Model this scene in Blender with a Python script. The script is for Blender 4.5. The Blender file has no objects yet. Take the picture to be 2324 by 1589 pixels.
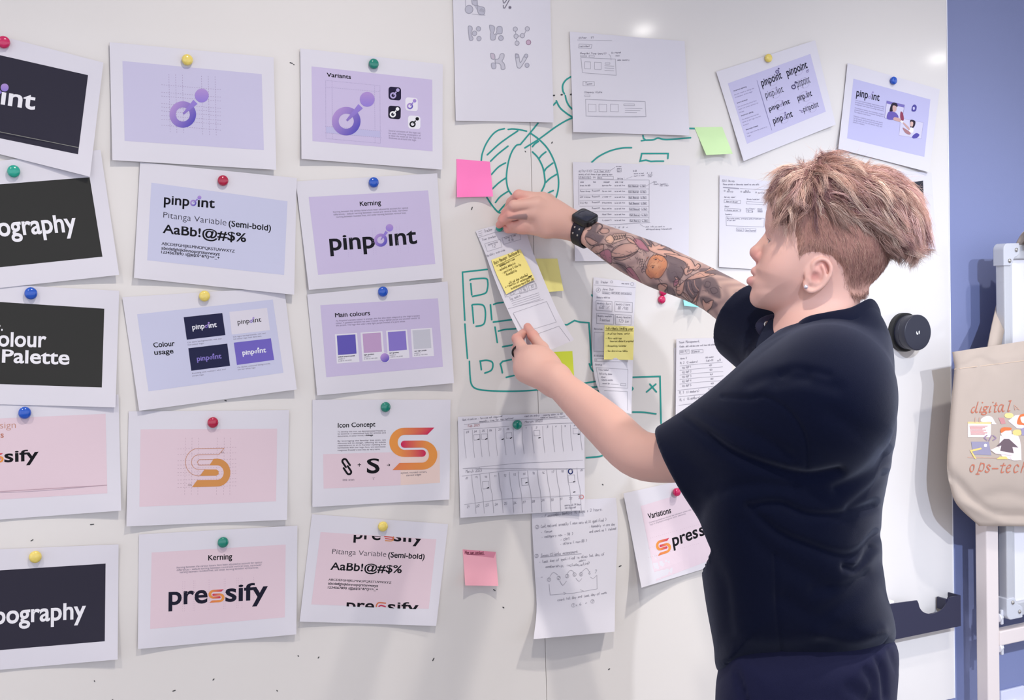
import bpy, bmesh, math, random
import numpy as np
from mathutils import Vector, Matrix
random.seed(7); RNG = np.random.default_rng(7)
SC = bpy.context.scene
COL = SC.collection
PI = math.pi
# ------------------------------------------------------------------ camera
W, H, FPX = 2324.0, 1589.0, 2800.0
YAW, PIT, ROL = 0.467925, -0.051091, -0.030013
CAM = np.array([0.0, -2.3073, 1.55])
_f = np.array([math.sin(YAW)*math.cos(PIT), math.cos(YAW)*math.cos(PIT), math.sin(PIT)])
_r0 = np.array([math.cos(YAW), -math.sin(YAW), 0.0]); _u0 = np.cross(_r0, _f)
CR = math.cos(ROL)*_r0 + math.sin(ROL)*_u0
CU = -math.sin(ROL)*_r0 + math.cos(ROL)*_u0
CF = _f
cd = bpy.data.cameras.new('camera'); cam = bpy.data.objects.new('camera', cd); COL.objects.link(cam)
cd.sensor_width = 36.0; cd.sensor_fit = 'HORIZONTAL'; cd.lens = FPX/W*36.0
cd.clip_start = 0.05; cd.clip_end = 50
m = Matrix(((CR[0], CU[0], -CF[0], CAM[0]), (CR[1], CU[1], -CF[1], CAM[1]), (CR[2], CU[2], -CF[2], CAM[2]), (0, 0, 0, 1)))
cam.matrix_world = m
SC.camera = cam
SC.view_settings.view_transform = 'Standard'; SC.view_settings.look = 'None'
SC.view_settings.gamma = 1.0; SC.view_settings.use_curve_mapping = False
SC.view_settings.exposure = 0.22
# ------------------------------------------------------------------ light
wd = bpy.data.worlds.new('room_light'); SC.world = wd; wd.use_nodes = True
bg = wd.node_tree.nodes['Background']; bg.inputs[0].default_value = (0.90, 0.94, 1.08, 1); bg.inputs[1].default_value = 1.08
CEIL = 3.3
# ceiling spotlights and, last, an added cool fill: x, distance from the board, power, colour, lamp radius, aimed at (x, distance from the board, height), cone
LAMPS = [(2.25, 1.10, 150, (1.0, 0.94, 0.86), .045, (1.70, .66, 1.20), 48), (0.75, 1.50, 84, (1.0, 0.94, 0.84), .045, (.75, 0, .30), 84), (-0.70, 1.50, 88, (1.0, 0.93, 0.83), .045, (-.7, 0, .30), 78),
         (2.45, 1.50, 62, (1.0, 0.95, 0.88), .045, (2.35, 0, .30), 72), (1.90, 4.20, 270, (0.92, 0.95, 1.0), .05, (2.30, 0, 1.0), 34), (0.50, 4.20, 420, (0.66, 0.77, 1.0), .05, (2.36, 0, 1.0), 26)]  # last entry: unseen cool lamp added to fill the tote's shadow with bluish light
FAR_LAMPS = [((1460, 65), 40), ((2130, 130), 40)]

def dirs(px):
    px = np.atleast_2d(np.asarray(px, float))
    return CF + np.outer((px[:, 0]-W/2)/FPX, CR) + np.outer((H/2-px[:, 1])/FPX, CU)
def at(px, o=0.0):
    """points of the photograph put on the plane o metres in front of the board (board face is y = 0)"""
    d = dirs(px); t = (-np.asarray(o, float) - CAM[1])/d[:, 1]
    return CAM + d*t[:, None]
def cam_at(px, D):
    d = dirs(px); return CAM + d*np.broadcast_to(np.asarray(D, float), (len(d),))[:, None]
def depth_of(P):
    return (np.atleast_2d(P)-CAM) @ CF
def proj(P):
    q = np.atleast_2d(P)-CAM; z = q @ CF
    return np.stack([W/2+FPX*(q @ CR)/z, H/2-FPX*(q @ CU)/z], -1)
def zf(x0, y0, s):
    return lambda p: np.atleast_2d(np.asarray(p, float))*s+np.array([x0, y0])
zI = zf(0, 0, 1.0)
# ------------------------------------------------------------------ materials
def s2l(c):
    c = np.asarray(c, float)/255.0
    return tuple(np.where(c <= .04045, c/12.92, ((c+.055)/1.055)**2.4))
MATS = {}
def mat(name, rgb=None, rough=.6, metal=0.0, spec=.5, lin=None, noise=0.0, nscale=30.0, bump=0.0, bscale=400.0, attr=None, coat=0.0, sheen=0.0, emit=None, sss=0.0, trans=0.0):
    if name in MATS: return MATS[name]
    M = bpy.data.materials.new(name); M.use_nodes = True; nt = M.node_tree; N = nt.nodes; L = nt.links
    b = N['Principled BSDF']
    c = lin if lin is not None else (s2l(rgb) if rgb is not None else (.8, .8, .8))
    b.inputs['Base Color'].default_value = (*c, 1); b.inputs['Roughness'].default_value = rough
    b.inputs['Metallic'].default_value = metal; b.inputs['Specular IOR Level'].default_value = spec
    if coat: b.inputs['Coat Weight'].default_value = coat; b.inputs['Coat Roughness'].default_value = .05
    if sheen: b.inputs['Sheen Weight'].default_value = sheen; b.inputs['Sheen Roughness'].default_value = .45; b.inputs['Sheen Tint'].default_value = (.62, .66, .82, 1)
    if sss:
        b.inputs['Subsurface Weight'].default_value = sss; b.inputs['Subsurface Radius'].default_value = (.012, .005, .003); b.inputs['Subsurface Scale'].default_value = .5
    if trans: b.inputs['Transmission Weight'].default_value = trans
    if emit: b.inputs['Emission Color'].default_value = (*emit[0], 1); b.inputs['Emission Strength'].default_value = emit[1]
    src = None
    if attr:
        a = N.new('ShaderNodeAttribute'); a.attribute_name = attr; src = a.outputs['Color']
    if noise:
        tc = N.new('ShaderNodeTexCoord'); n = N.new('ShaderNodeTexNoise'); n.inputs['Scale'].default_value = nscale; n.inputs['Detail'].default_value = 5
        L.new(tc.outputs['Object'], n.inputs['Vector'])
        mx = N.new('ShaderNodeMixRGB'); mx.blend_type = 'MULTIPLY'; mx.inputs[0].default_value = 1
        rp = N.new('ShaderNodeValToRGB'); rp.color_ramp.elements[0].position = .3; rp.color_ramp.elements[1].position = .7
        rp.color_ramp.elements[0].color = (1-noise, 1-noise, 1-noise, 1); rp.color_ramp.elements[1].color = (1, 1, 1, 1)
        L.new(n.outputs['Fac'], rp.inputs['Fac']); L.new(rp.outputs[0], mx.inputs[2])
        if src: L.new(src, mx.inputs[1])
        else: mx.inputs[1].default_value = (*c, 1)
        src = mx.outputs[0]
    if src: L.new(src, b.inputs['Base Color'])
    if bump:
        tc = N.new('ShaderNodeTexCoord'); n = N.new('ShaderNodeTexNoise'); n.inputs['Scale'].default_value = bscale; n.inputs['Detail'].default_value = 3
        bp = N.new('ShaderNodeBump'); bp.inputs['Strength'].default_value = bump; bp.inputs['Distance'].default_value = .002
        L.new(tc.outputs['Object'], n.inputs['Vector']); L.new(n.outputs['Fac'], bp.inputs['Height']); L.new(bp.outputs['Normal'], b.inputs['Normal'])
    MATS[name] = M
    return M
def ink(rgb):
    return mat('ink_%02x%02x%02x' % tuple(rgb), lin=tuple(c*.88 for c in s2l(rgb)), rough=.75, spec=.15)
# ------------------------------------------------------------------ objects
def tag(o, label=None, cat=None, group=None, kind=None):
    if label: o['label'] = label
    if cat: o['category'] = cat
    if group: o['group'] = group
    if kind: o['kind'] = kind
    return o
def mesh_obj(name, V, F, m=None, parent=None, smooth=False, loc=None, col=None):
    """one mesh object; V in world coordinates. Parents stay unrotated and unscaled, so children only subtract the location."""
    V = np.asarray(V, float).reshape(-1, 3)
    base = np.array(loc if loc is not None else ((0, 0, 0) if parent is None else world_loc(parent)), float)
    me = bpy.data.meshes.new(name); me.from_pydata((V-base).tolist(), [], [tuple(int(i) for i in f) for f in F]); me.update()
    if smooth: me.polygons.foreach_set('use_smooth', [True]*len(me.polygons))
    if col is not None:
        a = me.color_attributes.new('Col', 'FLOAT_COLOR', 'POINT')
        c = np.ones((len(V), 4)); c[:, :3] = col; a.data.foreach_set('color', c.ravel())
    if m is not None: me.materials.append(m)
    o = bpy.data.objects.new(name, me); COL.objects.link(o)
    if parent is not None:
        o.parent = parent; o.location = Vector(base - world_loc(parent))
    else: o.location = Vector(base)
    return o
def world_loc(o):
    p = np.array(o.location, float)
    while o.parent is not None:
        o = o.parent; p = p + np.array(o.location, float)
    return p
def empty(name, loc, label, cat, group=None):
    o = bpy.data.objects.new(name, None); COL.objects.link(o); o.location = Vector(loc); o.empty_display_size = .05
    return tag(o, label, cat, group)
class MB:
    """collects shapes into one mesh"""
    def __init__(s): s.V = []; s.F = []; s.n = 0
    def add(s, V, F):
        V = np.asarray(V, float).reshape(-1, 3); s.V.append(V); s.F += [tuple(i+s.n for i in f) for f in F]; s.n += len(V); return s
    def box(s, a, b):
        x0, y0, z0 = a; x1, y1, z1 = b
        V = [(x, y, z) for x in (x0, x1) for y in (y0, y1) for z in (z0, z1)]
        return s.add(V, [(0, 1, 3, 2), (4, 6, 7, 5), (0, 4, 5, 1), (2, 3, 7, 6), (0, 2, 6, 4), (1, 5, 7, 3)])
    def tube(s, P, r, n=10, cap=True):
        P = np.asarray(P, float); r = np.broadcast_to(np.asarray(r, float), (len(P),))
        T = np.gradient(P, axis=0); T /= np.linalg.norm(T, axis=1)[:, None]+1e-12
        ref = np.array([0, 0, 1.0]) if abs(T[0][2]) < .9 else np.array([1.0, 0, 0])
        V = []; u = np.cross(T[0], ref); u /= np.linalg.norm(u)
        for i in range(len(P)):
            u = u-T[i]*(u @ T[i]); u /= np.linalg.norm(u); v = np.cross(T[i], u)
            for k in range(n):
                a = 2*PI*k/n; V.append(P[i]+r[i]*(math.cos(a)*u+math.sin(a)*v))
        F = [(i*n+k, i*n+(k+1) % n, (i+1)*n+(k+1) % n, (i+1)*n+k) for i in range(len(P)-1) for k in range(n)]
        if cap: F += [tuple(range(n-1, -1, -1)), tuple((len(P)-1)*n+k for k in range(n))]
        return s.add(V, F)
    def lathe(s, prof, o, axis, n=28):
        """prof: (radius, distance along axis)"""
        axis = np.asarray(axis, float); axis /= np.linalg.norm(axis); ref = np.array([0, 0, 1.0]) if abs(axis[2]) < .9 else np.array([1.0, 0, 0])
        u = np.cross(axis, ref); u /= np.linalg.norm(u); v = np.cross(axis, u); V = []
        for r, h in prof:
            for k in range(n):
                a = 2*PI*k/n; V.append(np.asarray(o)+axis*h+r*(math.cos(a)*u+math.sin(a)*v))
        F = [(i*n+k, i*n+(k+1) % n, (i+1)*n+(k+1) % n, (i+1)*n+k) for i in range(len(prof)-1) for k in range(n)]
        F += [tuple(range(n-1, -1, -1)), tuple((len(prof)-1)*n+k for k in range(n))]
        return s.add(V, F)
    def build(s, name, m, parent=None, smooth=False, loc=None, col=None):
        return mesh_obj(name, np.concatenate(s.V), s.F, m, parent, smooth, loc, col)
def smooth_by_angle(o, ang=35):
    me = o.data; me.polygons.foreach_set('use_smooth', [True]*len(me.polygons)); me.update()
    try: me.set_sharp_from_angle(angle=math.radians(ang))
    except Exception: pass
def bevel(o, w, seg=2):
    b = o.modifiers.new('bevel', 'BEVEL'); b.width = w; b.segments = seg; b.limit_method = 'ANGLE'; b.harden_normals = False
# ------------------------------------------------------------------ flat marks in photo pixels
def spline(P, k=6, closed=False):
    P = np.asarray(P, float); n = len(P)
    if n < 3 and not closed: return P
    if closed: Q = np.concatenate([P[-1:], P, P[:2]]); m_ = n
    else: Q = np.concatenate([2*P[:1]-P[1:2], P, 2*P[-1:]-P[-2:-1]]); m_ = n-1
    out = []
    for i in range(m_):
        a, b, c, d = Q[i:i+4]
        for t in np.arange(k)/k:
            out.append(.5*((2*b)+(-a+c)*t+(2*a-5*b+4*c-d)*t*t+(-a+3*b-3*c+d)*t**3))
    out.append(Q[-2] if not closed else P[0])
    return np.array(out)
def ribbon(P, w, cap=True):
    """stroke outline of a polyline, pixels -> verts, faces"""
    P = np.asarray(P, float)
    keep = [0]+[i for i in range(1, len(P)) if np.linalg.norm(P[i]-P[i-1]) > 1e-6]; P = P[keep]
    w = np.broadcast_to(np.asarray(w, float), (len(P),))
    if len(P) == 1: return disc(P[0], w[0]*.6, 8)
    d = np.diff(P, axis=0); d /= np.linalg.norm(d, axis=1)[:, None]
    t = np.zeros_like(P); t[0] = d[0]; t[-1] = d[-1]; t[1:-1] = d[1:]+d[:-1]
    nn = np.linalg.norm(t, axis=1)[:, None]; t = np.where(nn > .35, t/np.maximum(nn, 1e-9), np.roll(d, 0, 0)[np.minimum(np.arange(len(P)), len(d)-1)])
    nrm = np.stack([-t[:, 1], t[:, 0]], 1); sc = np.ones(len(P))
    c = np.clip(np.sum(t[1:-1]*d[:-1], 1), .5, 1); sc[1:-1] = 1/c
    A = P+nrm*(w*.5*sc)[:, None]; B = P-nrm*(w*.5*sc)[:, None]; n = len(P)
    V = np.concatenate([A, B]); F = [(i, i+1, n+i+1, n+i) for i in range(n-1)]
    if cap and n > 1:
        e0 = P[0]-t[0]*w[0]*.4; e1 = P[-1]+t[-1]*w[-1]*.4; k = len(V); V = np.concatenate([V, [e0, e1]]); F += [(0, n, k), (n-1, k+1, 2*n-1)]
    return V, F
def disc(c, r, n=24, squash=1.0, ang=0.0, ry=None):
    a = np.linspace(0, 2*PI, n, endpoint=False); p = np.stack([np.cos(a)*r, np.sin(a)*(r*squash if ry is None else ry)], 1)
    ca, sa = math.cos(ang), math.sin(ang); p = p @ np.array([[ca, sa], [-sa, ca]])
    return np.asarray(c, float)+p, [tuple(range(n))]
def ring(c, ro, ri, n=48, squash=1.0):
    a = np.linspace(0, 2*PI, n, endpoint=False); e = np.stack([np.cos(a), np.sin(a)*squash], 1)
    V = np.concatenate([np.asarray(c)+e*ro, np.asarray(c)+e*ri])
    return V, [(i, (i+1) % n, n+(i+1) % n, n+i) for i in range(n)]
def bil(q, u, v):
    q = np.asarray(q, float); u = np.asarray(u)[..., None]; v = np.asarray(v)[..., None]
    return q[0]*(1-u)*(1-v)+q[1]*u*(1-v)+q[2]*u*v+q[3]*(1-u)*v
def patch(q, nu=12, nv=8):
    u, v = np.meshgrid(np.linspace(0, 1, nu+1), np.linspace(0, 1, nv+1)); V = bil(q, u.ravel(), v.ravel())
    return V, [(j*(nu+1)+i, j*(nu+1)+i+1, (j+1)*(nu+1)+i+1, (j+1)*(nu+1)+i) for j in range(nv) for i in range(nu)]
def rounded(q, r=.22, n=5):
    """quad with rounded corners, r as part of the side"""
    uv = []
    for cx, cy, a0 in ((1-r, r, -PI/2), (1-r, 1-r, 0), (r, 1-r, PI/2), (r, r, PI)):
        for k in range(n+1):
            a = a0+PI/2*k/n; uv.append((cx+r*math.cos(a), cy+r*math.sin(a)))
    uv = np.array(uv); return bil(q, uv[:, 0], uv[:, 1]), [tuple(range(len(uv)))]
def layer_of(n, F):
    """every separate stroke gets its own minute height, so that crossing strokes never share a plane"""
    p = list(range(n))
    def find(a):
        while p[a] != a: p[a] = p[p[a]]; a = p[a]
        return a
    for f in F:
        r = find(f[0])
        for k in f[1:]: p[find(k)] = r
    return np.array([find(i) for i in range(n)]) * 7919 % 60 * 1.6e-6
_fc = {}
def font_mesh(txt, bold=0.0):
    """letters of the default typeface as flat polygons; y = 1 is the cap height"""
    k = (txt, round(bold, 4))
    if k in _fc: return _fc[k]
    cu = bpy.data.curves.new('lettering_source', 'FONT'); cu.body = txt; cu.size = 1; cu.offset = bold; cu.resolution_u = 4; cu.fill_mode = 'BOTH'
    ob = bpy.data.objects.new('lettering_source', cu); COL.objects.link(ob)
    dg = bpy.context.evaluated_depsgraph_get(); me = ob.evaluated_get(dg).to_mesh()
    V = np.array([v.co[:2] for v in me.vertices]).reshape(-1, 2); F = [tuple(p.vertices) for p in me.polygons]
    ob.evaluated_get(dg).to_mesh_clear(); bpy.data.objects.remove(ob); bpy.data.curves.remove(cu)
    _fc[k] = (V, F); return _fc[k]
def _cap():
    V, _ = font_mesh('H'); return V[:, 1].max()
CAPH = _cap()
XH = font_mesh('x')[0][:, 1].max()
def tall_x(y):  # raise the x-height, as in the wide grotesque of the prints
    k = .76*CAPH/XH; a = XH; b = CAPH*1.04
    return np.where(y <= a, y*k, np.where(y <= b, a*k+(y-a)*(b-a*k)/(b-a), y))
def text_px(txt, p0, p1, h, up=None, bold=0.0, slant=0.0):
    """letters whose ink runs from p0 to p1 along the baseline, cap height h pixels"""
    V, F = font_mesh(txt, bold); p0 = np.asarray(p0, float); p1 = np.asarray(p1, float)
    x0, x1 = V[:, 0].min(), V[:, 0].max(); ax = (p1-p0)/(x1-x0)
    if up is None: up = np.array([ax[1], -ax[0]])
    up = np.asarray(up, float); up = up/np.linalg.norm(up)*h/CAPH
    return p0+np.outer(V[:, 0]-x0+slant*V[:, 1], ax)+np.outer(tall_x(V[:, 1]), up), F
# one-stroke hand lettering: pairs of grid coordinates, baseline at 2, x-height 5, capitals 8
_G = {'a': '351504031222343542', 'b': '08021232434435 1504', 'c': '4515040312 42', 'd': '35150403123234 3832', 'e': '04443515040312 42', 'f': '48382722|0535', 'g': '351504031232353120 00',
 'h': '0802|0415354442', 'i': '2522|2727', 'j': '35312000|3737', 'k': '0802|450342', 'l': '18132232', 'm': '0502|04152522|24354542', 'n': '0502|0415354442', 'o': '150403123243443515', 'p': '0500|053544433202',
 'q': '35150403123235 3040', 'r': '0502|041535', 's': '451504433202', 't': '18132242|0535', 'u': '05031222353242', 'v': '052245', 'w': '0512243245', 'x': '0542|4502', 'y': '0522|4510', 'z': '05450242',
 '0': '180604123244463818', '1': '072822', '2': '071838460242', '3': '084825443202', '4': '380444|3832', '5': '48080535433202', '6': '3805031232433404', '7': '084812', '8': '2507183847250312324325', '9': '451506183846 42',
 'A': '022842|1434', 'B': '020838463505354332 02', 'C': '472806042243', 'D': '0208284644 2202', 'E': '48080242|0535', 'F': '480802|0535', 'G': '471805032242 4525', 'H': '0802|4842|0545', 'I': '2822', 'J': '38331203', 'K': '0802|480542', 'L': '080242',
 'M': '0208254842', 'N': '02084248', 'O': '180604123244463818', 'P': '020838463505', 'Q': '180604123244463818|2442', 'R': '02083846350542', 'S': '4728171634331203', 'T': '0848|2822', 'U': '080312324348', 'V': '082248', 'W': '0812253248',
 'X': '0842|4802', 'Y': '082548|2522', 'Z': '08480242', '(': '38161432', ')': '18363412', '-': '1434', '.': '2222', ',': '2211', ':': '2525|2222', '/': '0248', '&': '42172837042242', '+': '0444|2622', '=': '0345|0545', '*': '1737|2826', '?': '07183826 24|2222', '_': '0242', '<': '460442', '>': '064402', '%': '0248|0707|4343'}
def hand_px(txt, p0, p1, h, w=1.0, jit=.18, seed=0):
    rg = np.random.default_rng(seed+len(txt)*13+int(abs(p0[0])*7)); p0 = np.asarray(p0, float); p1 = np.asarray(p1, float)
    ax = p1-p0; L = np.linalg.norm(ax); ax = ax/L; up = np.array([ax[1], -ax[0]]); VV = []; FF = []; n = 0
    adv = L/max(len(txt), 1); sx = adv/5.3; sy = h/6.0
    for i, ch in enumerate(txt):
        g = _G.get(ch)
        if not g: continue
        o = p0+ax*adv*i+up*rg.normal(0, .04*h); k = 1+rg.normal(0, .08)
        for st in g.replace(' ', '').split('|'):
            q = np.array([(int(st[j]), int(st[j+1])-2) for j in range(0, len(st), 2)], float)+rg.normal(0, jit, (len(st)//2, 2))
            P = o+np.outer((q[:, 0]+.18*q[:, 1])*sx*k, ax)+np.outer(q[:, 1]*sy*k, up)
            V, F = ribbon(spline(P, 3), w); VV.append(V); FF += [tuple(a+n for a in f) for f in F]; n += len(V)
    if not VV: return np.zeros((0, 2)), []
    return np.concatenate(VV), FF
def dashes(p0, p1, w, n, duty=.5):
    p0 = np.asarray(p0, float); p1 = np.asarray(p1, float); VV = []; FF = []; k = 0
    for i in range(n):
        V, F = ribbon([p0+(p1-p0)*i/n, p0+(p1-p0)*(i+duty)/n], w, cap=False); VV.append(V); FF += [tuple(a+k for a in f) for f in F]; k += len(V)
    return np.concatenate(VV), FF
def ibil(q, P, it=8):
    q = np.asarray(q, float); P = np.asarray(P, float); a = q[0]; b = q[1]-q[0]; c = q[3]-q[0]; d = q[0]-q[1]+q[2]-q[3]
    uv = (P-a) @ np.linalg.inv(np.stack([b, c]))
    for _ in range(it):
        u, v = uv[:, 0:1], uv[:, 1:2]; r = a+u*b+v*c+u*v*d-P; Ju = b+v*d; Jv = c+u*d
        det = Ju[:, 0]*Jv[:, 1]-Ju[:, 1]*Jv[:, 0]
        uv = uv-np.stack([(r[:, 0]*Jv[:, 1]-r[:, 1]*Jv[:, 0])/det, (Ju[:, 0]*r[:, 1]-Ju[:, 1]*r[:, 0])/det], 1)
    return uv
PAPER = mat('paper', lin=(.685, .662, .725), rough=.85, spec=.2)
class Sheet:
    """a sheet of paper on the board: corner pixels tl, tr, br, bl; off = metres from the board; lift = how far the four corners stand off"""
    def __init__(s, name, label, cat, quad, off, lift=(0, 0, 0, 0), group=None, m=None, z=zI, sag=0.0, nu=24, nv=18, ofun=None, rows=None, thick=.0004):
        s.q = np.asarray(z(quad) if z is not zI else quad, float) if quad is not None else None
        s.off = off; s.lift = lift; s.sag = sag; s.ofun = ofun; s.z = z; s.layers = {}; s.rows = None
        if rows is not None:
            R_ = np.asarray(rows, float); n = len(R_)-1; t = np.linspace(0, n, 6*n+1); s.rows = spline(R_, 6)
        u, v = np.meshgrid(np.linspace(0, 1, nu+1), np.linspace(0, 1, nv+1)); u = u.ravel(); v = v.ravel()
        A = s.S(u, v); B = A+np.array([0, thick, 0])
        n1 = len(A); g = lambda i, j: j*(nu+1)+i
        F = [(g(i, j), g(i+1, j), g(i+1, j+1), g(i, j+1))[::-1] for j in range(nv) for i in range(nu)]
        F += [tuple(n1+k for k in f[::-1]) for f in F]
        rim = [g(i, 0) for i in range(nu)]+[g(nu, j) for j in range(nv)]+[g(i, nv) for i in range(nu, 0, -1)]+[g(0, j) for j in range(nv, 0, -1)]
        F += [(rim[k], rim[(k+1) % len(rim)], n1+rim[(k+1) % len(rim)], n1+rim[k]) for k in range(len(rim))]
        s.o = mesh_obj(name, np.concatenate([A, B]), F, m or PAPER, smooth=True, loc=A.mean(0))
        try: s.o.data.set_sharp_from_angle(angle=math.radians(50))
        except Exception: pass
        tag(s.o, label, cat, group)
    def O(s, u, v):
        if s.ofun: return s.ofun(u, v)
        l = s.lift; e = lambda a: np.clip(a, 0, 1)**2.2
        return s.off+l[0]*e(1-1.5*np.hypot(u, v))+l[1]*e(1-1.5*np.hypot(1-u, v))+l[2]*e(1-1.3*np.hypot(1-u, 1-v))+l[3]*e(1-1.3*np.hypot(u, 1-v))+s.sag*np.clip((v-.35)/.65, 0, 1)**2
    def pxuv(s, u, v):
        if s.rows is None: return bil(s.q, u, v)
        t = np.clip(np.asarray(v)*(len(s.rows)-1), 0, len(s.rows)-1.0001); i = t.astype(int); f = (t-i)[:, None]; R_ = s.rows[i]*(1-f)+s.rows[i+1]*f
        return R_[:, 0:2]*(1-u)[:, None]+R_[:, 2:4]*u[:, None]
    def S(s, u, v):
        if s.rows is not None:
            t = np.clip(np.asarray(v)*(len(s.rows)-1), 0, len(s.rows)-1.0001); i = t.astype(int); f = (t-i)[:, None]; R_ = s.rows[i]*(1-f)+s.rows[i+1]*f
            return at(s.pxuv(u, v), R_[:, 4]*(1-u)+R_[:, 5]*u+(R_[:, 6]*np.sin(PI*u) if R_.shape[1] > 6 else 0))
        return at(s.pxuv(u, v), s.O(u, v))
    def uv(s, P):
        if s.rows is None: return ibil(s.q, P)
        uv = np.full((len(P), 2), .5); e = 1e-3; cl = lambda a: np.clip(a, 1e-3, 1-2e-3)
        for _ in range(25):
            u, v = cl(uv[:, 0]), cl(uv[:, 1]); r = s.pxuv(u, v)-P; Ju = (s.pxuv(u+e, v)-s.pxuv(u, v))/e; Jv = (s.pxuv(u, v+e)-s.pxuv(u, v))/e
            det = Ju[:, 0]*Jv[:, 1]-Ju[:, 1]*Jv[:, 0]; det = np.where(np.abs(det) < 1, 1, det)
            uv = np.stack([u, v], 1)-.8*np.stack([(r[:, 0]*Jv[:, 1]-r[:, 1]*Jv[:, 0])/det, (Ju[:, 0]*r[:, 1]-Ju[:, 1]*r[:, 0])/det], 1)
        return np.clip(uv, 0, 1)
    def put(s, VF, key, lvl=2, clip=None, col=None):
        """collect marks; key = (part name, ink colour). lvl = stacking above the paper"""
        V, F = VF
        if not len(V): return
        L = s.layers.setdefault((key, lvl), [[], [], 0, []]); L[0].append(np.asarray(V, float)); L[1] += [tuple(i+L[2] for i in f) for f in F]; L[2] += len(V)
        L[3].append(np.zeros((len(V), 3)) if col is None else np.asarray(col, float))
    def map(s, P, eps):
        uv = s.uv(P)
        if s.rows is not None:
            w = s.S(uv[:, 0], uv[:, 1]); o = -w[:, 1]
        else: o = s.O(np.clip(uv[:, 0], 0, 1), np.clip(uv[:, 1], 0, 1))
        return at(P, o+eps)
    def done(s):
        parents = {}
        for ((part, rgb), lvl), (V, F, n, C) in sorted(s.layers.items(), key=lambda t: t[0][1]):
            V = np.concatenate(V); e_ = .00013*lvl+layer_of(len(V), F)*(0 if part in ('printed_panel', 'paragraph', 'lettering') else 1)
            if rgb == 'col': mesh_obj(part, s.map(V, e_), F, mat('printed_colours', rough=.75, spec=.15, attr='Col'), s.o, col=np.concatenate(C))
            else: mesh_obj(part, s.map(V, e_), F, ink(rgb), s.o)
        return s.o
    # -- shorthands in zoom coordinates
    def k(s): return float(np.linalg.norm(s.z([(1, 0)])-s.z([(0, 0)])))
    def panel(s, q, rgb, name='printed_panel', lvl=1): s.put(patch(s.z(q)), (name, tuple(rgb)), lvl)
    def text(s, t, p0, p1, h, rgb=(22, 22, 28), bold=0.0, name='lettering', lvl=2, up=None, slant=0.0):
        if bold > .005: bold = min(bold+.006, .0205)
        if up is None:
            c = s.z([p0])[0]
            if s.rows is None and s.q is not None: up = (s.q[0]-s.q[3]+s.q[1]-s.q[2])
        a, b = s.z([p0, p1])
        if 'M' in t and bold > .005:   # widen by a doubled stroke: thickened outlines of M run into each other
            for q, e in ((-.032, 0), (.032, .15)): w_ = (b-a)/np.linalg.norm(b-a)*q*h*s.k(); s.put(text_px(t, a+w_, b+w_, h*s.k(), up, 0.0, slant), (name, tuple(rgb)), lvl+e)
            return
        s.put(text_px(t, a, b, h*s.k(), up, bold, slant), (name, tuple(rgb)), lvl)
    def para(s, lines, rgb=(120, 115, 135), lvl=2, bold=0.0):
        for (t, p0, p1, h) in lines: s.text(t, p0, p1, h, rgb, bold, 'paragraph', lvl)
    def hand(s, t, p0, p1, h, rgb=(166, 163, 175), w=.9, name='handwriting', lvl=2):
        a, b = s.z([p0, p1]); s.put(hand_px(t, a, b, h*s.k(), w), (name, tuple(rgb)), lvl)
    def line(s, P, w=.9, rgb=(178, 175, 186), name='pencil_lines', sm=False, lvl=2, closed=False):
        P = s.z(P)
        if closed and not sm: P = np.concatenate([P, P[:1]])
        if sm: P = spline(P, 6, closed)
        if s.rows is not None:   # follow the curl of the sheet
            Q_ = [P[:1]]
            for a, b in zip(P[:-1], P[1:]): k_ = max(1, int(np.linalg.norm(b-a)/5)); Q_.append(a+(b-a)*(np.arange(1, k_+1)/k_)[:, None])
            P = np.concatenate(Q_)
        s.put(ribbon(P, w), (name, tuple(rgb)), lvl)
    def box(s, q, w=.9, rgb=(178, 175, 186), name='pencil_lines', lvl=2): s.line(q, w, rgb, name, closed=True, lvl=lvl)
    def rect(s, x0, y0, x1, y1, w=.9, rgb=(178, 175, 186), sk=0.0):
        """hand-drawn box; sk = how much y grows along x"""
        d = sk*(x1-x0); s.box([(x0, y0), (x1, y0+d), (x1+1, y1+d), (x0+1, y1)], w, rgb)
    def dash(s, p0, p1, w=.8, n=24, rgb=(150, 140, 175), name='guide_lines', duty=.5, lvl=1.5):
        a, b = s.z([p0, p1]); s.put(dashes(a, b, w, n, duty), (name, tuple(rgb)), lvl)
def pin_logo(s, c, R, ball, rb, cols=None, flat=None, name='logo', lvl=3, ri=.53):
    """ring with a needle that leads to a ball at its upper right"""
    c = s.z([c])[0]; b = s.z([ball])[0]; k = s.k(); R *= k; rb *= k
    d = (b-c)/np.linalg.norm(b-c); n = np.array([-d[1], d[0]]); L = np.linalg.norm(b-c)
    needle = np.array([c+d*R*.05-n*R*.07, c+d*R*.05+n*R*.07, c+d*(L-rb*1.28)+n*rb*.42, c+d*(L-rb*1.28)-n*rb*.42])
    parts = [ring(c, R, R*ri), (needle, [(0, 1, 2, 3)]), disc(b, rb, 32)]
    for V, F in parts:
        V = np.asarray(V)
        if flat: s.put((V, F), (name, tuple(flat)), lvl)
        else:
            t = np.clip(((V-c) @ np.array([.8, .6]))/R*.5+.5, 0, 1)[:, None]
            t2 = np.clip(((V-b) @ np.array([0, 1.]))/rb*.5+.5, 0, 1)[:, None]
            top = (V-c) @ d > R*1.02
            lo = np.array(s2l((172, 143, 200))); hi = np.array(s2l((88, 80, 176))); mid = np.array(s2l((142, 122, 203)))
            colr = np.where(top[:, None], lo*(1-t2)+mid*t2, lo*(1-t)+hi*t); s.put((V, F), (name, 'col'), lvl, col=colr)
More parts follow.
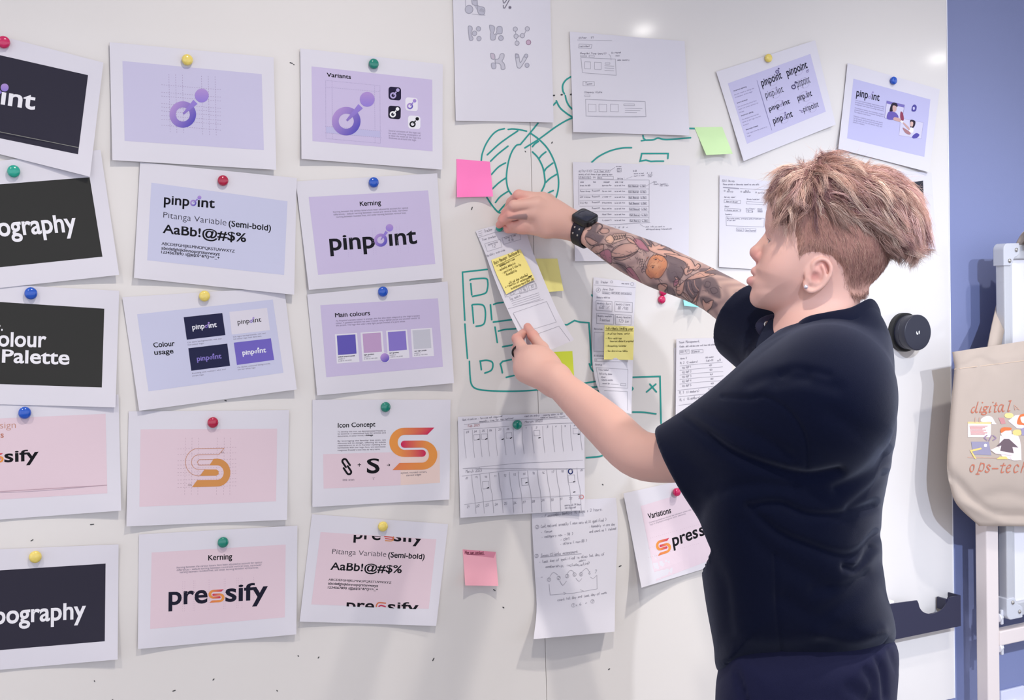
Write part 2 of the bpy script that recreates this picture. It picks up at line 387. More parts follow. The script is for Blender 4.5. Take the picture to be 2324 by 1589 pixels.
def s_logo(s, q, wd=.2, name='logo', lvl=3, flat=None):
    """two interlocked hooks forming an S inside the quad q"""
    q = s.z(q)
    def path(flip):
        a = np.linspace(-PI/2, -3*PI/2, 17); P = [(.90, .08)]+[(.30+.295*np.cos(t)*.85, .345+.265*np.sin(t)) for t in a]+[(.70, .61)]
        P = np.array(P); return 1-P if flip else P
    for fl in (False, True):
        P = path(False); d = np.gradient(P, axis=0); d /= np.linalg.norm(d, axis=1)[:, None]; n = np.stack([-d[:, 1], d[:, 0]], 1)
        hw = np.array([.095, .085]); A = P+n*hw; B = P-n*hw
        up_, lo_ = (A, B) if A[0, 1] < B[0, 1] else (B, A); up_[0, 0] += .08; lo_[0, 0] -= .08   # slanted cut at the free end
        if fl: A, B, P = 1-A, 1-B, 1-P                                                          # the second hook is the first turned half round
        m_ = len(P); uv = np.concatenate([A, B]); F = [(i, i+1, m_+i+1, m_+i) for i in range(m_-1)]
        e = P[-1]; aa = np.linspace(0, 2*PI, 20, endpoint=False); cap = np.stack([e[0]+.085*np.cos(aa), e[1]+.085*np.sin(aa)], 1)
        k = len(uv); uv = np.concatenate([uv, cap]); F.append(tuple(range(k, k+20)))
        V = bil(q, uv[:, 0], uv[:, 1])
        if flat: s.put((V, F), (name, tuple(flat)), lvl)
        else:
            x = 1-uv[:, 0] if fl else uv[:, 0]; t = np.clip((x-.15)/.6, 0, 1)[:, None]
            lo = np.array(s2l((224, 146, 74))); hi = np.array(s2l((196, 44, 88)))
            if fl: t = np.where(uv[:, 1:2] > .7, np.clip((uv[:, 1:2]-.7)*0+.35*t, 0, 1), t)
            s.put((V, F), (name, 'col'), lvl, col=lo*(1-t)+hi*t)
def pin_word(s, p0, p1, h, rgb=(22, 22, 30), bold=.012, logo=None, lvl=2):
    """the lower-case word whose second o is the ring-and-ball logo"""
    p0 = np.asarray(p0, float); p1 = np.asarray(p1, float); L = lambda t: p0+(p1-p0)*t
    s.text('pinp', L(0), L(.50), h, rgb, bold, lvl=lvl); s.text('\u0131nt', L(.665), L(1), h, rgb, bold, lvl=lvl)
    d = p1-p0; n = np.array([d[1], -d[0]])/np.linalg.norm(d)
    up = (s.q[0]-s.q[3]); up = up/np.linalg.norm(up)
    R = np.linalg.norm(d)*.062; c = L(.575)+up*R*1.05; b = L(.69)+up*h*1.08
    pin_logo(s, c, R, b, np.linalg.norm(d)*.038, flat=logo, lvl=lvl+1)
# ------------------------------------------------------------------ the room
def slab(name, a, b, m, kind='structure', label=None, cat=None):
    o = MB().box(a, b).build(name, m); return tag(o, label, cat, None, kind)
BX0 = -1.6; BX1 = float(at((2156, 640))[0, 0]); SEAM = float(at((1222, 935))[0, 0])
BOARD_M = mat('whiteboard_enamel', lin=(.74, .705, .685), rough=.075, spec=.42, noise=.035, nscale=1.6)
WALL_M = mat('blue_grey_paint', lin=(.225, .255, .44), rough=.8, spec=.2, bump=.12, bscale=500)
slab('wall_back', (-3.0, .022, 0), (7.0, .14, CEIL), WALL_M)
slab('floor', (-3.0, -6.2, -.06), (7.0, .14, 0), mat('floor_carpet', (196, 192, 190), rough=.95, spec=.1, noise=.25, nscale=60, bump=.3, bscale=900))
slab('ceiling', (-3.0, -6.2, CEIL), (7.0, .14, CEIL+.06), mat('ceiling_paint', (236, 234, 230), rough=.9, spec=.1))
slab('baseboard_back', (BX1+.06, .008, 0), (7.0, .022, .09), mat('skirting_paint', (150, 152, 160), rough=.6))
wb = empty('whiteboard', ((BX0+BX1)/2, .01, .45), 'wall-wide glossy whiteboard carrying the papers and teal marker sketches', 'whiteboard')
g = .0007
p = MB().box((BX0, 0, .45), (SEAM-g, .021, 2.6)).build('board_panel', BOARD_M, wb)
p2 = MB().box((SEAM+g, 0, .45), (BX1-.002, .021, 2.6)).build('board_panel', BOARD_M, wb)
MB().box((SEAM-g, .003, .45), (SEAM+g, .006, 2.6)).build('panel_seam', mat('seam_dark', (70, 70, 70), rough=.8), wb)
MB().box((BX1-.002, -.0015, .45), (BX1, .021, 2.6)).build('edge_trim', mat('trim_white', (246, 246, 252), rough=.3), wb)
# marker sketches
TEAL = mat('teal_marker', (40, 150, 142), rough=.45, spec=.3)
def marks(strokes, name, w=3.6, m=TEAL, parent=wb):
    mb = MB()
    for i_, (z, P, sm) in enumerate(strokes):
        P = z(P); P = spline(P, 7) if sm else P
        V, F = ribbon(P, w); mb.add(at(V, .0004+.00001*i_), F)
    return mb.build(name, m, parent)
zG = zf(1020, 0, .27539); zI_ = zf(1020, 340, .27539); zJ = zf(1020, 580, .30215); zK = zf(1020, 900, .36491); xE = zf(1330, 620, .20767); zL = zf(1280, 450, .20654)
marks([(zG, [(262, 1330), (270, 1270), (300, 1190), (350, 1115), (400, 1075), (455, 1060)], 1), (zG, [(482, 1067), (520, 1063), (575, 1068), (638, 1082)], 1),
    (zG, [(310, 1278), (400, 1195), (480, 1135), (565, 1078)], 1), (zG, [(338, 1330), (400, 1270), (485, 1203)], 1), (zI_, [(345, 205), (395, 150), (430, 125), (465, 107)], 1),
    (zI_, [(348, 328), (410, 270), (468, 230)], 1), (zI_, [(378, 436), (420, 385), (490, 338)], 1), (zI_, [(408, 508), (460, 450), (525, 400)], 1), (zI_, [(308, 392), (350, 455), (395, 508), (425, 522)], 1),
    (zG, [(580, 1190), (550, 1200), (515, 1250), (490, 1320), (475, 1400), (470, 1480), (485, 1560), (525, 1620)], 1),
    (zG, [(583, 1193), (640, 1125), (690, 1065), (732, 1013)], 1), (zG, [(620, 1220), (740, 1145), (870, 1050), (960, 995), (1018, 970)], 1), (zG, [(880, 828), (910, 885), (960, 930), (1018, 968)], 1), (zG, [(855, 868), (880, 842)], 0),
    (zG, [(672, 1100), (740, 1150), (810, 1225), (860, 1320), (890, 1420), (900, 1500), (893, 1580), (865, 1670)], 1), (zG, [(683, 1250), (730, 1300), (770, 1380), (785, 1460), (785, 1520), (748, 1600)], 1),
    (zG, [(683, 1210), (705, 1185), (735, 1165)], 1), (zG, [(738, 1308), (760, 1280), (797, 1250)], 1), (zG, [(783, 1412), (800, 1385), (855, 1342)], 1), (zI_, [(793, 270), (830, 235), (887, 200)], 1), (zI_, [(790, 378), (825, 350), (858, 335)], 1), (zI_, [(845, 428), (868, 415)], 0),
    (zG, [(1004, 630), (960, 660), (935, 700), (935, 745), (948, 775)], 1), (zG, [(955, 785), (965, 830), (985, 870), (1013, 900)], 1),
    (zG, [(1170, 1340), (1230, 1290), (1320, 1245), (1420, 1220), (1503, 1217)], 1), (zG, [(1595, 1115), (1600, 1140), (1618, 1155), (1580, 1160)], 0), (zG, [(1618, 1155), (1680, 1152), (1720, 1138), (1790, 1150), (1990, 1135)], 1), (zG, [(1975, 1058), (2030, 1060)], 0),
    (zG, [(1582, 1265), (1803, 1265), (1800, 1308)], 0), (zG, [(1585, 1268), (1572, 1328), (1620, 1320), (1660, 1330), (1700, 1328), (1767, 1328)], 0)], 'marker_drawing')
marks([(zJ, [(285, 104), (98, 125), (104, 250), (110, 380), (116, 488)], 0), (zJ, [(116, 513), (125, 640), (136, 775)], 1), (zJ, [(150, 793), (155, 900), (165, 965), (200, 1000), (290, 1015), (450, 1020), (600, 1015), (720, 1003)], 1),
    (zJ, [(153, 188), (170, 178), (270, 172), (288, 200), (285, 250), (265, 285), (172, 308)], 1), (zJ, [(160, 208), (168, 298)], 0), (zJ, [(168, 380), (180, 368), (250, 372), (270, 420), (265, 500), (240, 525), (198, 532)], 1), (zJ, [(172, 385), (182, 510)], 0),
    (zJ, [(308, 368), (318, 484)], 0), (zJ, [(330, 368), (360, 358), (405, 352)], 1), (zJ, [(328, 500), (470, 482)], 0), (zJ, [(342, 536), (360, 655)], 0), (zJ, [(366, 568), (420, 556), (500, 550)], 1), (zJ, [(398, 686), (475, 672)], 0),
    (zJ, [(228, 793), (280, 787), (320, 800), (326, 835), (310, 865), (264, 884)], 1), (zJ, [(232, 795), (240, 860)], 0), (zJ, [(398, 883), (390, 840), (382, 815), (400, 795), (475, 780)], 0), (zJ, [(425, 916), (470, 905), (520, 895)], 1),
    (zJ, [(850, 520), (885, 520), (940, 488), (980, 500), (1048, 505), (1055, 600), (1063, 740), (1066, 825)], 0), (zJ, [(1050, 812), (1065, 850), (1082, 872)], 1), (zJ, [(1068, 295), (1080, 312)], 0),
    (zJ, [(950, 938), (955, 968), (1110, 944)], 0), (zJ, [(1072, 1022), (1066, 990), (1125, 985)], 0), (zJ, [(1040, 1027), (1135, 1016)], 0), (zJ, [(1368, 915), (1582, 908), (1586, 1080), (1590, 1262)], 0), (zJ, [(1480, 1026), (1552, 965)], 0), (zJ, [(1505, 965), (1556, 1026)], 0),
    (zJ, [(1140, 1118), (1200, 1115)], 0), (zJ, [(1376, 1176), (1460, 1178), (1553, 1190)], 1), (zJ, [(1366, 985), (1378, 1000), (1366, 1016)], 1), (zK, [(850, 381), (910, 376), (945, 370), (963, 357)], 1)], 'marker_drawing')
mb = MB()
for (x, y) in ((861, 787), (925, 781), (1003, 779)):
    V, F = ribbon(zG([(x-6, y), (x+6, y-1)]), 3.6); mb.add(at(V, .0006), F)
for P in ([(658, 142), (664, 144)], [(666, 146), (668, 147)], [(1072, 470), (1070, 476)], [(1192, 343), (1193, 345)], [(1367, 1099), (1369, 1101)], [(1405, 1286), (1410, 1284)], [(1381, 1520), (1384, 1518)], [(722, 1494), (724, 1491)], [(982, 1500), (985, 1494)], [(205, 1191), (213, 1190)], [(70, 1228), (75, 1225)],
          [(214, 1545), (215, 1547)], [(392, 1569), (398, 1567)], [(628, 1567), (630, 1569)], [(510, 909), (514, 910)], [(483, 1544), (486, 1541)], [(1141, 1378), (1144, 1380)], [(1120, 1338), (1124, 1341)], [(676, 1488), (678, 1490)], [(255, 1588), (257, 1590)], [(1252, 325), (1254, 322)]):
    V, F = ribbon(P, 2.2); mb.add(at(V, .0006), F)
mb.build('marker_specks', mat('dry_marker', (60, 60, 62), rough=.6), wb)
# ------------------------------------------------------------------ printed sheets
zA = zf(0, 60, .29260); zB = zf(0, 360, .35233); zC = zf(0, 880, .44619); zD = zf(660, 90, .25173); zE = zf(660, 620, .18877); zF = zf(680, 890, .33989); zH = zf(1600, 60, .24957); zN = zf(1440, 620, .39024); yA = zf(680, 850, .46512)
xA = zf(1020, 0, .11329); xB = zf(1285, 60, .15733); xC = zf(1290, 360, .15104); xD = zf(1620, 390, .13848); xF = zf(1520, 750, .12589); xG = zf(1030, 930, .15736); xH = zf(1200, 1130, .20772)
GP = 'printed A4 sheets on the whiteboard'; GW = 'hand-drawn sketch sheets on the whiteboard'
DARK = (52, 50, 64); DARKG = (56, 56, 55); LIL = (207, 202, 229); LIL2 = (208, 196, 228); BLU = (206, 207, 232); PINK = (232, 209, 219); WHITE = (244, 242, 248)
def printed(label, quad, off, lift=(0, 0, .006, .006), z=zI): 
    return Sheet('printed_sheet', label, 'paper', quad, off, lift, GP, z=z)
# left column
s = printed('white sheet with tilted black panel and white word ending int, topmost at the left edge', [(-137, 46), (234.7, 142), (204, 401), (-168, 308)], .0052, (.003, .006, .012, .006)); s.z = zA
s.panel(zA([(0, 0)])*0+np.array([(-103, 102), (199.8, 170.6), (177, 350), (-130, 287)]) if False else [(-352, 143), (683, 378), (605, 992), (-444, 776)], DARK)
s.text('\u0131nt', (5, 600), (270, 645), 118, WHITE, .019); s.text('pinp', (-420, 520), (-150, 575), 118, WHITE, .019)
s.dash((-400, 738), (610, 940), 1.4, 1, (140, 140, 135), duty=1.0)
pin_logo(s, (-60, 570), 48, (36, 474), 31); s.done()
s = printed('white sheet with black panel reading ography in white', [(-148, 381), (228, 340), (270.6, 624), (-103, 665)], .0042, (.002, .003, .010, .004)); s.z = zB
s.panel([(-284, 188), (577, 120), (660, 632), (-213, 722)], DARKG)
s.text('ography', (-8, 500), (499, 466), 108, WHITE, .019); s.text('Typ', (-230, 522), (-20, 503), 108, WHITE, .019); s.done()
s = printed('white sheet with black panel reading olour Palette', [(-100, 640), (270.6, 660), (262, 924.6), (-108, 915)], .0032, (.002, .004, .010, .004)); s.z = zB
s.panel([(-199, 911), (672, 967), (656, 1475), (-221, 1445)], DARKG)
s.text('olour', (-14, 1207), (298, 1214), 88, WHITE, .019); s.text('C', (-90, 1206), (-24, 1207), 82, WHITE, .019); s.text('Palette', (12, 1312), (447, 1326), 80, WHITE, .019); s.text('&', (-60, 1309), (-8, 1311), 78, WHITE, .02); s.text('4.', (-35, 1109), (17, 1110), 70, WHITE, .0); s.done()
s = printed('white sheet with pink panel and black word ending sify, at the left edge', [(-100, 905), (269, 895.6), (275, 1159), (-100, 1187)], .0022, (.002, .004, .012, .004)); s.z = zC
s.panel([(-150, 163), (537, 133), (546, 537), (-150, 578)], PINK)
s.text('sify', (22, 379), (197, 368), 54, (22, 22, 28), .016); s.text('pre', (-150, 392), (-52, 385), 50, (22, 22, 28), .016); s_logo(s, [(-42, 336), (16, 333), (16, 380), (-42, 383)])
s.text('De', (-60, 211), (-6, 209), 30, (200, 148, 128), -.008); s.text('sign', (0, 208), (80, 205), 30, (200, 148, 128), -.008); s.text('Guideline', (-110, 258), (-1, 255), 26, (190, 120, 100), .01); s.text('s', (3, 254), (19, 254), 26, (190, 120, 100), .01)
s.dash((-150, 538), (545, 496), 1.6, 1, (188, 160, 172), duty=1.0); s.done()
s = printed('white sheet with black panel reading pography, lowest at the left edge', [(-105, 1251), (269, 1235.6), (267, 1497), (-107, 1530)], .002, (.004, .004, .012, .006)); s.z = zC
s.panel([(-150, 939), (537, 895), (533, 1290), (-150, 1348)], DARK)
s.text('pography', (-28, 1203), (437, 1172), 80, WHITE, .019); s.text('Ty', (-105, 1208), (-38, 1204), 80, WHITE, .019); s.done()
# second column
s = printed('white sheet with plain lilac panel and a ring-and-ball logo on a dashed grid', [(248.7, 95.7), (620.9, 130.2), (627, 385.4), (255, 363.4)], .0052, (.001, .004, .012, .006)); s.z = zA
s.panel([(950, 268), (2030, 370), (2047, 960), (967, 888)], LIL)
for x in (1310, 1362, 1415, 1563, 1615, 1668): s.dash((x, 370+(x-1310)*.05), (x+10, 830+(x-1310)*.07), .9, 24, (165, 150, 185))
for y in (452, 510, 540, 597, 625, 655, 690, 720, 765): s.dash((1252, y), (1722, y+40), .9, 26, (165, 150, 185))
pin_logo(s, (1418, 683), 103, (1565, 536), 54); s.done()
s = printed('white sheet with blue-lilac panel listing the alphabet under a crimson magnet', [(318, 368), (673.6, 404), (667.6, 669), (304, 631)], .0042, (.001, .004, .012, .008)); s.z = zB
s.panel([(975, 155), (1852, 275), (1830, 750), (948, 655)], BLU)
pin_word(s, (1055, 292), (1383, 318), 55)
s.text('Pitanga Variable', (1052, 380), (1458, 432), 36, (50, 48, 60), -.010); s.text('(Semi-bold)', (1472, 435), (1745, 466), 36, (24, 24, 30), .010)
s.text('AaBb!@#$%', (1047, 478), (1585, 538), 54, (22, 22, 28), .012)
s.text('ABCDEFGHIJKLMNOPQRSTUVWXYZ', (1041, 556), (1511, 606), 18, (50, 48, 60), .012); s.text('abcdefghijklmnopqrstuvwxyz', (1039, 585), (1416, 625), 18, (50, 48, 60), .012); s.text('1234567890 /@#$%^&*()<>_+', (1038, 610), (1414, 648), 17, (50, 48, 60), .012); s.done()
s = printed('white sheet with lilac panel headed Colour usage and four small colour cards', [(277.6, 674.6), (645, 652), (673.6, 884), (316, 932.6)], .0032, (.001, .004, .012, .008)); s.z = zB
s.panel([(883, 1003), (1757, 908), (1826, 1380), (957, 1500)], BLU)
s.text('Colour', (990, 1217), (1127, 1206), 30, (22, 22, 28), .012); s.text('usage', (995, 1264), (1119, 1254), 28, (22, 22, 28), .012)
for q, c in (([(1183, 1022), (1432, 995), (1452, 1137), (1203, 1167)], (40, 42, 74)), ([(1477, 988), (1720, 962), (1739, 1105), (1493, 1134)], (226, 221, 232)), ([(1213, 1222), (1464, 1192), (1482, 1335), (1232, 1367)], (40, 42, 74)), ([(1506, 1186), (1745, 1158), (1766, 1297), (1526, 1330)], (118, 105, 194))): s.panel(q, c, 'colour_card', 2)
pin_word(s, (1240, 1102), (1398, 1084), 29, (240, 240, 248), .014, None, 3); pin_word(s, (1532, 1068), (1684, 1050), 27, (36, 34, 40), .004, None, 3); pin_word(s, (1270, 1305), (1428, 1286), 28, (140, 126, 205), .014, (140, 126, 205), 3); pin_word(s, (1563, 1266), (1715, 1247), 28, (240, 240, 248), .014, (240, 240, 248), 3)
s.para([('On dark backgrounds, use our', (1208, 1189), (1430, 1163), 8), ('full colour logo.', (1210, 1205), (1315, 1193), 8), ('On light backgrounds, use our', (1502, 1153), (1714, 1128), 8), ('full colour logo with dark text.', (1504, 1168), (1686, 1147), 8), ('Running one colour? Use our', (1238, 1388), (1457, 1360), 8), ('purple logo.', (1240, 1404), (1315, 1395), 8), ('On darker coloured backgrounds,', (1530, 1350), (1742, 1323), 8), ('use our white logo.', (1532, 1364), (1648, 1350), 8)]); s.done()
s = printed('white sheet with plain pink panel and a half-outlined orange S on a dashed grid', [(292, 933.5), (656, 931), (651.5, 1180), (287, 1195)], .0022, (.001, .004, .010, .010)); s.z = zC
s.panel([(715, 212), (1410, 209), (1404, 578), (709, 606)], PINK)
for x in (943, 977, 1010, 1105, 1141, 1173): s.dash((x, 255), (x-4, 552), .9, 20, (200, 172, 186))
for y in (312, 340, 372, 394, 412, 432, 446, 470, 488, 508): s.dash((903, y), (1208, y-9), .9, 22, (200, 172, 186))
OR = (216, 150, 88)
a = np.linspace(-PI/2, -3*PI/2, 14)
s.line([(1140, 308), (1010, 310)]+[(1010+67*np.cos(t), 379+70*np.sin(t)) for t in a][1:]+[(1018, 448), (1042, 416)]+[(1010+36*np.cos(t), 379+37*np.sin(t)) for t in a[::-1]]+[(1113, 341), (1140, 308)], 1.3, (206, 150, 120), 'logo_outline')
s.line([(1087, 365), (1015, 366), (1003, 378), (1012, 394), (1065, 393)], 1.3, (206, 150, 120), 'logo_outline')
a = np.linspace(-PI/2, PI/2, 14); O_ = [(1105+67*np.cos(t), 432+71*np.sin(t)) for t in a]; I_ = [(1105+33*np.cos(t), 432+37*np.sin(t)) for t in a]
V = s.z([(1087, 362)]+O_+[(977, 506)]+[(1065, 395)]+I_+[(1003, 470)]); n = len(O_)+2; s.put((V, [(i, i+1, n+i+1, n+i) for i in range(n-1)]), ('logo', OR), 3)
V = s.z([(1042, 416), (1100, 416), (1112, 424), (1112, 440), (1100, 448), (1018, 449)]); s.put((V, [tuple(range(6))]), ('logo', OR), 3)
s.text('45', (1124, 334), (1138, 333), 9, (120, 100, 100), 0); s.text('45', (955, 500), (975, 499), 9, (120, 100, 100), 0); s.done()
s = printed('white sheet with pink panel headed Kerning over a black word with an orange S', [(315, 1213), (675, 1193), (672.5, 1440), (313, 1473.5)], .002, (.001, .004, .010, .008)); s.z = zC
s.panel([(771, 839), (1453, 798), (1449, 1168), (764, 1228)], PINK)
KERN = ['Kerning between the various letters have been adjusted to account for optical', 'differences - default kerning between round and vertical lines, narrower', 'kerning between rounded lines, and wider kerning between vertical lines.']
s.text('Kerning', (1059, 879), (1181, 872), 26, (22, 22, 28), .01)
s.para([(KERN[0], (899, 920), (1332, 893), 9), (KERN[1], (899, 933), (1330, 906), 9), (KERN[2], (915, 944), (1315, 919), 9)])
for x in (930, 940, 985, 992, 1060, 1066, 1140, 1147, 1205, 1213, 1232, 1290): s.dash((x, 985-(x-930)*.06), (x-2, 1145-(x-930)*.06), .7, 14, (206, 176, 196), duty=.4)
s.text('pre', (857, 1104), (1056, 1093), 82, (30, 30, 48), .014); s.text('sify', (1146, 1088), (1362, 1074), 82, (30, 30, 48), .014)
s_logo(s, [(1064, 1030), (1140, 1026), (1138, 1090), (1064, 1094)]); s.done()
# third column
s = printed('white sheet with lilac panel headed Variants and four app icons', [(681.4, 109.6), (1004.9, 145.9), (1004, 385), (684.4, 360.6)], .0052, (.001, .004, .012, .008)); s.z = zD
s.panel([(187, 241), (1275, 361), (1278, 1007), (195, 915)], LIL2)
s.text('Variants', (323, 333), (543, 354), 34, (22, 22, 28), .012)
s.put(patch(s.z([(318, 785), (805, 826), (805, 882), (318, 840)])), ('band', (196, 192, 228)), 2)
for P in ([(313, 367), (803, 415), (808, 935), (318, 892)],):
    for i in range(4): s.dash(P[i], P[(i+1) % 4], .9, 40, (172, 162, 200), duty=.6)
for a_, b_ in (((371, 380), (375, 900)), ((755, 420), (760, 935)), ((313, 428), (803, 470)), ((308, 780), (825, 826)), ((308, 840), (825, 886))): s.dash(a_, b_, .9, 30, (176, 166, 204), duty=.6)
pin_logo(s, (500, 735), 129, (689, 538), 67)
for q, c, f in (([(881, 422), (994, 432), (994, 550), (881, 540)], (38, 32, 62), (186, 172, 222)), ([(1033, 519), (1145, 527), (1145, 647), (1033, 637)], (238, 234, 244), None), ([(879, 594), (992, 602), (990, 720), (878, 710)], (34, 30, 50), (248, 248, 250)), ([(1057, 683), (1169, 690), (1168, 808), (1057, 800)], (240, 238, 246), (24, 24, 28))):
    s.put(rounded(s.z(q)), ('app_icon', c), 2); cx, cy = np.mean(q, 0); pin_logo(s, (cx-15, cy+17), 28, (cx+27, cy-31), 16, flat=f)
s.para([('Several variations of the logo can', (882, 828), (1170, 850), 15), ('be used, ensuring whitespace of', (882, 850), (1170, 873), 15), ('at least the width of the logo line', (882, 872), (1172, 896), 15), ('thickness at around the logo.', (882, 893), (1132, 914), 15)], (128, 118, 150)); s.done()
s = printed('white sheet with lilac panel headed Kerning over the word with the purple ring logo', [(671.3, 411.7), (992.3, 393.3), (1006.4, 631), (701, 658)], .0042, (.001, .004, .010, .008))
s.panel([(700.5, 447.3), (971.6, 432), (988, 599), (722, 624)], LIL2)
s.text('Kerning', (817, 467.5), (865, 464.5), 9.6, (22, 22, 28), .012)
s.para([(KERN[0], (756, 483), (926, 473.5), 3.6), (KERN[1], (757, 489), (926, 479), 3.6), (KERN[2], (764, 494.5), (922, 485), 3.6)])
for x in (788, 794, 818, 845, 851, 876, 900, 906, 924): s.dash((x, 523-(x-788)*.07), (x+3, 585-(x-788)*.07), .7, 14, (190, 176, 215), duty=.4)
s.text('pinp', (749, 568), (852, 562), 33, (26, 26, 34), .013); s.text('\u0131nt', (884, 557.5), (947, 552), 33, (26, 26, 34), .013); pin_logo(s, (864, 545), 15, (884, 517), 8.5); s.done()
s = printed('white sheet with lilac panel headed Main colours and four colour swatches', [(697, 668), (1015.8, 638.9), (1030.5, 869.6), (720, 897.5)], .0032, (.001, .004, .012, .008)); s.z = zE
s.panel([(355, 385), (1769, 303), (1830, 1126), (427, 1252)], LIL2)
s.text('Main colours', (535, 532), (952, 506), 50, (22, 22, 28), .012)
s.para([('As Pinpoint\u2019s accent colour is orange, this has also been adapted as the logo\u2019s accent', (541, 584), (1552, 520), 18), ('colour. A gradient variation has been created using a lighter purple and another similar to', (541, 612), (1552, 548), 18), ('this accent. The logo also uses a very light purple instead of a pure white.', (545, 640), (1378, 588), 18)], (120, 110, 140))
for q, q2, c, t in (([(530, 737), (795, 718), (825, 1068), (553, 1088)], [(553, 750), (776, 737), (790, 968), (568, 985)], (104, 94, 184), 'Default pinpoint purple'), ([(838, 715), (1100, 697), (1130, 1045), (862, 1062)], [(862, 728), (1080, 714), (1096, 944), (878, 960)], (198, 165, 205), 'light gradient'), ([(1145, 693), (1396, 677), (1427, 1018), (1168, 1036)], [(1166, 708), (1380, 694), (1396, 922), (1182, 938)], (142, 126, 206), 'dark gradient'), ([(1442, 674), (1696, 657), (1722, 995), (1463, 1012)], [(1462, 688), (1674, 673), (1690, 900), (1480, 915)], (205, 205, 216), 'very light purple')):
    s.panel(q, (233, 230, 240), 'swatch_card', 2); s.panel(q2, c, 'swatch', 3)
    x, y = q2[3]; d = np.array([.99, -.085]); A_ = np.array([x+3, y+30.])
    s.text(t, A_, A_+d*(len(t)*8.8), 13, (60, 56, 72), .014, 'caption', 4); s.text('#A88EC4', A_+(3, 25), A_+(3, 25)+d*75, 11, (130, 125, 140), 0, 'caption', 4); s.text('R 184 G 142 B 204', A_+(4, 49), A_+(4, 49)+d*158, 12, (110, 105, 120), 0, 'caption', 4)
V, F = disc(s.z([(1130, 1017)])[0], 11.6, 32); s.put((V, F), ('swatch_card', (236, 232, 244)), 5)
V, F = disc(s.z([(1130, 1017)])[0], 10.2, 32); t = np.clip((V-V.mean(0)) @ np.array([.5, .86])/18+.5, 0, 1)[:, None]; s.put((V, F), ('gradient_dot', 'col'), 6, col=np.array(s2l((182, 150, 208)))*(1-t)+np.array(s2l((92, 82, 178)))*t); s.done()
s = printed('white sheet headed Icon Concept showing a link plus S and a large gradient S', [(709, 907), (1022.6, 907), (1020, 1134), (709, 1151)], .0022, (.001, .003, .008, .008)); s.z = zF
s.panel([(157, 415), (672, 400), (675, 622), (160, 645)], PINK); s.panel([(672, 400), (935, 389), (937, 606), (675, 622)], (240, 214, 206))
s.text('Icon Concept', (255, 237), (506, 230), 29, (22, 22, 28), .008)
s.para([('To develop this icon, we deconstructed Pressify to', (254, 270), (575, 262), 9), ('its essence: a centralised hub for articles and', (254, 284), (575, 276), 9), ('documents, in other words, a', (254, 300), (440, 294), 9), ('By leveraging the familiar link icon, we', (254, 332), (575, 324), 9), ('discovered its design, offering its subtle', (254, 347), (575, 339), 9), ('resemblance to an S. Further stylising it to', (254, 362), (575, 354), 9), ('harmonise with our logo font, we seamlessly', (254, 377), (575, 369), 9), ('integrated Pressify\u2019s icon into its very name.', (254, 394), (538, 386), 9), ('stylised, rounded corners,', (675, 546), (850, 538), 11), ('slanted edges', (712, 562), (812, 556), 11), ('link icon', (288, 594), (364, 592), 14), ('\u201dS\u201d', (484, 586), (503, 585), 14)], (110, 102, 116)); s.text('linkage', (443, 294), (490, 292), 10, (40, 40, 46), .02)
th = .98; ca_, sa_ = math.cos(th), math.sin(th)
for d_ in (1, -1):
    P = [(6, -15), (-12, -15), (-38, -15)]+[(-38+15*math.cos(t), 15*math.sin(t)) for t in np.linspace(-PI/2, -3*PI/2, 9)[1:]]+[(-20, 15), (2, 15)]
    P = (np.array(P)+np.array([0, -8]))*d_; P = P @ np.array([[ca_, sa_], [-sa_, ca_]])+np.array([315, 498]); s.line(P, 4.4, (20, 20, 26), 'link_icon', lvl=3)
s.text('+', (387, 506), (410, 505), 34, (30, 30, 36), 0); s.text('S', (448, 541), (534, 538), 92, (20, 20, 26), .016); s.line([(583, 488), (602, 487)], 1.2, (20, 20, 26), 'lettering'); s.line([(594, 479), (603, 487), (596, 495)], 1.2, (20, 20, 26), 'lettering')
s_logo(s, [(612, 240), (906, 238), (906, 516), (614, 520)]); s.done()
s = printed('white sheet with pink panel listing the alphabet between two cropped words', [(708, 1167), (1017, 1189.8), (990, 1421), (680, 1411)], .002, (.001, .003, .010, .008)); s.z = zF
s.panel([(140, 935), (913, 983), (862, 1448), (78, 1418)], PINK)
s.text('Pitanga Variable', (217, 1080), (577, 1100), 32, (50, 48, 60), -.010); s.text('(Semi-bold)', (590, 1103), (833, 1116), 34, (24, 24, 30), .012)
s.text('AaBb!@#$%', (204, 1186), (681, 1208), 48, (22, 22, 28), .012)
s.text('ABCDEFGHIJKLMNOPQRSTUVWXYZ', (192, 1259), (611, 1280), 14, (40, 40, 48), .012); s.text('abcdefghijklmnopqrstuvwxyz', (189, 1285), (524, 1302), 15, (40, 40, 48), .012); s.text('1234567890 /@#$%^&*()<>_+', (187, 1312), (522, 1326), 15, (40, 40, 48), .012)
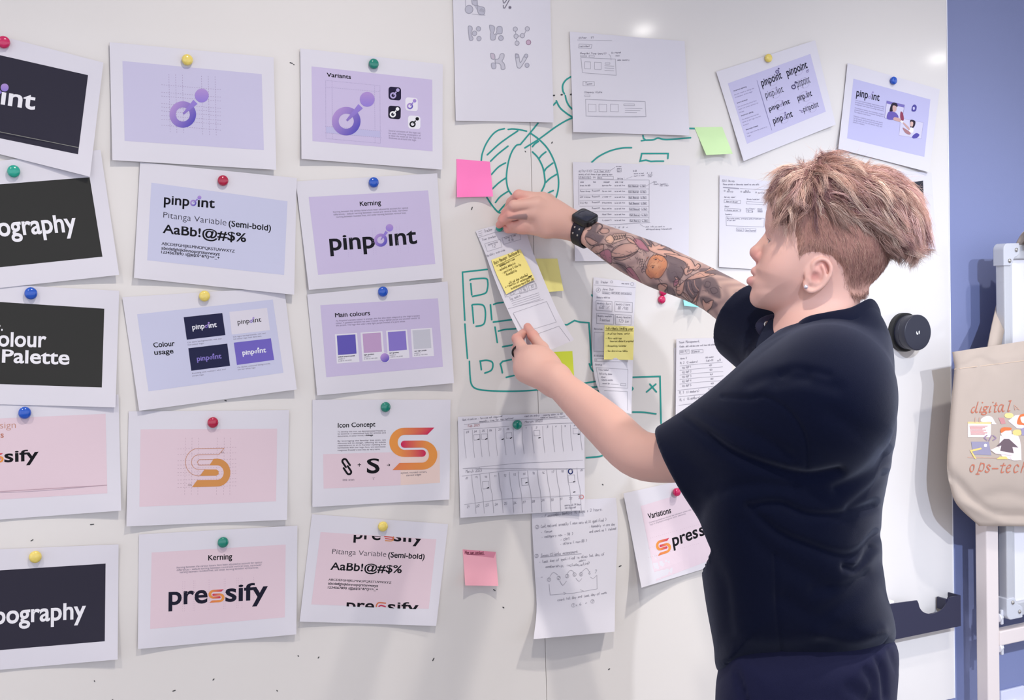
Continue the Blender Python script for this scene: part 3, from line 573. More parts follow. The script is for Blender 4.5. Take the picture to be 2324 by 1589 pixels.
def cropped(p0, p1, h, keep):   # the word is cut off along a line, as it is on the print
    p0 = np.array(p0, float); p1 = np.array(p1, float); lay = []
    ax = (p1-p0)/np.linalg.norm(p1-p0); nrm = np.array([ax[1], -ax[0]])
    for t, a_, b_ in (('pre', 0, .385), ('sify', .57, 1)):
        V, F = text_px(t, s.z([p0+(p1-p0)*a_])[0], s.z([p0+(p1-p0)*b_])[0], h*s.k(), None, .014)
        bm = bmesh.new(); vs = [bm.verts.new((*v, 0)) for v in V]
        for f in F:
            try: bm.faces.new([vs[i] for i in f])
            except ValueError: pass
        pc = s.z([p0+nrm*keep[1]*h])[0]
        bmesh.ops.bisect_plane(bm, geom=bm.verts[:]+bm.edges[:]+bm.faces[:], plane_co=(*pc, 0), plane_no=(*(nrm*keep[0]), 0), clear_outer=True)
        bm.verts.index_update(); VV = np.array([v.co[:2] for v in bm.verts]); s.put((VV, [tuple(v.index for v in f.verts) for f in bm.faces]), ('lettering', (22, 22, 28)), 2); bm.free()
cropped((360, 978), (828, 1006), 66, (1, .38)); cropped((312, 1455), (793, 1475), 66, (-1, .36))
for q in ([(563, 962), (630, 966), (630, 1000), (563, 996)],):
    s.line([(566, 965), (600, 968), (622, 972), (618, 983), (572, 978)], 2.6, (214, 96, 90), 'logo', True); s.line([(572, 992), (612, 994), (628, 982), (626, 966)], 2.6, (222, 150, 96), 'logo', True)
s.line([(575, 1410), (530, 1407), (515, 1420), (512, 1434)], 3, (214, 120, 84), 'logo', True); s.line([(574, 1434), (545, 1425), (528, 1432)], 3, (200, 60, 92), 'logo', True); s.done()
# right side
s = printed('small tilted white sheet with lilac panel showing eight altered logo words', [(1625.5, 162.8), (1850, 91.2), (1897, 282.6), (1687.8, 365.7)], .003, (.002, .006, .010, .010)); s.z = zH
s.panel([(208, 518), (958, 250), (1099, 775), (382, 1068)], (204, 200, 232))
s.dash((472, 490), (608, 945), 1, 1, (150, 145, 185), duty=1)
for a_, b_, h, bo, lo in (((519, 548), (703, 470), 62, .012, None), ((750, 455), (935, 375), 62, .012, None), ((556, 655), (717, 595), 58, -.004, (150, 140, 175)), ((842, 555), (960, 510), 66, .0, None), ((848, 680), (976, 630), 52, .012, (120, 110, 150)), ((586, 772), (776, 697), 40, .012, (150, 140, 175)), ((900, 780), (1036, 728), 48, .004, None), ((626, 888), (801, 818), 54, .010, (120, 110, 160))):
    if lo: pin_word(s, a_, b_, h, (38, 36, 52), bo, lo)
    else: s.text('pinpoint', a_, b_, h, (38, 36, 52), bo)
    mx, my = (np.array(a_)+b_)/2+np.array([0, -18]); P = [(mx+46*math.cos(t), my+46*math.sin(t)) for t in np.linspace(0, 2*PI, 25)]; s.line(P, .7, (186, 176, 210), 'guide_lines', lvl=3)
pin_logo(s, (658, 412), 18, (670, 384), 8, flat=(96, 88, 130)); pin_logo(s, (806, 550), 22, (824, 508), 10, flat=(90, 84, 120)); pin_logo(s, (884, 774), 12, (864, 764), 6, flat=(140, 130, 170)); pin_logo(s, (930, 408), 12, (938, 394), 5, flat=(140, 130, 170))
up = (s.q[0]-s.q[3])
for (x, y), ls in (((262, 592), ('Incorrect spacing', 'Do not rotate or change the', 'orientation of the logo.')), ((293, 702), ('Don\u2019t recolour', 'Do not use any other font,', 'even if it looks similar to', 'change.')), ((330, 818), ('Incorrect sizing', 'The weights must be the', 'same, so the logo may not', 'stretch.')), ((374, 945), ('Incorrect shapes', 'The logo must be used on its', 'logo.'))):
    for k, t in enumerate(ls):
        L_ = len(t)*(7.0 if k else 7.2); yy = y+k*(27 if k != 1 else 30)+(6 if k else 0); s.text(t, (x+k*6, yy), (x+k*6+L_*.95, yy-L_*.33), 10, (60, 56, 80) if k == 0 else (130, 125, 160), .012 if k == 0 else 0, 'paragraph')
s.done()
s = printed('white sheet with lilac panel and an illustration of two people, nearest the board edge', [(1923.7, 143), (2132.8, 202.8), (2109, 391), (1902.7, 338)], .003, (.002, .004, .010, .008)); s.z = zH
s.panel([(1350, 475), (2050, 665), (1995, 1187), (1292, 1018)], (198, 196, 234))
pin_word(s, (1374, 632), (1585, 678), 60, (36, 34, 50), .012, (160, 150, 200))
for k, (x, y) in enumerate(((1368, 676), (1366, 694), (1364, 712), (1362, 745), (1360, 763), (1357, 781), (1352, 820), (1350, 838), (1348, 856), (1346, 874))):
    s.text(('Join our industry leader department online', 'product and create digital specialists that', 'integrate with your existing software.', 'Increasing projects, the automatic insights', 'platform gives your company intelligence', 'that supports every launch.', 'Pinpoint is used by teams all over the world', 'for projects, product and marketing and', 'the growth, so you can always stay, and', 'pinpoint matters.')[k], (x, y), (x+(262 if k not in (5, 9) else (150 if k == 5 else 105)), y+(62 if k not in (5, 9) else (36 if k == 5 else 26))), 11, (130, 125, 160), 0, 'paragraph')
IL = 'illustration'
def poly(P, rgb, lvl=3, sm=False): 
    P = s.z(P); P = spline(P, 5, True)[:-1] if sm else P; s.put((P, [tuple(range(len(P)))]), (IL, tuple(rgb)), lvl)
poly([(1653, 677), (1815, 714), (1790, 860), (1633, 832)], (216, 212, 236), 2); poly([(1653, 677), (1815, 714), (1810, 738), (1650, 700)], (128, 118, 190), 3)
poly([(1780, 835), (1985, 875), (1965, 1020), (1765, 990)], (216, 212, 238), 2); s.box([(1780, 835), (1985, 875), (1965, 1020), (1765, 990)], .7, (120, 112, 160), IL); s.box([(1653, 677), (1815, 714), (1790, 860), (1633, 832)], .7, (120, 112, 160), IL)
poly([(1700, 700), (1740, 698), (1752, 725), (1730, 745), (1700, 775), (1678, 768)], (52, 44, 60), 5, True); poly([(1708, 722), (1740, 728), (1738, 768), (1710, 775)], (214, 176, 170), 6, True)
poly([(1672, 775), (1735, 785), (1760, 830), (1720, 850), (1655, 838)], (112, 98, 178), 5, True); poly([(1725, 825), (1775, 840), (1785, 868), (1750, 862), (1712, 848)], (210, 170, 165), 6, True)
poly([(1780, 775), (1800, 790), (1808, 850), (1785, 855), (1775, 820)], (150, 70, 96), 5, True); poly([(1768, 850), (1800, 860), (1806, 885), (1780, 872)], (240, 236, 244), 6, True)
poly([(1870, 850), (1912, 862), (1905, 910), (1875, 930), (1865, 890)], (52, 44, 60), 5, True); poly([(1870, 868), (1893, 872), (1888, 908), (1868, 905)], (222, 184, 176), 6, True); poly([(1870, 920), (1895, 930), (1890, 965), (1855, 960)], (244, 240, 248), 6, True)
poly([(1800, 880), (1812, 876), (1860, 925), (1852, 940)], (210, 170, 165), 6, True); poly([(1798, 925), (1812, 925), (1868, 965), (1860, 985), (1820, 965)], (176, 130, 135), 6, True)
poly([(1885, 1000), (1920, 970), (1950, 985), (1930, 1012), (1895, 1018)], (92, 84, 168), 5, True); poly([(1885, 728), (1905, 710), (1925, 728), (1915, 770), (1880, 768)], (86, 80, 158), 5, True); poly([(1890, 738), (1905, 732), (1908, 752), (1894, 758)], (204, 200, 236), 6, True); s.done()
s = printed('white sheet with dark corner, half hidden behind the person\u2019s hair', [(1962, 383), (2114, 392), (2126, 566), (1966, 556)], .0022, (.001, .002, .006, .004)); s.z = zI
s.panel([(1985, 424), (2095, 410), (2098, 500), (1988, 512)], (58, 60, 68)); s.done()
s = printed('tilted white sheet headed Variations, half hidden behind the navy shirt', [(1415, 1120), (1655, 1066), (1682, 1266), (1456, 1334)], .004, (.004, .004, .02, .030)); s.z = zN
zs = s.z([(35, 1355), (500, 1215), (520, 1640), (125, 1790)]); s.put(patch(zs), ('printed_panel', (233, 214, 226)), 1)
s.text('Variations', (80, 1430), (214, 1395), 30, (22, 22, 28), .012)
s.para([('Certain guidelines should be followed when the', (85, 1456), (330, 1380), 8), ('logo is displayed alongside other elements.', (90, 1468), (300, 1402), 8)], (150, 140, 155))
s.text('pres', (225, 1590), (372, 1535), 62, (22, 22, 28), .014); s.text('sify', (380, 1532), (500, 1490), 62, (22, 22, 28), .014); s_logo(s, [(125, 1560), (203, 1540), (212, 1620), (135, 1645)])
for k in range(3): s.dash((80, 1545+k*55), (380, 1460+k*55), .6, 26, (210, 185, 200), duty=.4)
s.done()
# ------------------------------------------------------------------ hand-drawn sheets and notes
GR = (132, 130, 142)
s = Sheet('sketch_sheet', 'tall white sheet of pencil letter-logo sketches at the top of the board', 'paper', [(1027, -42), (1248, -30), (1256.5, 278), (1034.5, 274)], .003, (.002, .002, .010, .006), GW); s.z = xA
BL = (164, 162, 176)
def blob(P, w=1.4, fill=(196, 194, 208), sm=True, lc=BL):
    Q = s.z(P); Q = spline(Q, 5, True) if sm else np.concatenate([Q, Q[:1]])
    if fill: s.put((Q[:-1], [tuple(range(len(Q)-1))]), ('pencil_shading', fill), 1)
    s.put(ribbon(Q, w), ('pencil_sketch', lc), 2)
def circ(c, r, **k): blob([(c[0]+r*math.cos(t), c[1]+r*1.05*math.sin(t)) for t in np.linspace(0, 2*PI, 8, endpoint=False)], **k)
circ((393, 188), 78); blob([(455, -60), (455, 70), (500, 105), (560, 110), (605, 128), (690, 150), (712, 210), (690, 290), (610, 290), (570, 240), (560, 160), (552, 60), (552, -60)]); s.line([(318, -40), (325, 130)], .9, BL, 'pencil_sketch'); s.line([(450, 280), (600, 300), (715, 303)], .8, BL, 'pencil_sketch')
for k in range(5): s.line([(590+k*22, 225+k*6), (640+k*14, 165+k*8)], .9, BL, 'pencil_sketch'); s.line([(470+k*16, 20), (490+k*14, -20)], .9, BL, 'pencil_sketch')
s.line([(1075, -40), (1075, 30), (1100, 60), (1160, -20)], 2, (128, 124, 138), 'pencil_sketch', True); s.line([(1078, 105), (1085, 160), (1110, 160), (1215, -30)], 2, (128, 124, 138), 'pencil_sketch'); circ((1212, 150), 26, fill=(120, 112, 128))
blob([(380, 530), (410, 518), (450, 540), (458, 590), (435, 650), (445, 710), (472, 760), (465, 800), (430, 815), (400, 790), (388, 700), (378, 600)]); circ((582, 577), 44); circ((502, 668), 46); circ((592, 772), 44)
blob([(805, 505), (870, 515), (905, 545), (900, 620), (880, 655), (905, 690), (930, 670), (950, 620), (950, 560), (980, 530), (1040, 535), (1058, 570), (1055, 660), (1020, 678), (960, 680), (925, 730), (915, 790), (870, 805), (830, 790), (820, 700), (830, 640), (812, 590)]); circ((1032, 762), 48)
for c in ((1320, 583), (1335, 725), (1355, 865), (1462, 714), (1560, 577)): circ(c, 42, fill=(208, 205, 216))
circ((1585, 848), 46, fill=(205, 178, 200), lc=(160, 130, 150))
for P in ([(1325, 625), (1330, 685)], [(1340, 768), (1345, 825)], [(1378, 722), (1420, 720)], [(1500, 680), (1535, 618)]): s.line(P, 1.3, BL, 'pencil_sketch')
blob([(825, 1075), (860, 1068), (905, 1095), (912, 1180), (870, 1188), (835, 1160)], fill=(204, 192, 206)); blob([(845, 1270), (920, 1270), (928, 1360), (880, 1380), (848, 1350)]); blob([(920, 1195), (985, 1175), (1020, 1090), (1060, 1072), (1095, 1090), (1090, 1160), (1055, 1225), (1095, 1270), (1115, 1350), (1105, 1385), (1040, 1385), (1030, 1310), (990, 1270), (925, 1260)], fill=(206, 203, 214))
blob([(1320, 1100), (1355, 1080), (1390, 1110), (1412, 1240), (1440, 1235), (1500, 1110), (1540, 1082), (1570, 1110), (1540, 1180), (1430, 1350), (1395, 1362), (1355, 1330)], fill=(212, 210, 220)); circ((1355, 1125), 36); circ((1537, 1120), 36); circ((1555, 1308), 42); s.done()
s = Sheet('sketch_sheet', 'white wireframe sheet with two rows of small drawn boxes, under the ceiling-light glint', 'paper', [(1293, 71.6), (1553.7, 93.6), (1565, 307.6), (1301, 299.6)], .003, (.001, .004, .012, .014), GW); s.z = xB
s.hand('Other  V1', (180, 178), (405, 172), 28); s.line([(160, 195), (660, 207)], .95); s.box([(185, 253), (373, 262), (360, 318), (180, 310)], 1); s.hand('Individual', (190, 297), (345, 293), 22); s.hand('Chong Wei Tiong (pencil)', (200, 398), (580, 402), 24); s.rect(208, 415, 292, 436, sk=.02); s.rect(330, 415, 405, 440, sk=.02)
s.hand('Ex-insured', (655, 388), (790, 382), 18); s.hand('item', (700, 430), (770, 428), 16); s.hand('see memory', (740, 492), (915, 490), 20); s.line([(615, 400), (640, 430), (648, 485)], 1, sm=True)
s.box([(212, 450), (710, 470), (722, 705), (236, 668)], .95); s.rect(268, 510, 350, 610, sk=.03); s.rect(408, 516, 505, 618, sk=.02); s.rect(562, 523, 630, 544); 
for y in (568, 598, 634): s.line([(555, y), (690, y+6)], 1)
s.box([(243, 793), (405, 796), (408, 855), (243, 855)], .95); s.hand('Team', (272, 840), (378, 836), 26); s.hand('Company Alpha', (262, 960), (522, 958), 26); s.rect(270, 988, 342, 1012); s.box([(280, 1050), (1140, 1083), (1152, 1300), (288, 1294)], .95)
for x in (318, 472, 640): s.rect(x, 1120, x+112, 1228, sk=.03)
s.rect(832, 1118, 985, 1142)
for y, l in ((1180, 250), (1212, 220), (1240, 170)): s.line([(848, y), (848+l, y+4)], .95)
s.done()
s = Sheet('sketch_sheet', 'white wireframe sheet with a ruled table headed ACTIVITIES, behind the tattooed forearm', 'paper', [(1300, 367.5), (1565, 376), (1563, 592), (1305, 593)], .003, (.001, .003, .006, .006), GW); s.z = xC
s.hand('ACTIVITIES', (155, 205), (362, 200), 30); s.box([(385, 165), (628, 172), (622, 208), (385, 208)], 1); s.hand('+ D Tool A P', (395, 200), (610, 200), 20); s.line([(625, 182), (700, 132)], 1); s.hand('Individual', (712, 124), (798, 124), 12); s.hand('Date 1', (735, 160), (795, 160), 14); s.hand('Date 2', (735, 202), (795, 202), 14); s.box([(733, 145), (795, 145), (795, 180), (733, 180)], .9)
s.hand('summary of all themes & user updating soon', (155, 242), (660, 248), 17); s.box([(155, 262), (335, 266), (338, 302), (155, 302)], 1); s.hand('O Activity', (170, 292), (320, 292), 20); s.box([(440, 265), (676, 268), (676, 308), (436, 305)], 1); s.hand('Search', (445, 295), (505, 295), 17); s.hand('19', (365, 296), (405, 296), 24); s.hand('Sorting *', (735, 308), (845, 308), 18)
s.hand('N.B.', (975, 196), (1040, 196), 22); s.hand('search is local', (985, 232), (1135, 226), 15); s.hand('count in total', (985, 268), (1145, 258), 15); s.hand('A - Z', (1180, 225), (1258, 222), 17); s.hand('Alpha', (1195, 252), (1262, 250), 13); s.hand('time', (1195, 277), (1250, 275), 13); s.line([(875, 302), (960, 270)], .8)
s.line([(155, 320), (500, 318), (1215, 322)], .95); s.line([(155, 320), (158, 700)], 1); s.line([(1215, 322), (1212, 965)], 1)
for k, t in enumerate(('NAME', 'TYPE', 'CATEGORY', 'DATE / TIME')): s.hand(t, (180+[0, 188, 350, 525][k], 362), (180+[55, 235, 440, 645][k], 362), 15)
for k in range(7):
    y = 412+k*87; 
    if k: s.line([(170, y-45+8*(k < 4)), (560, y-50+6*(k < 4)), (1215, y-44)], .95)
    if k < 4: s.hand(('Group Ind BOD', 'Focus Group', 'LEAP & Follow', 'City Run')[k], (175, y), (330-40*(k == 3), y), 17)
    if 0 < k < 5: s.hand('Present(%)', (355, y-4), (475, y-8), 20)
    s.hand(('Business Run', 'Person meet', 'MRT', 'E Phone meeting', 'Phone meeting', 'Good Memo', 'Loan')[k], (510, y), (650, y-4), 17); s.hand('to be set from', (695, y), (850, y-2), 16)
    s.box([(898+k*4, y-20), (1050+k*5, y-18), (1050+k*5, y+20), (900+k*4, y+18)], .95); s.hand('Full Reserve', (905+k*4, y+9), (1045+k*4, y+9), 20, w=1.3); s.box([(1075+k*5, y-18), (1160+k*5, y-18), (1163+k*5, y+18), (1077+k*5, y+16)], .95); s.hand('x Del', (1085+k*5, y+9), (1155+k*5, y+9), 20, w=1.2)
s.line([(1170, 412), (1275, 352)], 1); s.hand('Edit', (1280, 358), (1330, 356), 18); s.hand('Event (summary', (1285, 392), (1490, 388), 18); s.hand('not view)', (1375, 414), (1508, 412), 16); s.hand('1 2 3 4', (690, 1040), (900, 1040), 16); s.line([(1080, 985), (1110, 1010), (1150, 1025)], .9); s.hand('what info you want on', (1160, 1032), (1450, 1028), 17); s.hand('editing and saving (information?)', (1170, 1070), (1555, 1065), 18); s.line([(590, 995), (1230, 960)], 1); s.done()
s = Sheet('sketch_sheet', 'white form wireframe sheet in front of the person\u2019s face', 'paper', [(1633, 397), (1800, 419), (1808, 618), (1632, 606)], .003, (.001, .002, .004, .004), GW); s.z = xD
s.hand('Edit Survey', (140, 160), (345, 165), 34); s.hand('There exists a taxonomy saved as you edit', (148, 215), (745, 218), 24); s.line([(155, 255), (410, 275)], 2.6, (165, 162, 175)); s.line([(430, 272), (870, 298)], 1); s.hand('Activity', (215, 332), (320, 335), 22); s.hand('By', (235, 302), (270, 302), 18); s.hand('publishing', (485, 337), (605, 340), 20); s.hand('Day 2', (515, 318), (575, 318), 15); s.hand('approving', (725, 350), (830, 352), 18)
circ_ = lambda c, r: s.line([(c[0]+r*math.cos(t), c[1]+r*math.sin(t)) for t in np.linspace(0, 2*PI, 13)], 1.4)
circ_((178, 312), 10); circ_((450, 325), 9); circ_((693, 338), 9)
s.hand('Survey name*', (172, 422), (360, 425), 22); s.box([(172, 455), (443, 468), (440, 518), (170, 505)], 1); s.hand('Name of Manager', (205, 495), (400, 500), 18); s.hand('Survey location*', (540, 455), (755, 462), 20); s.box([(540, 485), (850, 505), (845, 540), (535, 525)], 1)
s.hand('Date*', (180, 578), (262, 578), 20); s.box([(182, 595), (445, 612), (442, 655), (180, 640)], 1); s.hand('Choose option  v', (212, 634), (440, 640), 16); s.hand('no of hours*', (525, 612), (680, 615), 17); s.hand('amount', (715, 612), (795, 615), 14); s.box([(535, 630), (640, 638), (640, 665), (535, 660)], 1); s.hand('2  8', (560, 658), (640, 662), 17); s.box([(722, 632), (795, 636), (795, 662), (722, 660)], 1); s.hand('SAVE', (728, 655), (790, 658), 16)
s.hand('Summary', (188, 705), (300, 705), 20); s.box([(202, 735), (828, 762), (822, 905), (205, 882)], .95); s.hand('This is the summary, writing two parts of each unit', (215, 772), (780, 780), 18); s.hand('of your work', (220, 800), (355, 803), 16); s.box([(370, 920), (488, 925), (485, 978), (370, 972)], 1); s.hand('Cancel', (385, 960), (470, 962), 20); s.box([(512, 925), (692, 935), (690, 985), (512, 978)], 1); s.hand('Save Progress', (525, 968), (685, 972), 20); s.done()
# list of guests (two sheets, one over the other)
Sheet('sketch_sheet', 'white sheet peeping out behind the name list sheet, mostly covered', 'paper', [(1530, 790), (1648, 768), (1665, 955), (1532, 962)], .0012, (0, 0, .002, .002), GW).done()
s = Sheet('sketch_sheet', 'white ruled list sheet beside the navy sleeve, above the near elbow', 'paper', [(1535, 769), (1658, 766), (1668, 965), (1533.5, 960)], .006, (.001, .002, .004, .006), GW); s.z = xF
s.hand('Team Management', (165, 232), (540, 210), 38); s.hand('Create, edit and save your next team and schedule', (180, 305), (850, 262), 26); s.box([(180, 358), (352, 348), (352, 418), (180, 428)], .95); s.hand('ADD PLY', (190, 402), (340, 390), 30); s.box([(388, 355), (600, 343), (602, 400), (390, 412)], 1); s.hand('Q Search', (410, 395), (540, 385), 26)
s.hand('Name E', (195, 520), (315, 510), 28); s.hand('Job number', (640, 498), (800, 485), 22); s.hand('PL 2  (3 members)', (190, 605), (510, 575), 36); s.hand('5 out of 8', (660, 560), (785, 548), 32); s.hand('o X', (865, 555), (920, 545), 30, w=1.6)
for k in range(5): y = 640+k*82; s.line([(180, y), (560, y-38), (950+k*6, y-66)], .95); s.hand('. PLS REP %d' % (k+1), (195, y+58), (390, y+30), 30); s.hand('YES', (710+k*8, y+2), (765+k*8, y-4), 22)
s.line([(145, 1080), (950, 985)], .95); s.hand('PL 3  (4 members)', (175, 1145), (535, 1105), 42); s.hand('5 out of 8', (705, 1075), (830, 1062), 34); s.line([(160, 1198), (850, 1118)], .95); s.hand('PL 4  (6 members)', (185, 1275), (555, 1220), 44); s.hand('8 out', (725, 1195), (820, 1180), 38); s.line([(165, 1350), (740, 1275)], .95); s.done()
# the curling phone wireframe strip
s = Sheet('sketch_sheet', 'narrow grey-white strip of phone wireframe, its lower end curling off the board', 'paper', None, 0, group=GW, rows=[(1347, 629, 1444, 641, .003, .003, .004), (1345, 690, 1440, 700, .003, .004, .012), (1344, 760, 1438, 768, .004, .008, .018), (1346, 835, 1436, 838, .010, .018, .024), (1362, 893, 1434, 890, .03, .04, .022), (1392, 929, 1433, 940, .055, .07, .012)]); s.z = xE
s.line([(105, 85), (135, 88)], 1); s.line([(105, 97), (135, 100)], 1); s.line([(105, 110), (135, 112)], 1); s.hand('Tracker', (160, 108), (245, 112), 26); s.hand('see more', (388, 118), (470, 122), 17); circ_ = lambda c, r: s.line([(c[0]+r*math.cos(t), c[1]+r*math.sin(t)) for t in np.linspace(0, 2*PI, 13)], 1)
circ_((505, 120), 18); circ_((280, 95), 12); s.line([(90, 128), (540, 158)], .95); circ_((135, 185), 24); s.hand('A', (124, 195), (146, 196), 22); s.hand('Jane Doe', (178, 185), (300, 188), 22); s.box([(178, 202), (262, 208), (262, 230), (178, 224)], .9); s.box([(280, 205), (370, 208), (372, 232), (280, 226)], .9); s.box([(385, 210), (497, 214), (498, 238), (385, 232)], .9); s.hand('tracker', (185, 220), (255, 224), 13); s.hand('KEY DATE', (285, 222), (365, 226), 13); s.hand('milestone', (390, 227), (490, 232), 13)
s.hand('Summary metrics', (115, 272), (262, 274), 17)
for q, a, b in (([(110, 300), (285, 310), (285, 418), (112, 405)], 'Monthly Score', '68 %'), ([(316, 310), (508, 322), (506, 430), (316, 420)], 'Monthly 2 Score', '80 /100'), ([(116, 437), (305, 452), (303, 558), (116, 550)], 'Monthly complete', '3 sessions'), ([(322, 450), (495, 462), (492, 568), (322, 558)], 'Monthly Duration', '120 km')):
    s.box(q, 1.1); x, y = q[0]; s.hand(a, (x+12, y+38), (x+165, y+42), 16); s.hand(b, (x+32, y+84), (x+145, y+92), 30)
s.hand('Activities', (88, 615), (180, 620), 18); s.box([(90, 645), (330, 655), (325, 860), (85, 855)], 1); s.hand('All Activities', (85, 910), (190, 912), 18); s.box([(95, 932), (455, 945), (455, 970), (95, 965)], 1); circ_((112, 950), 8); s.hand('Upcoming', (100, 1005), (175, 1008), 16); s.box([(110, 1032), (458, 1052), (455, 1258), (150, 1240)], 1); s.hand('Title (date)', (135, 1062), (248, 1066), 16); s.hand('Activity Name', (145, 1105), (285, 1112), 18); s.hand('about', (165, 1140), (215, 1142), 16); s.hand('Company events', (170, 1172), (292, 1175), 15); s.hand('owned by', (180, 1210), (260, 1212), 15); s.line([(270, 1212), (355, 1216)], 1); s.box([(380, 1205), (435, 1208), (435, 1232), (378, 1230)], 1); s.line([(200, 1282), (452, 1295), (455, 1500)], 1); s.done()
# calendar sheet
s = Sheet('sketch_sheet', 'landscape white calendar sheet headed March under a green magnet', 'paper', [(1039, 946), (1326, 935), (1327.6, 1158), (1044.8, 1175.5)], .006, (.002, .006, .012, .006), GW); s.z = xG
s.hand('Qualification : Service not required', (125, 158), (700, 105), 24); s.hand('assembly time for new customer', (370, 182), (870, 130), 24); s.hand('cash on entry : coming soon in A3', (1020, 105), (1570, 72), 28); s.hand('receive assembly result', (1250, 120), (1610, 105), 18)
s.line([(148, 212), (820, 150), (1650, 120)], 1); s.hand('Feb 2023', (205, 250), (375, 235), 30, (190, 150, 155)); s.hand('March 2023', (1025, 190), (1280, 172), 26); s.line([(140, 285), (800, 240)], 1); s.line([(1020, 225), (1430, 200), (1740, 190)], 1)
for k, x in enumerate((148, 268, 376, 485, 600, 722, 855, 983, 1128, 1282, 1425, 1552, 1682, 1820)): y = 300-k*7; s.line([(x, y), (x+8, y+180), (x+32, y+400-k*2)], 1, sm=True)
for k, x in enumerate((178, 292, 405, 512, 645, 760)): s.hand(str(23+k), (x, 335-k*9), (x+42, 332-k*9), 24)
for k, x in enumerate((1035, 1185, 1340, 1465, 1600, 1735)): s.hand(str(1+k), (x, 275-k*8), (x+20, 274-k*8), 24)
for x, y in ((288, 362), (396, 352), (752, 335), (1155, 300), (1718, 270)): s.box([(x, y), (x+84, y-4), (x+88, y+72), (x+4, y+78)], 1)
for x, y in ((348, 430), (462, 424), (820, 410), (700, 428), (1230, 404), (1798, 354), (1042, 1054), (485, 1130), (1732, 1038), (1732, 1186)): s.line([(x-8, y+4), (x+18, y-8 if x < 1100 else y-2)], 2.2, (50, 48, 56), 'handwriting')
s.line([(130, 850), (900, 775), (1860, 728)], 1); s.line([(135, 850), (1885, 850)], .8); s.hand('March 2023', (175, 912), (405, 890), 40); s.line([(120, 958), (800, 875), (1880, 850)], .95)
for k, x in enumerate((255, 375, 510, 645, 800, 928, 1065, 1205, 1340, 1478, 1630, 1775)): y0 = 935-k*9; s.line([(x, y0), (x+20, y0+200), (x+45, y0+330-k*2), (x+65, 1500-k*4)], 1.1, sm=True)
for k in range(13): s.hand(str(8+k), (170+k*138, 1002-k*10), (205+k*138, 1000-k*10), 28); s.hand(str(21+k), (190+k*134, 1415-k*11), (235+k*134, 1411-k*11), 30)
s.line([(150, 1370), (700, 1290), (1850, 1228)], .95)
for x, y in ((412, 1038), (975, 988), (1648, 945)): s.box([(x, y), (x+92, y-6), (x+98, y+98), (x+8, y+106)], 1)
s.line([(1650+33+30*math.cos(t), 890+36*math.sin(t)) for t in np.linspace(0, 2*PI, 16)], 2.6, (40, 52, 110), 'blue_ring'); s.line([(1842+30*math.cos(t), 1258+28*math.sin(t)) for t in np.linspace(0, 2*PI, 16)], 1.8, (214, 140, 140), 'red_ring'); s.hand('coming at 14 days', (1600, 1390), (1835, 1372), 24, w=.9); s.hand('not required', (1605, 1425), (1760, 1415), 20, w=.9); s.done()
# notes sheet
s = Sheet('sketch_sheet', 'portrait white sheet of handwritten notes with a zigzag route diagram, below the calendar', 'paper', None, 0, group=GW, rows=[(1207, 1139, 1398, 1130, .002, .002, .0), (1208, 1200, 1402, 1190, .003, .003, .006), (1213, 1290, 1399, 1280, .004, .006, .010), (1218, 1380, 1396, 1365, .006, .012, .014), (1211, 1451, 1395, 1434, .030, .028, .006)]); s.z = xH
s.hand('- / assembly before 10 days + 2 hours.', (140, 215), (815, 135), 30); s.line([(205, 205), (330, 185)], 2); s.line([(365, 178), (440, 165)], 2)
def num(c, t): s.line([(c[0]+19*math.cos(a), c[1]+21*math.sin(a)) for a in np.linspace(0, 2*PI, 14)], .95); s.hand(t, (c[0]-9, c[1]+13), (c[0]+11, c[1]+12), 28)
num((92, 318), '2'); num((86, 635), '3'); s.hand('Cost national annually ( make sure still qualified )', (135, 325), (850, 252), 28); s.hand('- focus', (135, 385), (258, 372), 24); s.hand('- category non - SB )', (140, 440), (488, 402), 26); s.hand('- CPP1', (345, 472), (450, 460), 24); s.hand('- others ( non-SB )', (345, 515), (640, 478), 26); s.hand(': Assembly in one day', (655, 325), (945, 298), 24); s.hand('and count as 1 instead', (665, 382), (958, 345), 24)
s.hand('Seven Clients assessment', (135, 645), (540, 598), 30); s.line([(130, 650), (575, 610)], 1.6); s.hand('- last day of qualified is also 1st day of', (115, 715), (830, 625), 28); s.hand('membership, include', (185, 765), (545, 740), 26); s.hand('admin', (550, 700), (625, 685), 18); s.hand('visiting)', (545, 750), (670, 715), 24); s.line([(135, 868), (152, 868)], .95)
num((222, 893), '1'); num((328, 875), '2'); num((420, 855), '3'); num((500, 838), '5'); num((572, 835), '5'); s.hand('6', (655, 835), (680, 833), 32); s.hand('7', (722, 825), (746, 823), 34)
for P in ([(230, 860), (270, 815), (320, 845)], [(338, 905), (372, 955), (412, 910)], [(418, 830), (460, 790), (500, 820)], [(515, 880), (550, 912), (580, 882)], [(580, 810), (630, 770), (668, 815)], [(672, 865), (705, 882), (738, 850)]): s.line(P, 1, sm=True)
s.line([(222, 942), (235, 1062), (500, 1040), (748, 995), (745, 845)], .95); s.line([(378, 1032), (408, 1043), (385, 1058)], 1); s.line([(562, 1003), (598, 1018), (572, 1032)], 1); s.hand('count 1st day and last day of week', (315, 1128), (858, 1045), 24); num((487, 1175), '1'); s.hand('+ 6  =', (515, 1182), (640, 1160), 28); num((697, 1132), '7'); s.done()
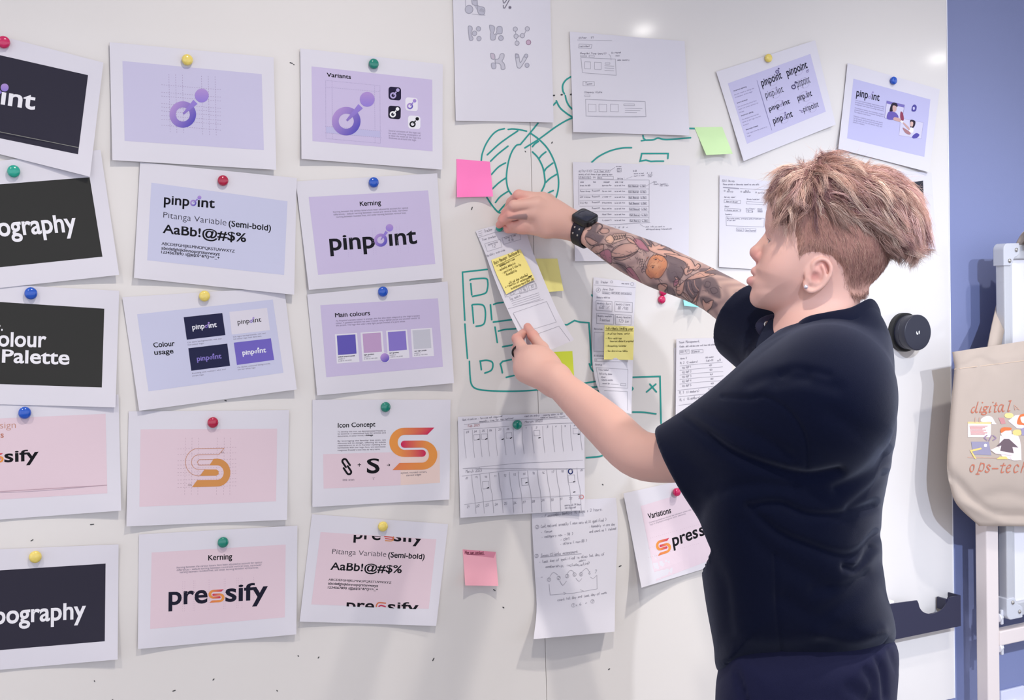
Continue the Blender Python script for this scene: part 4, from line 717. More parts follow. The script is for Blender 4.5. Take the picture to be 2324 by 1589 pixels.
# the strip being pinned up
zJ = zf(1020, 580, .30215); yC = zf(1020, 400, .13847)
s = Sheet('sketch_sheet', 'narrow white wireframe strip held between the two hands', 'paper', None, 0, group=GW, rows=[(1079, 524, 1186, 494, .003, .004, 0), (1101, 575, 1201, 548, .008, .009, .002), (1122, 632, 1220, 600, .024, .024, .002), (1145, 688, 1243, 656, .050, .050, .0), (1172, 745, 1270, 716, .086, .084, -.004), (1207, 812, 1303, 772, .128, .136, -.006)], nu=16, nv=40); s.z = yC
for k in range(3): s.line([(472+k*6, 912+k*32), (535+k*2, 893+k*34)], .95)
s.hand('Tracker', (575, 922), (715, 885), 48); s.line([(470, 1010), (730, 925), (1180, 850)], .95); s.hand('Time tracker', (535, 1062), (775, 990), 34); s.box([(578, 1108), (830, 1035), (862, 1160), (622, 1235)], .95); s.hand('sessions', (635, 1135), (795, 1088), 34); s.hand('12', (705, 1175), (765, 1155), 46); s.box([(862, 1012), (1150, 930), (1170, 1035), (890, 1118)], .95); s.hand('Total time', (905, 1035), (1090, 975), 30); s.hand('4.5k', (975, 1075), (1060, 1050), 44); s.hand('Monthly overview', (615, 1325), (915, 1215), 36)
s.z = zJ
s.box([(405, 262), (640, 195), (652, 250), (420, 312)], 1); s.box([(408, 250), (505, 295), (512, 310), (415, 315)], .1); s.hand('43%', (455, 300), (505, 285), 22); s.hand('2.5k', (535, 275), (580, 262), 22); s.hand('30', (612, 245), (635, 238), 20); s.box([(520, 252), (580, 232), (590, 272), (530, 288)], 1); s.box([(592, 228), (650, 210), (658, 245), (602, 262)], 1)
s.hand('Top users', (455, 338), (535, 308), 20); s.line([(440, 400), (705, 330)], 1)
for k in range(4): s.line([(465+k*5, 345+k*15), (672+k*4, 280+k*15)], .95)
s.box([(478, 432), (730, 345), (803, 500), (560, 575)], .95); s.line([(605, 610), (822, 530), (905, 640)], .95); s.line([(480, 440), (560, 590)], 1); s.done()
# ------------------------------------------------------------------ sticky notes
def note(label, q, off, lift, rgb, z=zI, sag=0.0, ofun=None, nu=12, nv=12, rows=None):
    return Sheet('sticky_note', label, 'sticky note', q, off, lift, 'sticky notes on the whiteboard', mat('note_%02x%02x%02x' % rgb, rgb, rough=.8, spec=.2), z=z, sag=sag, ofun=ofun, nu=nu, nv=nv, rows=rows)
note('hot pink blank sticky note beside the circular teal sketch', [(1036, 361), (1112, 367), (1119, 446), (1037, 448)], .001, (0, 0, .014, .012), (255, 132, 194), sag=.006).done()
note('pale green blank sticky note below the top wireframe sheet', [(1576, 289), (1639, 288), (1663, 349), (1603, 352)], .001, (0, .002, .016, .012), (205, 234, 178), sag=.010).done()
note('blank yellow sticky note on the board behind the held strip', [(1206, 587), (1265, 587), (1279, 660), (1232, 664)], .001, (0, 0, .008, .010), (232, 222, 142), sag=.006).done()
note('lime green sticky note half hidden behind the near forearm', [(1228, 800), (1299, 797), (1304, 870), (1240, 890)], .001, (0, 0, .006, .006), (204, 214, 70), sag=.004).done()
note('cyan sticky note peeping out under the tattooed forearm', [(1545, 640), (1602, 648), (1592, 698), (1553, 694)], .001, (0, 0, .02, .012), (150, 228, 242), sag=.012).done()
s = note('salmon pink sticky note with a folded top edge, below the calendar sheet', [(1050, 1247), (1125, 1253), (1131, 1330), (1056, 1329)], .001, (0, .004, .014, .014), (247, 178, 192), sag=.008); s.z = zf(1020, 900, .36491)
s.hand('How can contact', (98, 976), (215, 978), 16, (140, 70, 90), 1.2); s.line([(108, 984), (218, 984)], 1.2, (140, 70, 90), 'handwriting'); s.panel([(86, 952), (289, 968), (276, 1004), (92, 982)], (232, 150, 172), 'folded_edge', 1); s.done()
s = note('yellow sticky note headed Individuals landing page, on the curling strip', [(1372, 738), (1439, 741), (1437, 817), (1371, 816)], .0305, (0, 0, .008, .008), (238, 226, 140)); s.z = xE
INKY = (150, 142, 84)
s.hand('Individuals landing page', (215, 615), (515, 618), 24, INKY, .9); s.line([(212, 628), (516, 632)], 1.2, INKY, 'handwriting')
for t, a, b in (('- Profile (name, unit)', (215, 672), (482, 668)), ('- Mini-metrics', (215, 720), (390, 720)), ('(sessions status & progress)', (260, 752), (522, 750)), ('- Accounting Calendar', (215, 804), (445, 802)), ('- Ten Activities table', (215, 858), (455, 858))): s.hand(t, a, b, 18, INKY, .95)
s.done()
hs = [o for o in COL.objects if o.get('label') == 'narrow white wireframe strip held between the two hands'][0]
s = note('yellow sticky note of underlined notes stuck on the held strip', None, 0, None, (242, 226, 140), rows=[(1115, 590, 1181, 566, .0155, .0155, .002), (1128, 625, 1197, 597, .0265, .0255, .002), (1149, 668, 1214, 634, .046, .0435, .0)]); s.z = zf(1020, 340, .27539)
INKB = (146, 132, 72)
s.hand('Role Manager Dashboard', (372, 945), (575, 848), 26, INKB, 1.1); s.line([(385, 958), (580, 862)], 1.2, INKB, 'handwriting')
for t, a, b, w in (('- tasks overview', (395, 970), (540, 905), 1.3), ('- mytasks details', (400, 1005), (545, 940), 1.3), ('- positions & clarity', (435, 1022), (592, 950), 1.2), ('- Accountability', (458, 1042), (558, 1000), 1.2), ('will not show individual', (492, 1108), (650, 1035), 1.3), ('x results of assessment', (462, 1138), (680, 1052), 1.3), ('to scrutinise one on their way', (510, 1152), (695, 1068), 1.3)): s.hand(t, a, b, 18, INKB, w*.8)
s.line([(415, 962), (462, 940)], 2.4, (70, 64, 50), 'handwriting'); s.line([(652, 1048), (678, 1038)], 2.4, (70, 64, 50), 'handwriting'); s.done()
# ------------------------------------------------------------------ round magnets
MAG = {'crimson': (178, 14, 62), 'yellow': (236, 212, 108), 'green': (16, 130, 112), 'blue': (16, 82, 190), 'teal': (24, 164, 142), 'magenta': (206, 24, 92)}
prof = [(.0088, 0), (.0094, .0012), (.0094, .0042), (.0098, .0048), (.0100, .0060), (.0094, .0076), (.0078, .0090), (.0052, .0100), (.0022, .0104), (.0005, .0105)]
_mag = {}
for x, y, c, off, r, lab in ((8, 96, 'magenta', .006, 1.05, 'magenta magnet at the left edge on the topmost dark sheet'), (425, 136, 'yellow', .006, 1, 'yellow magnet on the sheet with the logo on a lilac grid'), (848, 145, 'green', .006, 1, 'green magnet on the Variants sheet'), (31, 389, 'teal', .0055, 1.05, 'light green magnet on the ography sheet'),
        (506, 410, 'crimson', .0046, .98, 'crimson magnet on the lilac alphabet sheet'), (848, 414, 'blue', .0046, 1, 'blue magnet on the lilac Kerning sheet'), (70, 666, 'blue', .0046, 1.05, 'blue magnet on the olour Palette sheet'), (464, 672, 'yellow', .0046, 1, 'yellow magnet on the Colour usage sheet'), (869, 662, 'blue', .0036, 1, 'blue magnet on the Main colours sheet'),
        (56, 937, 'blue', .0034, 1.05, 'blue magnet on the pink sheet ending sify'), (483, 959, 'crimson', .0024, 1, 'crimson magnet on the pink sheet with the half-outlined S'), (875, 924, 'green', .0024, 1, 'green magnet on the Icon Concept sheet'), (80, 1264, 'yellow', .0024, 1.05, 'yellow magnet on the lowest dark sheet at the left edge'), (506, 1231, 'green', .0024, 1, 'green magnet on the pink Kerning sheet'),
        (869, 1195, 'yellow', .0024, 1, 'yellow magnet on the pink alphabet sheet'), (1174, 964, 'green', .007, 1, 'green magnet on the calendar sheet'), (1134, 517, 'teal', .004, .8, 'small green magnet pinched between thumb and finger'), (1502, 680, 'magenta', .0005, .9, 'magenta magnet bare on the board below the forearm'), (1505, 662, 'magenta', .0005, .9, 'magenta magnet half hidden by the forearm, directly above another'),
        (1536, 1117, 'magenta', .008, .95, 'magenta magnet on the Variations sheet beside the shirt'), (1744, 132, 'yellow', .0035, .95, 'yellow magnet on the sheet of altered logo words'), (2028, 183, 'blue', .0035, .95, 'blue magnet on the illustrated sheet nearest the board edge')):
    P = at((x, y), off+.004)[0]; P[1] = -off
    key = (c, r)
    if c not in _mag:
        o = MB().lathe(prof, (0, 0, 0), (0, -1, 0), 36).build('round_magnet', mat('magnet_'+c, MAG[c], rough=.18, spec=.55, coat=.5, noise=.12, nscale=160)); smooth_by_angle(o, 40)
        d = MB().lathe([(.0097, .0040), (.0102, .0044), (.0102, .0052), (.0097, .0056)], (0, 0, 0), (0, -1, 0), 36).build('rim', mat('magnet_'+c), o); smooth_by_angle(d, 40); _mag[c] = (o, d)
    else:
        o0, d0 = _mag[c]; o = o0.copy(); COL.objects.link(o); d = d0.copy(); d.parent = o; COL.objects.link(d)
    o.location = Vector(P); o.scale = (r, r, r); tag(o, lab, 'magnet', 'round magnets on the whiteboard')
# ------------------------------------------------------------------ ceiling lamps
def downlight(x, y, label, colr, emit, r=.056):
    t = empty('ceiling_downlight', (x, y, CEIL), label, 'ceiling light', 'recessed downlights'); k = r/.056
    b = MB().lathe([(.085*k, 0), (.085*k, .012), (.062*k, .012), (.056*k, .004), (.056*k, 0)], (x, y, CEIL), (0, 0, -1), 40).build('ring', mat('lamp_ring', (240, 240, 240), rough=.4), t); smooth_by_angle(b)
    MB().lathe([(.055*k, .004), (.053*k, .014), (.044*k, .026), (.026*k, .034), (.001, .037)], (x, y, CEIL), (0, 0, -1), 40).build('diffuser', mat('lamp_diffuser_%d' % emit, rough=.5, emit=((1, .97, .93), emit)), t)
    return t
for k, (x, d, pw, c, r, aim, cone) in enumerate(LAMPS):
    t = downlight(x, -d, 'round recessed ceiling spotlight, %s' % ('over the person and turned to the person\u2019s back', 'lighting the middle of the board', 'lighting the left of the board', 'lighting the right of the board', 'set back behind the photographer at the right', 'added cool fill, set back behind the photographer')[k], c, 6)
    ld = bpy.data.lights.new('lamp_light', 'SPOT'); ld.spot_size = math.radians(cone); ld.spot_blend = 1.0; ld.shadow_soft_size = r; ld.energy = pw; ld.color = c; lo = bpy.data.objects.new('lamp_light', ld); COL.objects.link(lo)
    lo.parent = t; lo.location = (0, 0, -.09); v = Vector((aim[0]-x, d-aim[1], aim[2]-CEIL+.09)); lo.rotation_euler = v.to_track_quat('-Z', 'Y').to_euler()
for k, (px, em) in enumerate(FAR_LAMPS):
    P = at(px)[0]; d = P-CAM; d[1] = -d[1]      # these hang where the glossy board mirrors them towards the photographer
    t = (CEIL-.006-P[2])/d[2]; Q = P+d*t
    downlight(Q[0], Q[1], 'round recessed ceiling spotlight behind the photographer, %s' % ('mirrored in the board above the wireframe sheet', 'mirrored beside the board edge')[k], None, em, .065)
# ------------------------------------------------------------------ smooth bodies: distance fields turned into one continuous surface
def seg_d(p, a, b):
    ba = b-a; t = np.clip(((p-a) @ ba)/max(ba @ ba, 1e-12), 0, 1); return np.linalg.norm(p-a-t[:, None]*ba, axis=1), t
class Rc:      # tapered limb
    def __init__(s, a, b, ra, rb, k=.01): s.a = np.asarray(a, float); s.b = np.asarray(b, float); s.ra = ra; s.rb = rb; s.k = k; s.c = (s.a+s.b)/2; s.R = np.linalg.norm(s.a-s.b)/2+max(ra, rb)
    def d(s, p): d, t = seg_d(p, s.a, s.b); return d-(s.ra+(s.rb-s.ra)*t)
class Chain:   # bent tube without bulges at its joints
    def __init__(s, pts, r, k=.01): s.p = np.asarray(pts, float); s.r = np.broadcast_to(np.asarray(r, float), (len(s.p),)); s.k = k; s.c = s.p.mean(0); s.R = np.linalg.norm(s.p-s.c, axis=1).max()+s.r.max()
    def d(s, q):
        o = np.full(len(q), 9.)
        for i in range(len(s.p)-1): d, t = seg_d(q, s.p[i], s.p[i+1]); o = np.minimum(o, d-(s.r[i]+(s.r[i+1]-s.r[i])*t))
        return o
class Ell:     # ellipsoid, ax = rows are its axes
    def __init__(s, c, r, k=.01, ax=None): s.c = np.asarray(c, float); s.r = np.asarray(r, float); s.k = k; s.ax = np.eye(3) if ax is None else np.asarray(ax); s.R = max(r)
    def d(s, p):
        q = (p-s.c) @ s.ax.T; k0 = np.linalg.norm(q/s.r, axis=1); k1 = np.linalg.norm(q/s.r**2, axis=1)+1e-9; return k0*(k0-1)/k1
class Fn:      # free field
    def __init__(s, f, c, R, k=.01): s.f = f; s.c = np.asarray(c, float); s.R = R; s.k = k
    def d(s, p): return s.f(p)
def smin(a, b, k):
    h = np.maximum(k-np.abs(a-b), 0)/max(k, 1e-9); return np.minimum(a, b)-h*h*k*.25
class Field:
    def __init__(s): s.P = []
    def add(s, prim, op='+'): s.P.append((prim, op)); return s
    def ev(s, p, c=None, R=None):
        d = np.full(len(p), .2)
        for q, op in s.P:
            if c is not None and np.linalg.norm(q.c-c) > q.R+R+.03+q.k: continue
            e = q.d(p)
            if op == '+': d = smin(d, e, q.k)
            elif op == '-': d = -smin(-d, e, q.k)
            else: d = -smin(-d, -e, q.k)      # intersection
        return d
    def mesh(s, lo, hi, h, nb=16):
        lo = np.asarray(lo, float); n = np.ceil((np.asarray(hi)-lo)/(h*nb)).astype(int); S = h*nb
        I = np.stack(np.meshgrid(*[np.arange(k) for k in n], indexing='ij'), -1).reshape(-1, 3); Cc = lo+(I+.5)*S
        d = s.ev(Cc); act = I[np.abs(d) < S*1.05+.012]
        g = np.stack(np.meshgrid(*[np.arange(nb+1)]*3, indexing='ij'), -1).reshape(-1, 3); N = n*nb+2; m1 = nb+1
        VV, ID, Q = [], [], []
        gid = lambda ijk: (ijk[:, 0]*N[1]+ijk[:, 1])*N[2]+ijk[:, 2]
        for b in act:
            P = lo+(b*nb+g)*h; f = s.ev(P, lo+(b+.5)*S, S*.87).reshape(m1, m1, m1)
            if f.min() > 0 or f.max() < 0: continue
            sg = f < 0; acc = np.zeros((nb, nb, nb, 3)); cnt = np.zeros((nb, nb, nb))
            for ax in range(3):
                for o1 in (0, 1):
                    for o2 in (0, 1):
                        sl = [slice(0, nb)]*3; others = [k for k in range(3) if k != ax]
                        a0 = [None]*3; a1 = [None]*3
                        a0[ax] = slice(0, nb); a1[ax] = slice(1, nb+1)
                        for k, o in zip(others, (o1, o2)): a0[k] = a1[k] = slice(o, o+nb)
                        A = f[tuple(a0)]; B = f[tuple(a1)]; cr = (A < 0) != (B < 0); t = np.where(cr, A/np.where(cr, A-B, 1), 0)
                        pos = np.zeros((nb, nb, nb, 3)); pos[..., ax] = t; pos[..., others[0]] = o1; pos[..., others[1]] = o2
                        acc += np.where(cr[..., None], pos, 0); cnt += cr
            ok = np.argwhere(cnt > 0)
            if not len(ok): continue
            v = acc[cnt > 0]/cnt[cnt > 0][:, None]; VV.append(lo+(b*nb+ok+v)*h); ID.append(gid(b*nb+ok+1))
            for ax in range(3):
                a0 = [slice(0, nb)]*3; a1 = [slice(0, nb)]*3; a1[ax] = slice(1, nb+1)
                A = sg[tuple(a0)]; B = sg[tuple(a1)]; e = np.argwhere(A != B)
                if not len(e): continue
                fl = A[tuple(e.T)]; G = b*nb+e+1; o1 = np.zeros(3, int); o2 = np.zeros(3, int); o1[(ax+1) % 3] = 1; o2[(ax+2) % 3] = 1
                q = np.stack([gid(G), gid(G-o1), gid(G-o1-o2), gid(G-o2)], 1); q[~fl] = q[~fl][:, ::-1]; Q.append(q)
        V = np.concatenate(VV); ID = np.concatenate(ID); Q = np.concatenate(Q); od = np.argsort(ID); ids = ID[od]
        k = np.searchsorted(ids, Q); k = np.clip(k, 0, len(ids)-1); good = (ids[k] == Q).all(1)
        return V, od[k[good]]
def np_mesh(name, V, Q, m, parent=None, col=None, loc=None):
    base = np.array(loc if loc is not None else ((0, 0, 0) if parent is None else world_loc(parent)), float)
    me = bpy.data.meshes.new(name); me.vertices.add(len(V)); me.vertices.foreach_set('co', (V-base).astype(np.float32).ravel()); n = Q.shape[1]
    me.loops.add(len(Q)*n); me.loops.foreach_set('vertex_index', Q.astype(np.int32).ravel()); me.polygons.add(len(Q))
    me.polygons.foreach_set('loop_start', np.arange(0, len(Q)*n, n, dtype=np.int32)); me.update(calc_edges=True); me.validate()
    me.polygons.foreach_set('use_smooth', np.ones(len(me.polygons), bool))
    if col is not None:
        a = me.color_attributes.new('Col', 'FLOAT_COLOR', 'POINT'); c = np.ones((len(V), 4)); c[:, :3] = col; a.data.foreach_set('color', c.ravel())
    me.materials.append(m); o = bpy.data.objects.new(name, me); COL.objects.link(o)
    if parent is not None: o.parent = parent
    o.location = Vector(base-(world_loc(parent) if parent is not None else 0)); return o
def relax(V, Q, it=2, lam=.5):
    for _ in range(it):
        s = np.zeros_like(V); c = np.zeros(len(V))
        for a, b in ((0, 1), (1, 2), (2, 3), (3, 0)):
            np.add.at(s, Q[:, a], V[Q[:, b]]); np.add.at(c, Q[:, a], 1); np.add.at(s, Q[:, b], V[Q[:, a]]); np.add.at(c, Q[:, b], 1)
        V = V*(1-lam)+lam*s/np.maximum(c, 1)[:, None]
    return V
def vnormals(V, Q):
    n = np.cross(V[Q[:, 2]]-V[Q[:, 0]], V[Q[:, 3]]-V[Q[:, 1]]); N = np.zeros_like(V)
    for k in range(4): np.add.at(N, Q[:, k], n)
    return N/(np.linalg.norm(N, axis=1)[:, None]+1e-12)
def poly_sd(P, poly):
    """signed distance to a closed outline, positive inside"""
    d = np.full(len(P), 1e9); ins = np.zeros(len(P), bool); n = len(poly)
    for i in range(n):
        a = poly[i]; b = poly[(i+1) % n]; ba = b-a; t = np.clip(((P-a) @ ba)/(ba @ ba+1e-12), 0, 1); q = P-a-t[:, None]*ba; d = np.minimum(d, q[:, 0]**2+q[:, 1]**2)
        c = (a[1] > P[:, 1]) != (b[1] > P[:, 1])
        ins ^= c & (P[:, 0] < (b[0]-a[0])*(P[:, 1]-a[1])/(b[1]-a[1]+1e-12)+a[0])
    d = np.sqrt(d); return np.where(ins, d, -d)
def line_d(P, L):
    d = np.full(len(P), 1e9)
    for a, b in zip(L[:-1], L[1:]):
        ba = b-a; t = np.clip(((P-a) @ ba)/(ba @ ba+1e-12), 0, 1); q = P-a-t[:, None]*ba; d = np.minimum(d, q[:, 0]**2+q[:, 1]**2)
    return np.sqrt(d)
class Slab:
    """a rounded body whose side outline is given (photo pixels, at distance D from the photographer) and whose half width across is wf pixels"""
    def __init__(s, outline, D, wf, R, k=.01, p=2.2, c=None, smooth=True, w0=0.0):
        s.o = spline(outline, 3, True)[:-1] if smooth else np.asarray(outline, float); s.D = D; s.wf = wf; s.Rr = R; s.k = k; s.p = p; s.sc = D/FPX; s.w0 = w0
        cc = s.o.mean(0); s.c = cam_at(cc, D-w0*s.sc)[0]; s.R = (np.abs(s.o-cc).max()*1.5+(wf if np.isscalar(wf) else 130))*s.sc
    def d(s, P):
        z = depth_of(P); uv = proj(P); w = (s.D-z)/s.sc-s.w0; di = poly_sd(uv, s.o); W_ = s.wf if np.isscalar(s.wf) else s.wf(uv)
        v = (np.abs(w)/W_)**s.p+np.clip(1-di/s.Rr, 0, None)**s.p; return (v**(1/s.p)-1)*s.sc*min(s.Rr, 60 if np.isscalar(s.wf) else 60)
D0 = 2.08; S0 = D0/FPX
def uvw(u, v, w=0.0): return cam_at((u, v), D0-w*S0)[0]
def sst(x, a, b): t = np.clip((x-a)/(b-a), 0, 1); return t*t*(3-2*t)
# ------------------------------------------------------------------ the person's body (skin)
B = Field()
HEADP = [(1741, 470), (1737, 505), (1743, 521), (1739, 538), (1731, 560), (1727, 580), (1721, 596), (1713, 608), (1712, 624), (1707, 640), (1706, 655), (1705, 668), (1709, 684), (1718, 696), (1738, 703), (1762, 708), (1800, 716), (1850, 712), (1905, 690), (1960, 655), (2002, 606), (2024, 550), (2024, 480), (1996, 422), (1945, 390), (1875, 378), (1805, 392), (1762, 424)]
wface = lambda uv: 104-34*sst(uv[:, 1], 560, 705)-6*sst(-uv[:, 0], -1790, -1720)
B.add(Slab(HEADP, D0, wface, 84))
U = uvw
def rcu(a, b, ra, rb, k): B.add(Rc(U(*a), U(*b), ra*S0, rb*S0, k*S0))
rcu((1745, 532, 0), (1714, 570, 0), 7, 10, 12); rcu((1714, 572, 0), (1713, 575, 0), 11, 11, 8); rcu((1718, 585, 0), (1724, 594, 0), 8, 7, 8)
for sg in (1, -1):
    rcu((1727, 586, 11*sg), (1732, 590, 12*sg), 9.5, 8, 7)
    B.add(Ell(U(1769, 606, 58*sg), np.array([30, 34, 26])*S0, 26*S0, np.stack([CR, CU, CF])))
    rcu((1746, 514, 8*sg), (1756, 518, 48*sg), 7, 6, 12)
rcu((1712, 615, -14), (1712, 615, 14), 7.5, 7.5, 7); rcu((1716, 620, 24), (1712, 616, 12), 4, 6, 6); rcu((1716, 620, -24), (1712, 616, -12), 4, 6, 6)
rcu((1704, 638, -11), (1704, 638, 11), 9.5, 9.5, 6); rcu((1714, 636, 24), (1705, 638, 12), 5, 8.5, 5); rcu((1714, 636, -24), (1705, 638, -12), 5, 8.5, 5)
rcu((1719, 678, -10), (1719, 678, 10), 14, 14, 14)
for sg in (1, -1):     # mouth corner, eye hollow, nostril
    B.add(Rc(U(1712, 625, 0), U(1720, 628, 27*sg), .9*S0, 1.6*S0, 3*S0), '-')
    B.add(Rc(U(1741, 541, 26*sg), U(1764, 558, 60*sg), 7*S0, 5*S0, 10*S0), '-')
    B.add(Ell(U(1719, 596, 7*sg), np.array([5, 2.5, 4])*S0, 2*S0, np.stack([CR, CU, CF])), '-')
rcu((1752, 546, 24), (1768, 560, 60), 5, 4, 6); rcu((1752, 546, -24), (1768, 560, -60), 5, 4, 6)
# neck and the trunk under the shirt
rcu((1872, 650, 0), (1858, 800, 0), 78, 86, 24); rcu((1858, 800, 0), (1835, 1000, 0), 88, 120, 60); rcu((1835, 1000, 0), (1825, 1440, 0), 125, 120, 60)
SHN = cam_at((1885, 895), 1.935)[0]; SHF = cam_at((1790, 800), 2.20)[0]
B.add(Rc(SHN, U(1858, 820, 0), .062, .07, .05)); B.add(Rc(SHF, U(1858, 820, 0), .060, .07, .05))
# ears
for sg in (1, -1):
    e = lambda u, v, w: U(u, v, w*sg)
    B.add(Ell(e(1856, 624, 95), np.array([29, 33, 7])*S0, 6*S0, np.stack([CR*.94-CU*.34*1, CU*.94+CR*.34, CF])))
    hel = [(1846, 618, 98), (1845, 602, 101), (1853, 592, 103), (1866, 588, 105), (1878, 593, 107), (1886, 607, 108), (1884, 623, 107), (1876, 638, 104), (1866, 649, 101), (1851, 659, 98), (1838, 661, 96), (1829, 653, 94), (1828, 642, 92)]
    B.add(Chain(spline([e(*a) for a in hel], 4), np.interp(np.linspace(0, 1, 4*(len(hel)-1)+1), [0, .2, .6, .85, 1], np.array([4., 5, 4.6, 6, 6])*S0), 4*S0))
    ant = [(1866, 603, 104), (1871, 615, 105), (1871, 628, 104), (1864, 640, 101), (1852, 646, 98)]
    B.add(Chain(spline([e(*a) for a in ant], 4), 3.4*S0, 5*S0))
    B.add(Rc(e(1836, 634, 96), e(1838, 640, 97), 5.5*S0, 5*S0, 6*S0))
    B.add(Ell(e(1853, 626, 108), np.array([12, 11, 11])*S0, 3*S0, np.stack([CR, CU, CF])), '-'); B.add(Rc(e(1849, 632, 106), e(1858, 632, 106), 7*S0, 7*S0, 3*S0), '-'); B.add(Rc(e(1858, 600, 111), e(1872, 603, 112), 4.5*S0, 3*S0, 3*S0), '-')
# arms: centre pixel, half width in pixels, distance from the board
def limb(pts, k=.02):
    Pw = [at((x, y), o)[0] for x, y, o, r in pts]; Rr = [r*depth_of(p)[0]/FPX for p, (x, y, o, r) in zip(Pw, pts)]
    B.add(Chain(spline(Pw, 4), spline(np.array(Rr)[:, None], 4)[:, 0], k)); return Pw, Rr
FARM, FARMR = limb([(1300, 513, .080, 29), (1322, 521, .100, 28), (1352, 537, .130, 32), (1390, 557, .165, 39), (1430, 577, .200, 45), (1490, 604, .255, 49.5), (1560, 633, .320, 47), (1616, 660, .385, 46.5), (1664, 690, .44, 51), (1730, 735, .52, 56)], .012)
B.add(Rc(FARM[-1], SHF, FARMR[-1], .055, .03))
NARM, NARMR = limb([(1259, 860, .245, 34), (1288, 888, .275, 37), (1330, 925, .32, 45), (1382, 972, .39, 52), (1440, 1026, .47, 55), (1500, 1040, .52, 56), (1600, 1030, .60, 60)], .014)
B.add(Rc(NARM[-1], SHN, NARMR[-1], .06, .03))
yC = zf(1020, 400, .13847); yD = zf(1100, 700, .13844)
def fingers(z, chains, k=.004):
    for ch in chains:
        Pw = [at(z((x, y)), o)[0] for x, y, o, r in ch]
        for i in range(len(ch)-1): B.add(Rc(Pw[i], Pw[i+1], ch[i][3], ch[i+1][3], k))
# far hand: pinching the green magnet, back of the hand towards us
fingers(yC, [[(1400, 590, .076, .0125), (1010, 635, .056, .0108), (885, 720, .034, .0092), (812, 800, .019, .0072)],
             [(1440, 455, .080, .0125), (1060, 480, .066, .0112), (930, 600, .036, .0095), (850, 705, .018, .0078)],
             [(1530, 375, .070, .0125), (1135, 310, .058, .0110), (1010, 420, .032, .0092), (940, 560, .017, .0078)],
             [(1620, 380, .055, .0115), (1330, 350, .040, .0098), (1200, 430, .022, .0084), (1120, 540, .014, .007)]], .0035)
fingers(yC, [[(1560, 770, .072, .0125), (1250, 770, .056, .0100), (1010, 800, .038, .0075)], [(1960, 880, .078, .0185), (1580, 880, .072, .0150), (1190, 848, .046, .0112), (955, 868, .022, .0088)]], .009)
fingers(yC, [[(2090, 850, .082, .0255), (1400, 600, .076, .0135)], [(2090, 830, .082, .025), (1440, 470, .078, .0135)], [(2080, 800, .078, .024), (1530, 390, .068, .0135)], [(2080, 850, .075, .024), (1620, 430, .055, .0135)], [(1900, 830, .080, .021), (1560, 720, .076, .018)]], .012)
B.add(Ell(at(yC((1660, 680)), .074)[0], (.036, .017, .032), .02))
# near hand: thumb in front of the strip, fingers behind it
fingers(yD, [[(1090, 930, .215, .0165), (935, 660, .160, .0128), (795, 450, .124, .0098), (704, 305, .097, .0084)]], .008)
fingers(yD, [[(680, 770, .178, .0140), (525, 495, .130, .0098), (640, 400, .082, .0088), (730, 350, .066, .0076)],
             [(630, 870, .182, .0140), (530, 660, .126, .0100), (640, 570, .078, .0090), (720, 520, .062, .0078)],
             [(610, 970, .186, .0135), (535, 830, .130, .0098), (640, 730, .088, .0088), (720, 680, .074, .0076)],
             [(640, 1060, .190, .0125), (600, 960, .145, .0088), (680, 870, .108, .0080), (740, 820, .096, .007)]], .004)
fingers(yD, [[(1150, 1165, .240, .0275), (690, 780, .180, .0150)], [(1150, 1165, .240, .027), (640, 880, .184, .0150)], [(1140, 1180, .240, .0265), (620, 980, .188, .0145)], [(1140, 1180, .240, .026), (650, 1065, .192, .0135)], [(1090, 960, .216, .018), (800, 760, .18, .016)]], .014)
B.add(Ell(at(yD((860, 920)), .200)[0], (.034, .020, .036), .02))
lo = np.array([1.0, -1.06, .93]); hi = np.array([1.62, .0, 1.80])
V, Q = B.mesh(lo, hi, .0018)
V = relax(V, Q, 1, .45)
# -- tattooed forearm gets a finer mesh, so that the ink stays crisp
A0, A1 = FARM[2], FARM[7]; AX = (A1-A0)/np.linalg.norm(A1-A0); TN = np.cross(AX, CF); TN /= np.linalg.norm(TN); AN = np.cross(TN, AX)
def arm_st(P): return np.stack([(P-A0) @ AX, (P-A0) @ TN], 1)
def px_st(px):
    d = dirs(px); t = ((A0-CAM) @ AN)/(d @ AN); return arm_st(CAM+d*t[:, None])
def split(V, Q, sel):
    """cut every selected quad in four"""
    q = Q[sel]; E = np.sort(np.concatenate([q[:, [0, 1]], q[:, [1, 2]], q[:, [2, 3]], q[:, [3, 0]]]), 1); ue, inv = np.unique(E, axis=0, return_inverse=True); inv = inv.reshape(4, -1)
    n0 = len(V); mid = (V[ue[:, 0]]+V[ue[:, 1]])/2; cen = V[q].mean(1); c = n0+len(ue)+np.arange(len(q)); e = n0+inv
    V2 = np.concatenate([V, mid, cen]); q2 = np.concatenate([np.stack([q[:, 0], e[0], c, e[3]], 1), np.stack([e[0], q[:, 1], e[1], c], 1), np.stack([c, e[1], q[:, 2], e[2]], 1), np.stack([e[3], c, e[2], q[:, 3]], 1)])
    return V2, np.concatenate([Q[~sel], q2])
st = arm_st(V); cenQ = st[Q].mean(1); dax = np.linalg.norm(V-A0-np.outer(st[:, 0], AX), axis=1)[Q].mean(1)
L_arm = (A1-A0) @ AX
V, Q = split(V, Q, (cenQ[:, 0] > -.035) & (cenQ[:, 0] < L_arm+.10) & (dax < .062))
SK = np.array(s2l((217, 171, 157)))
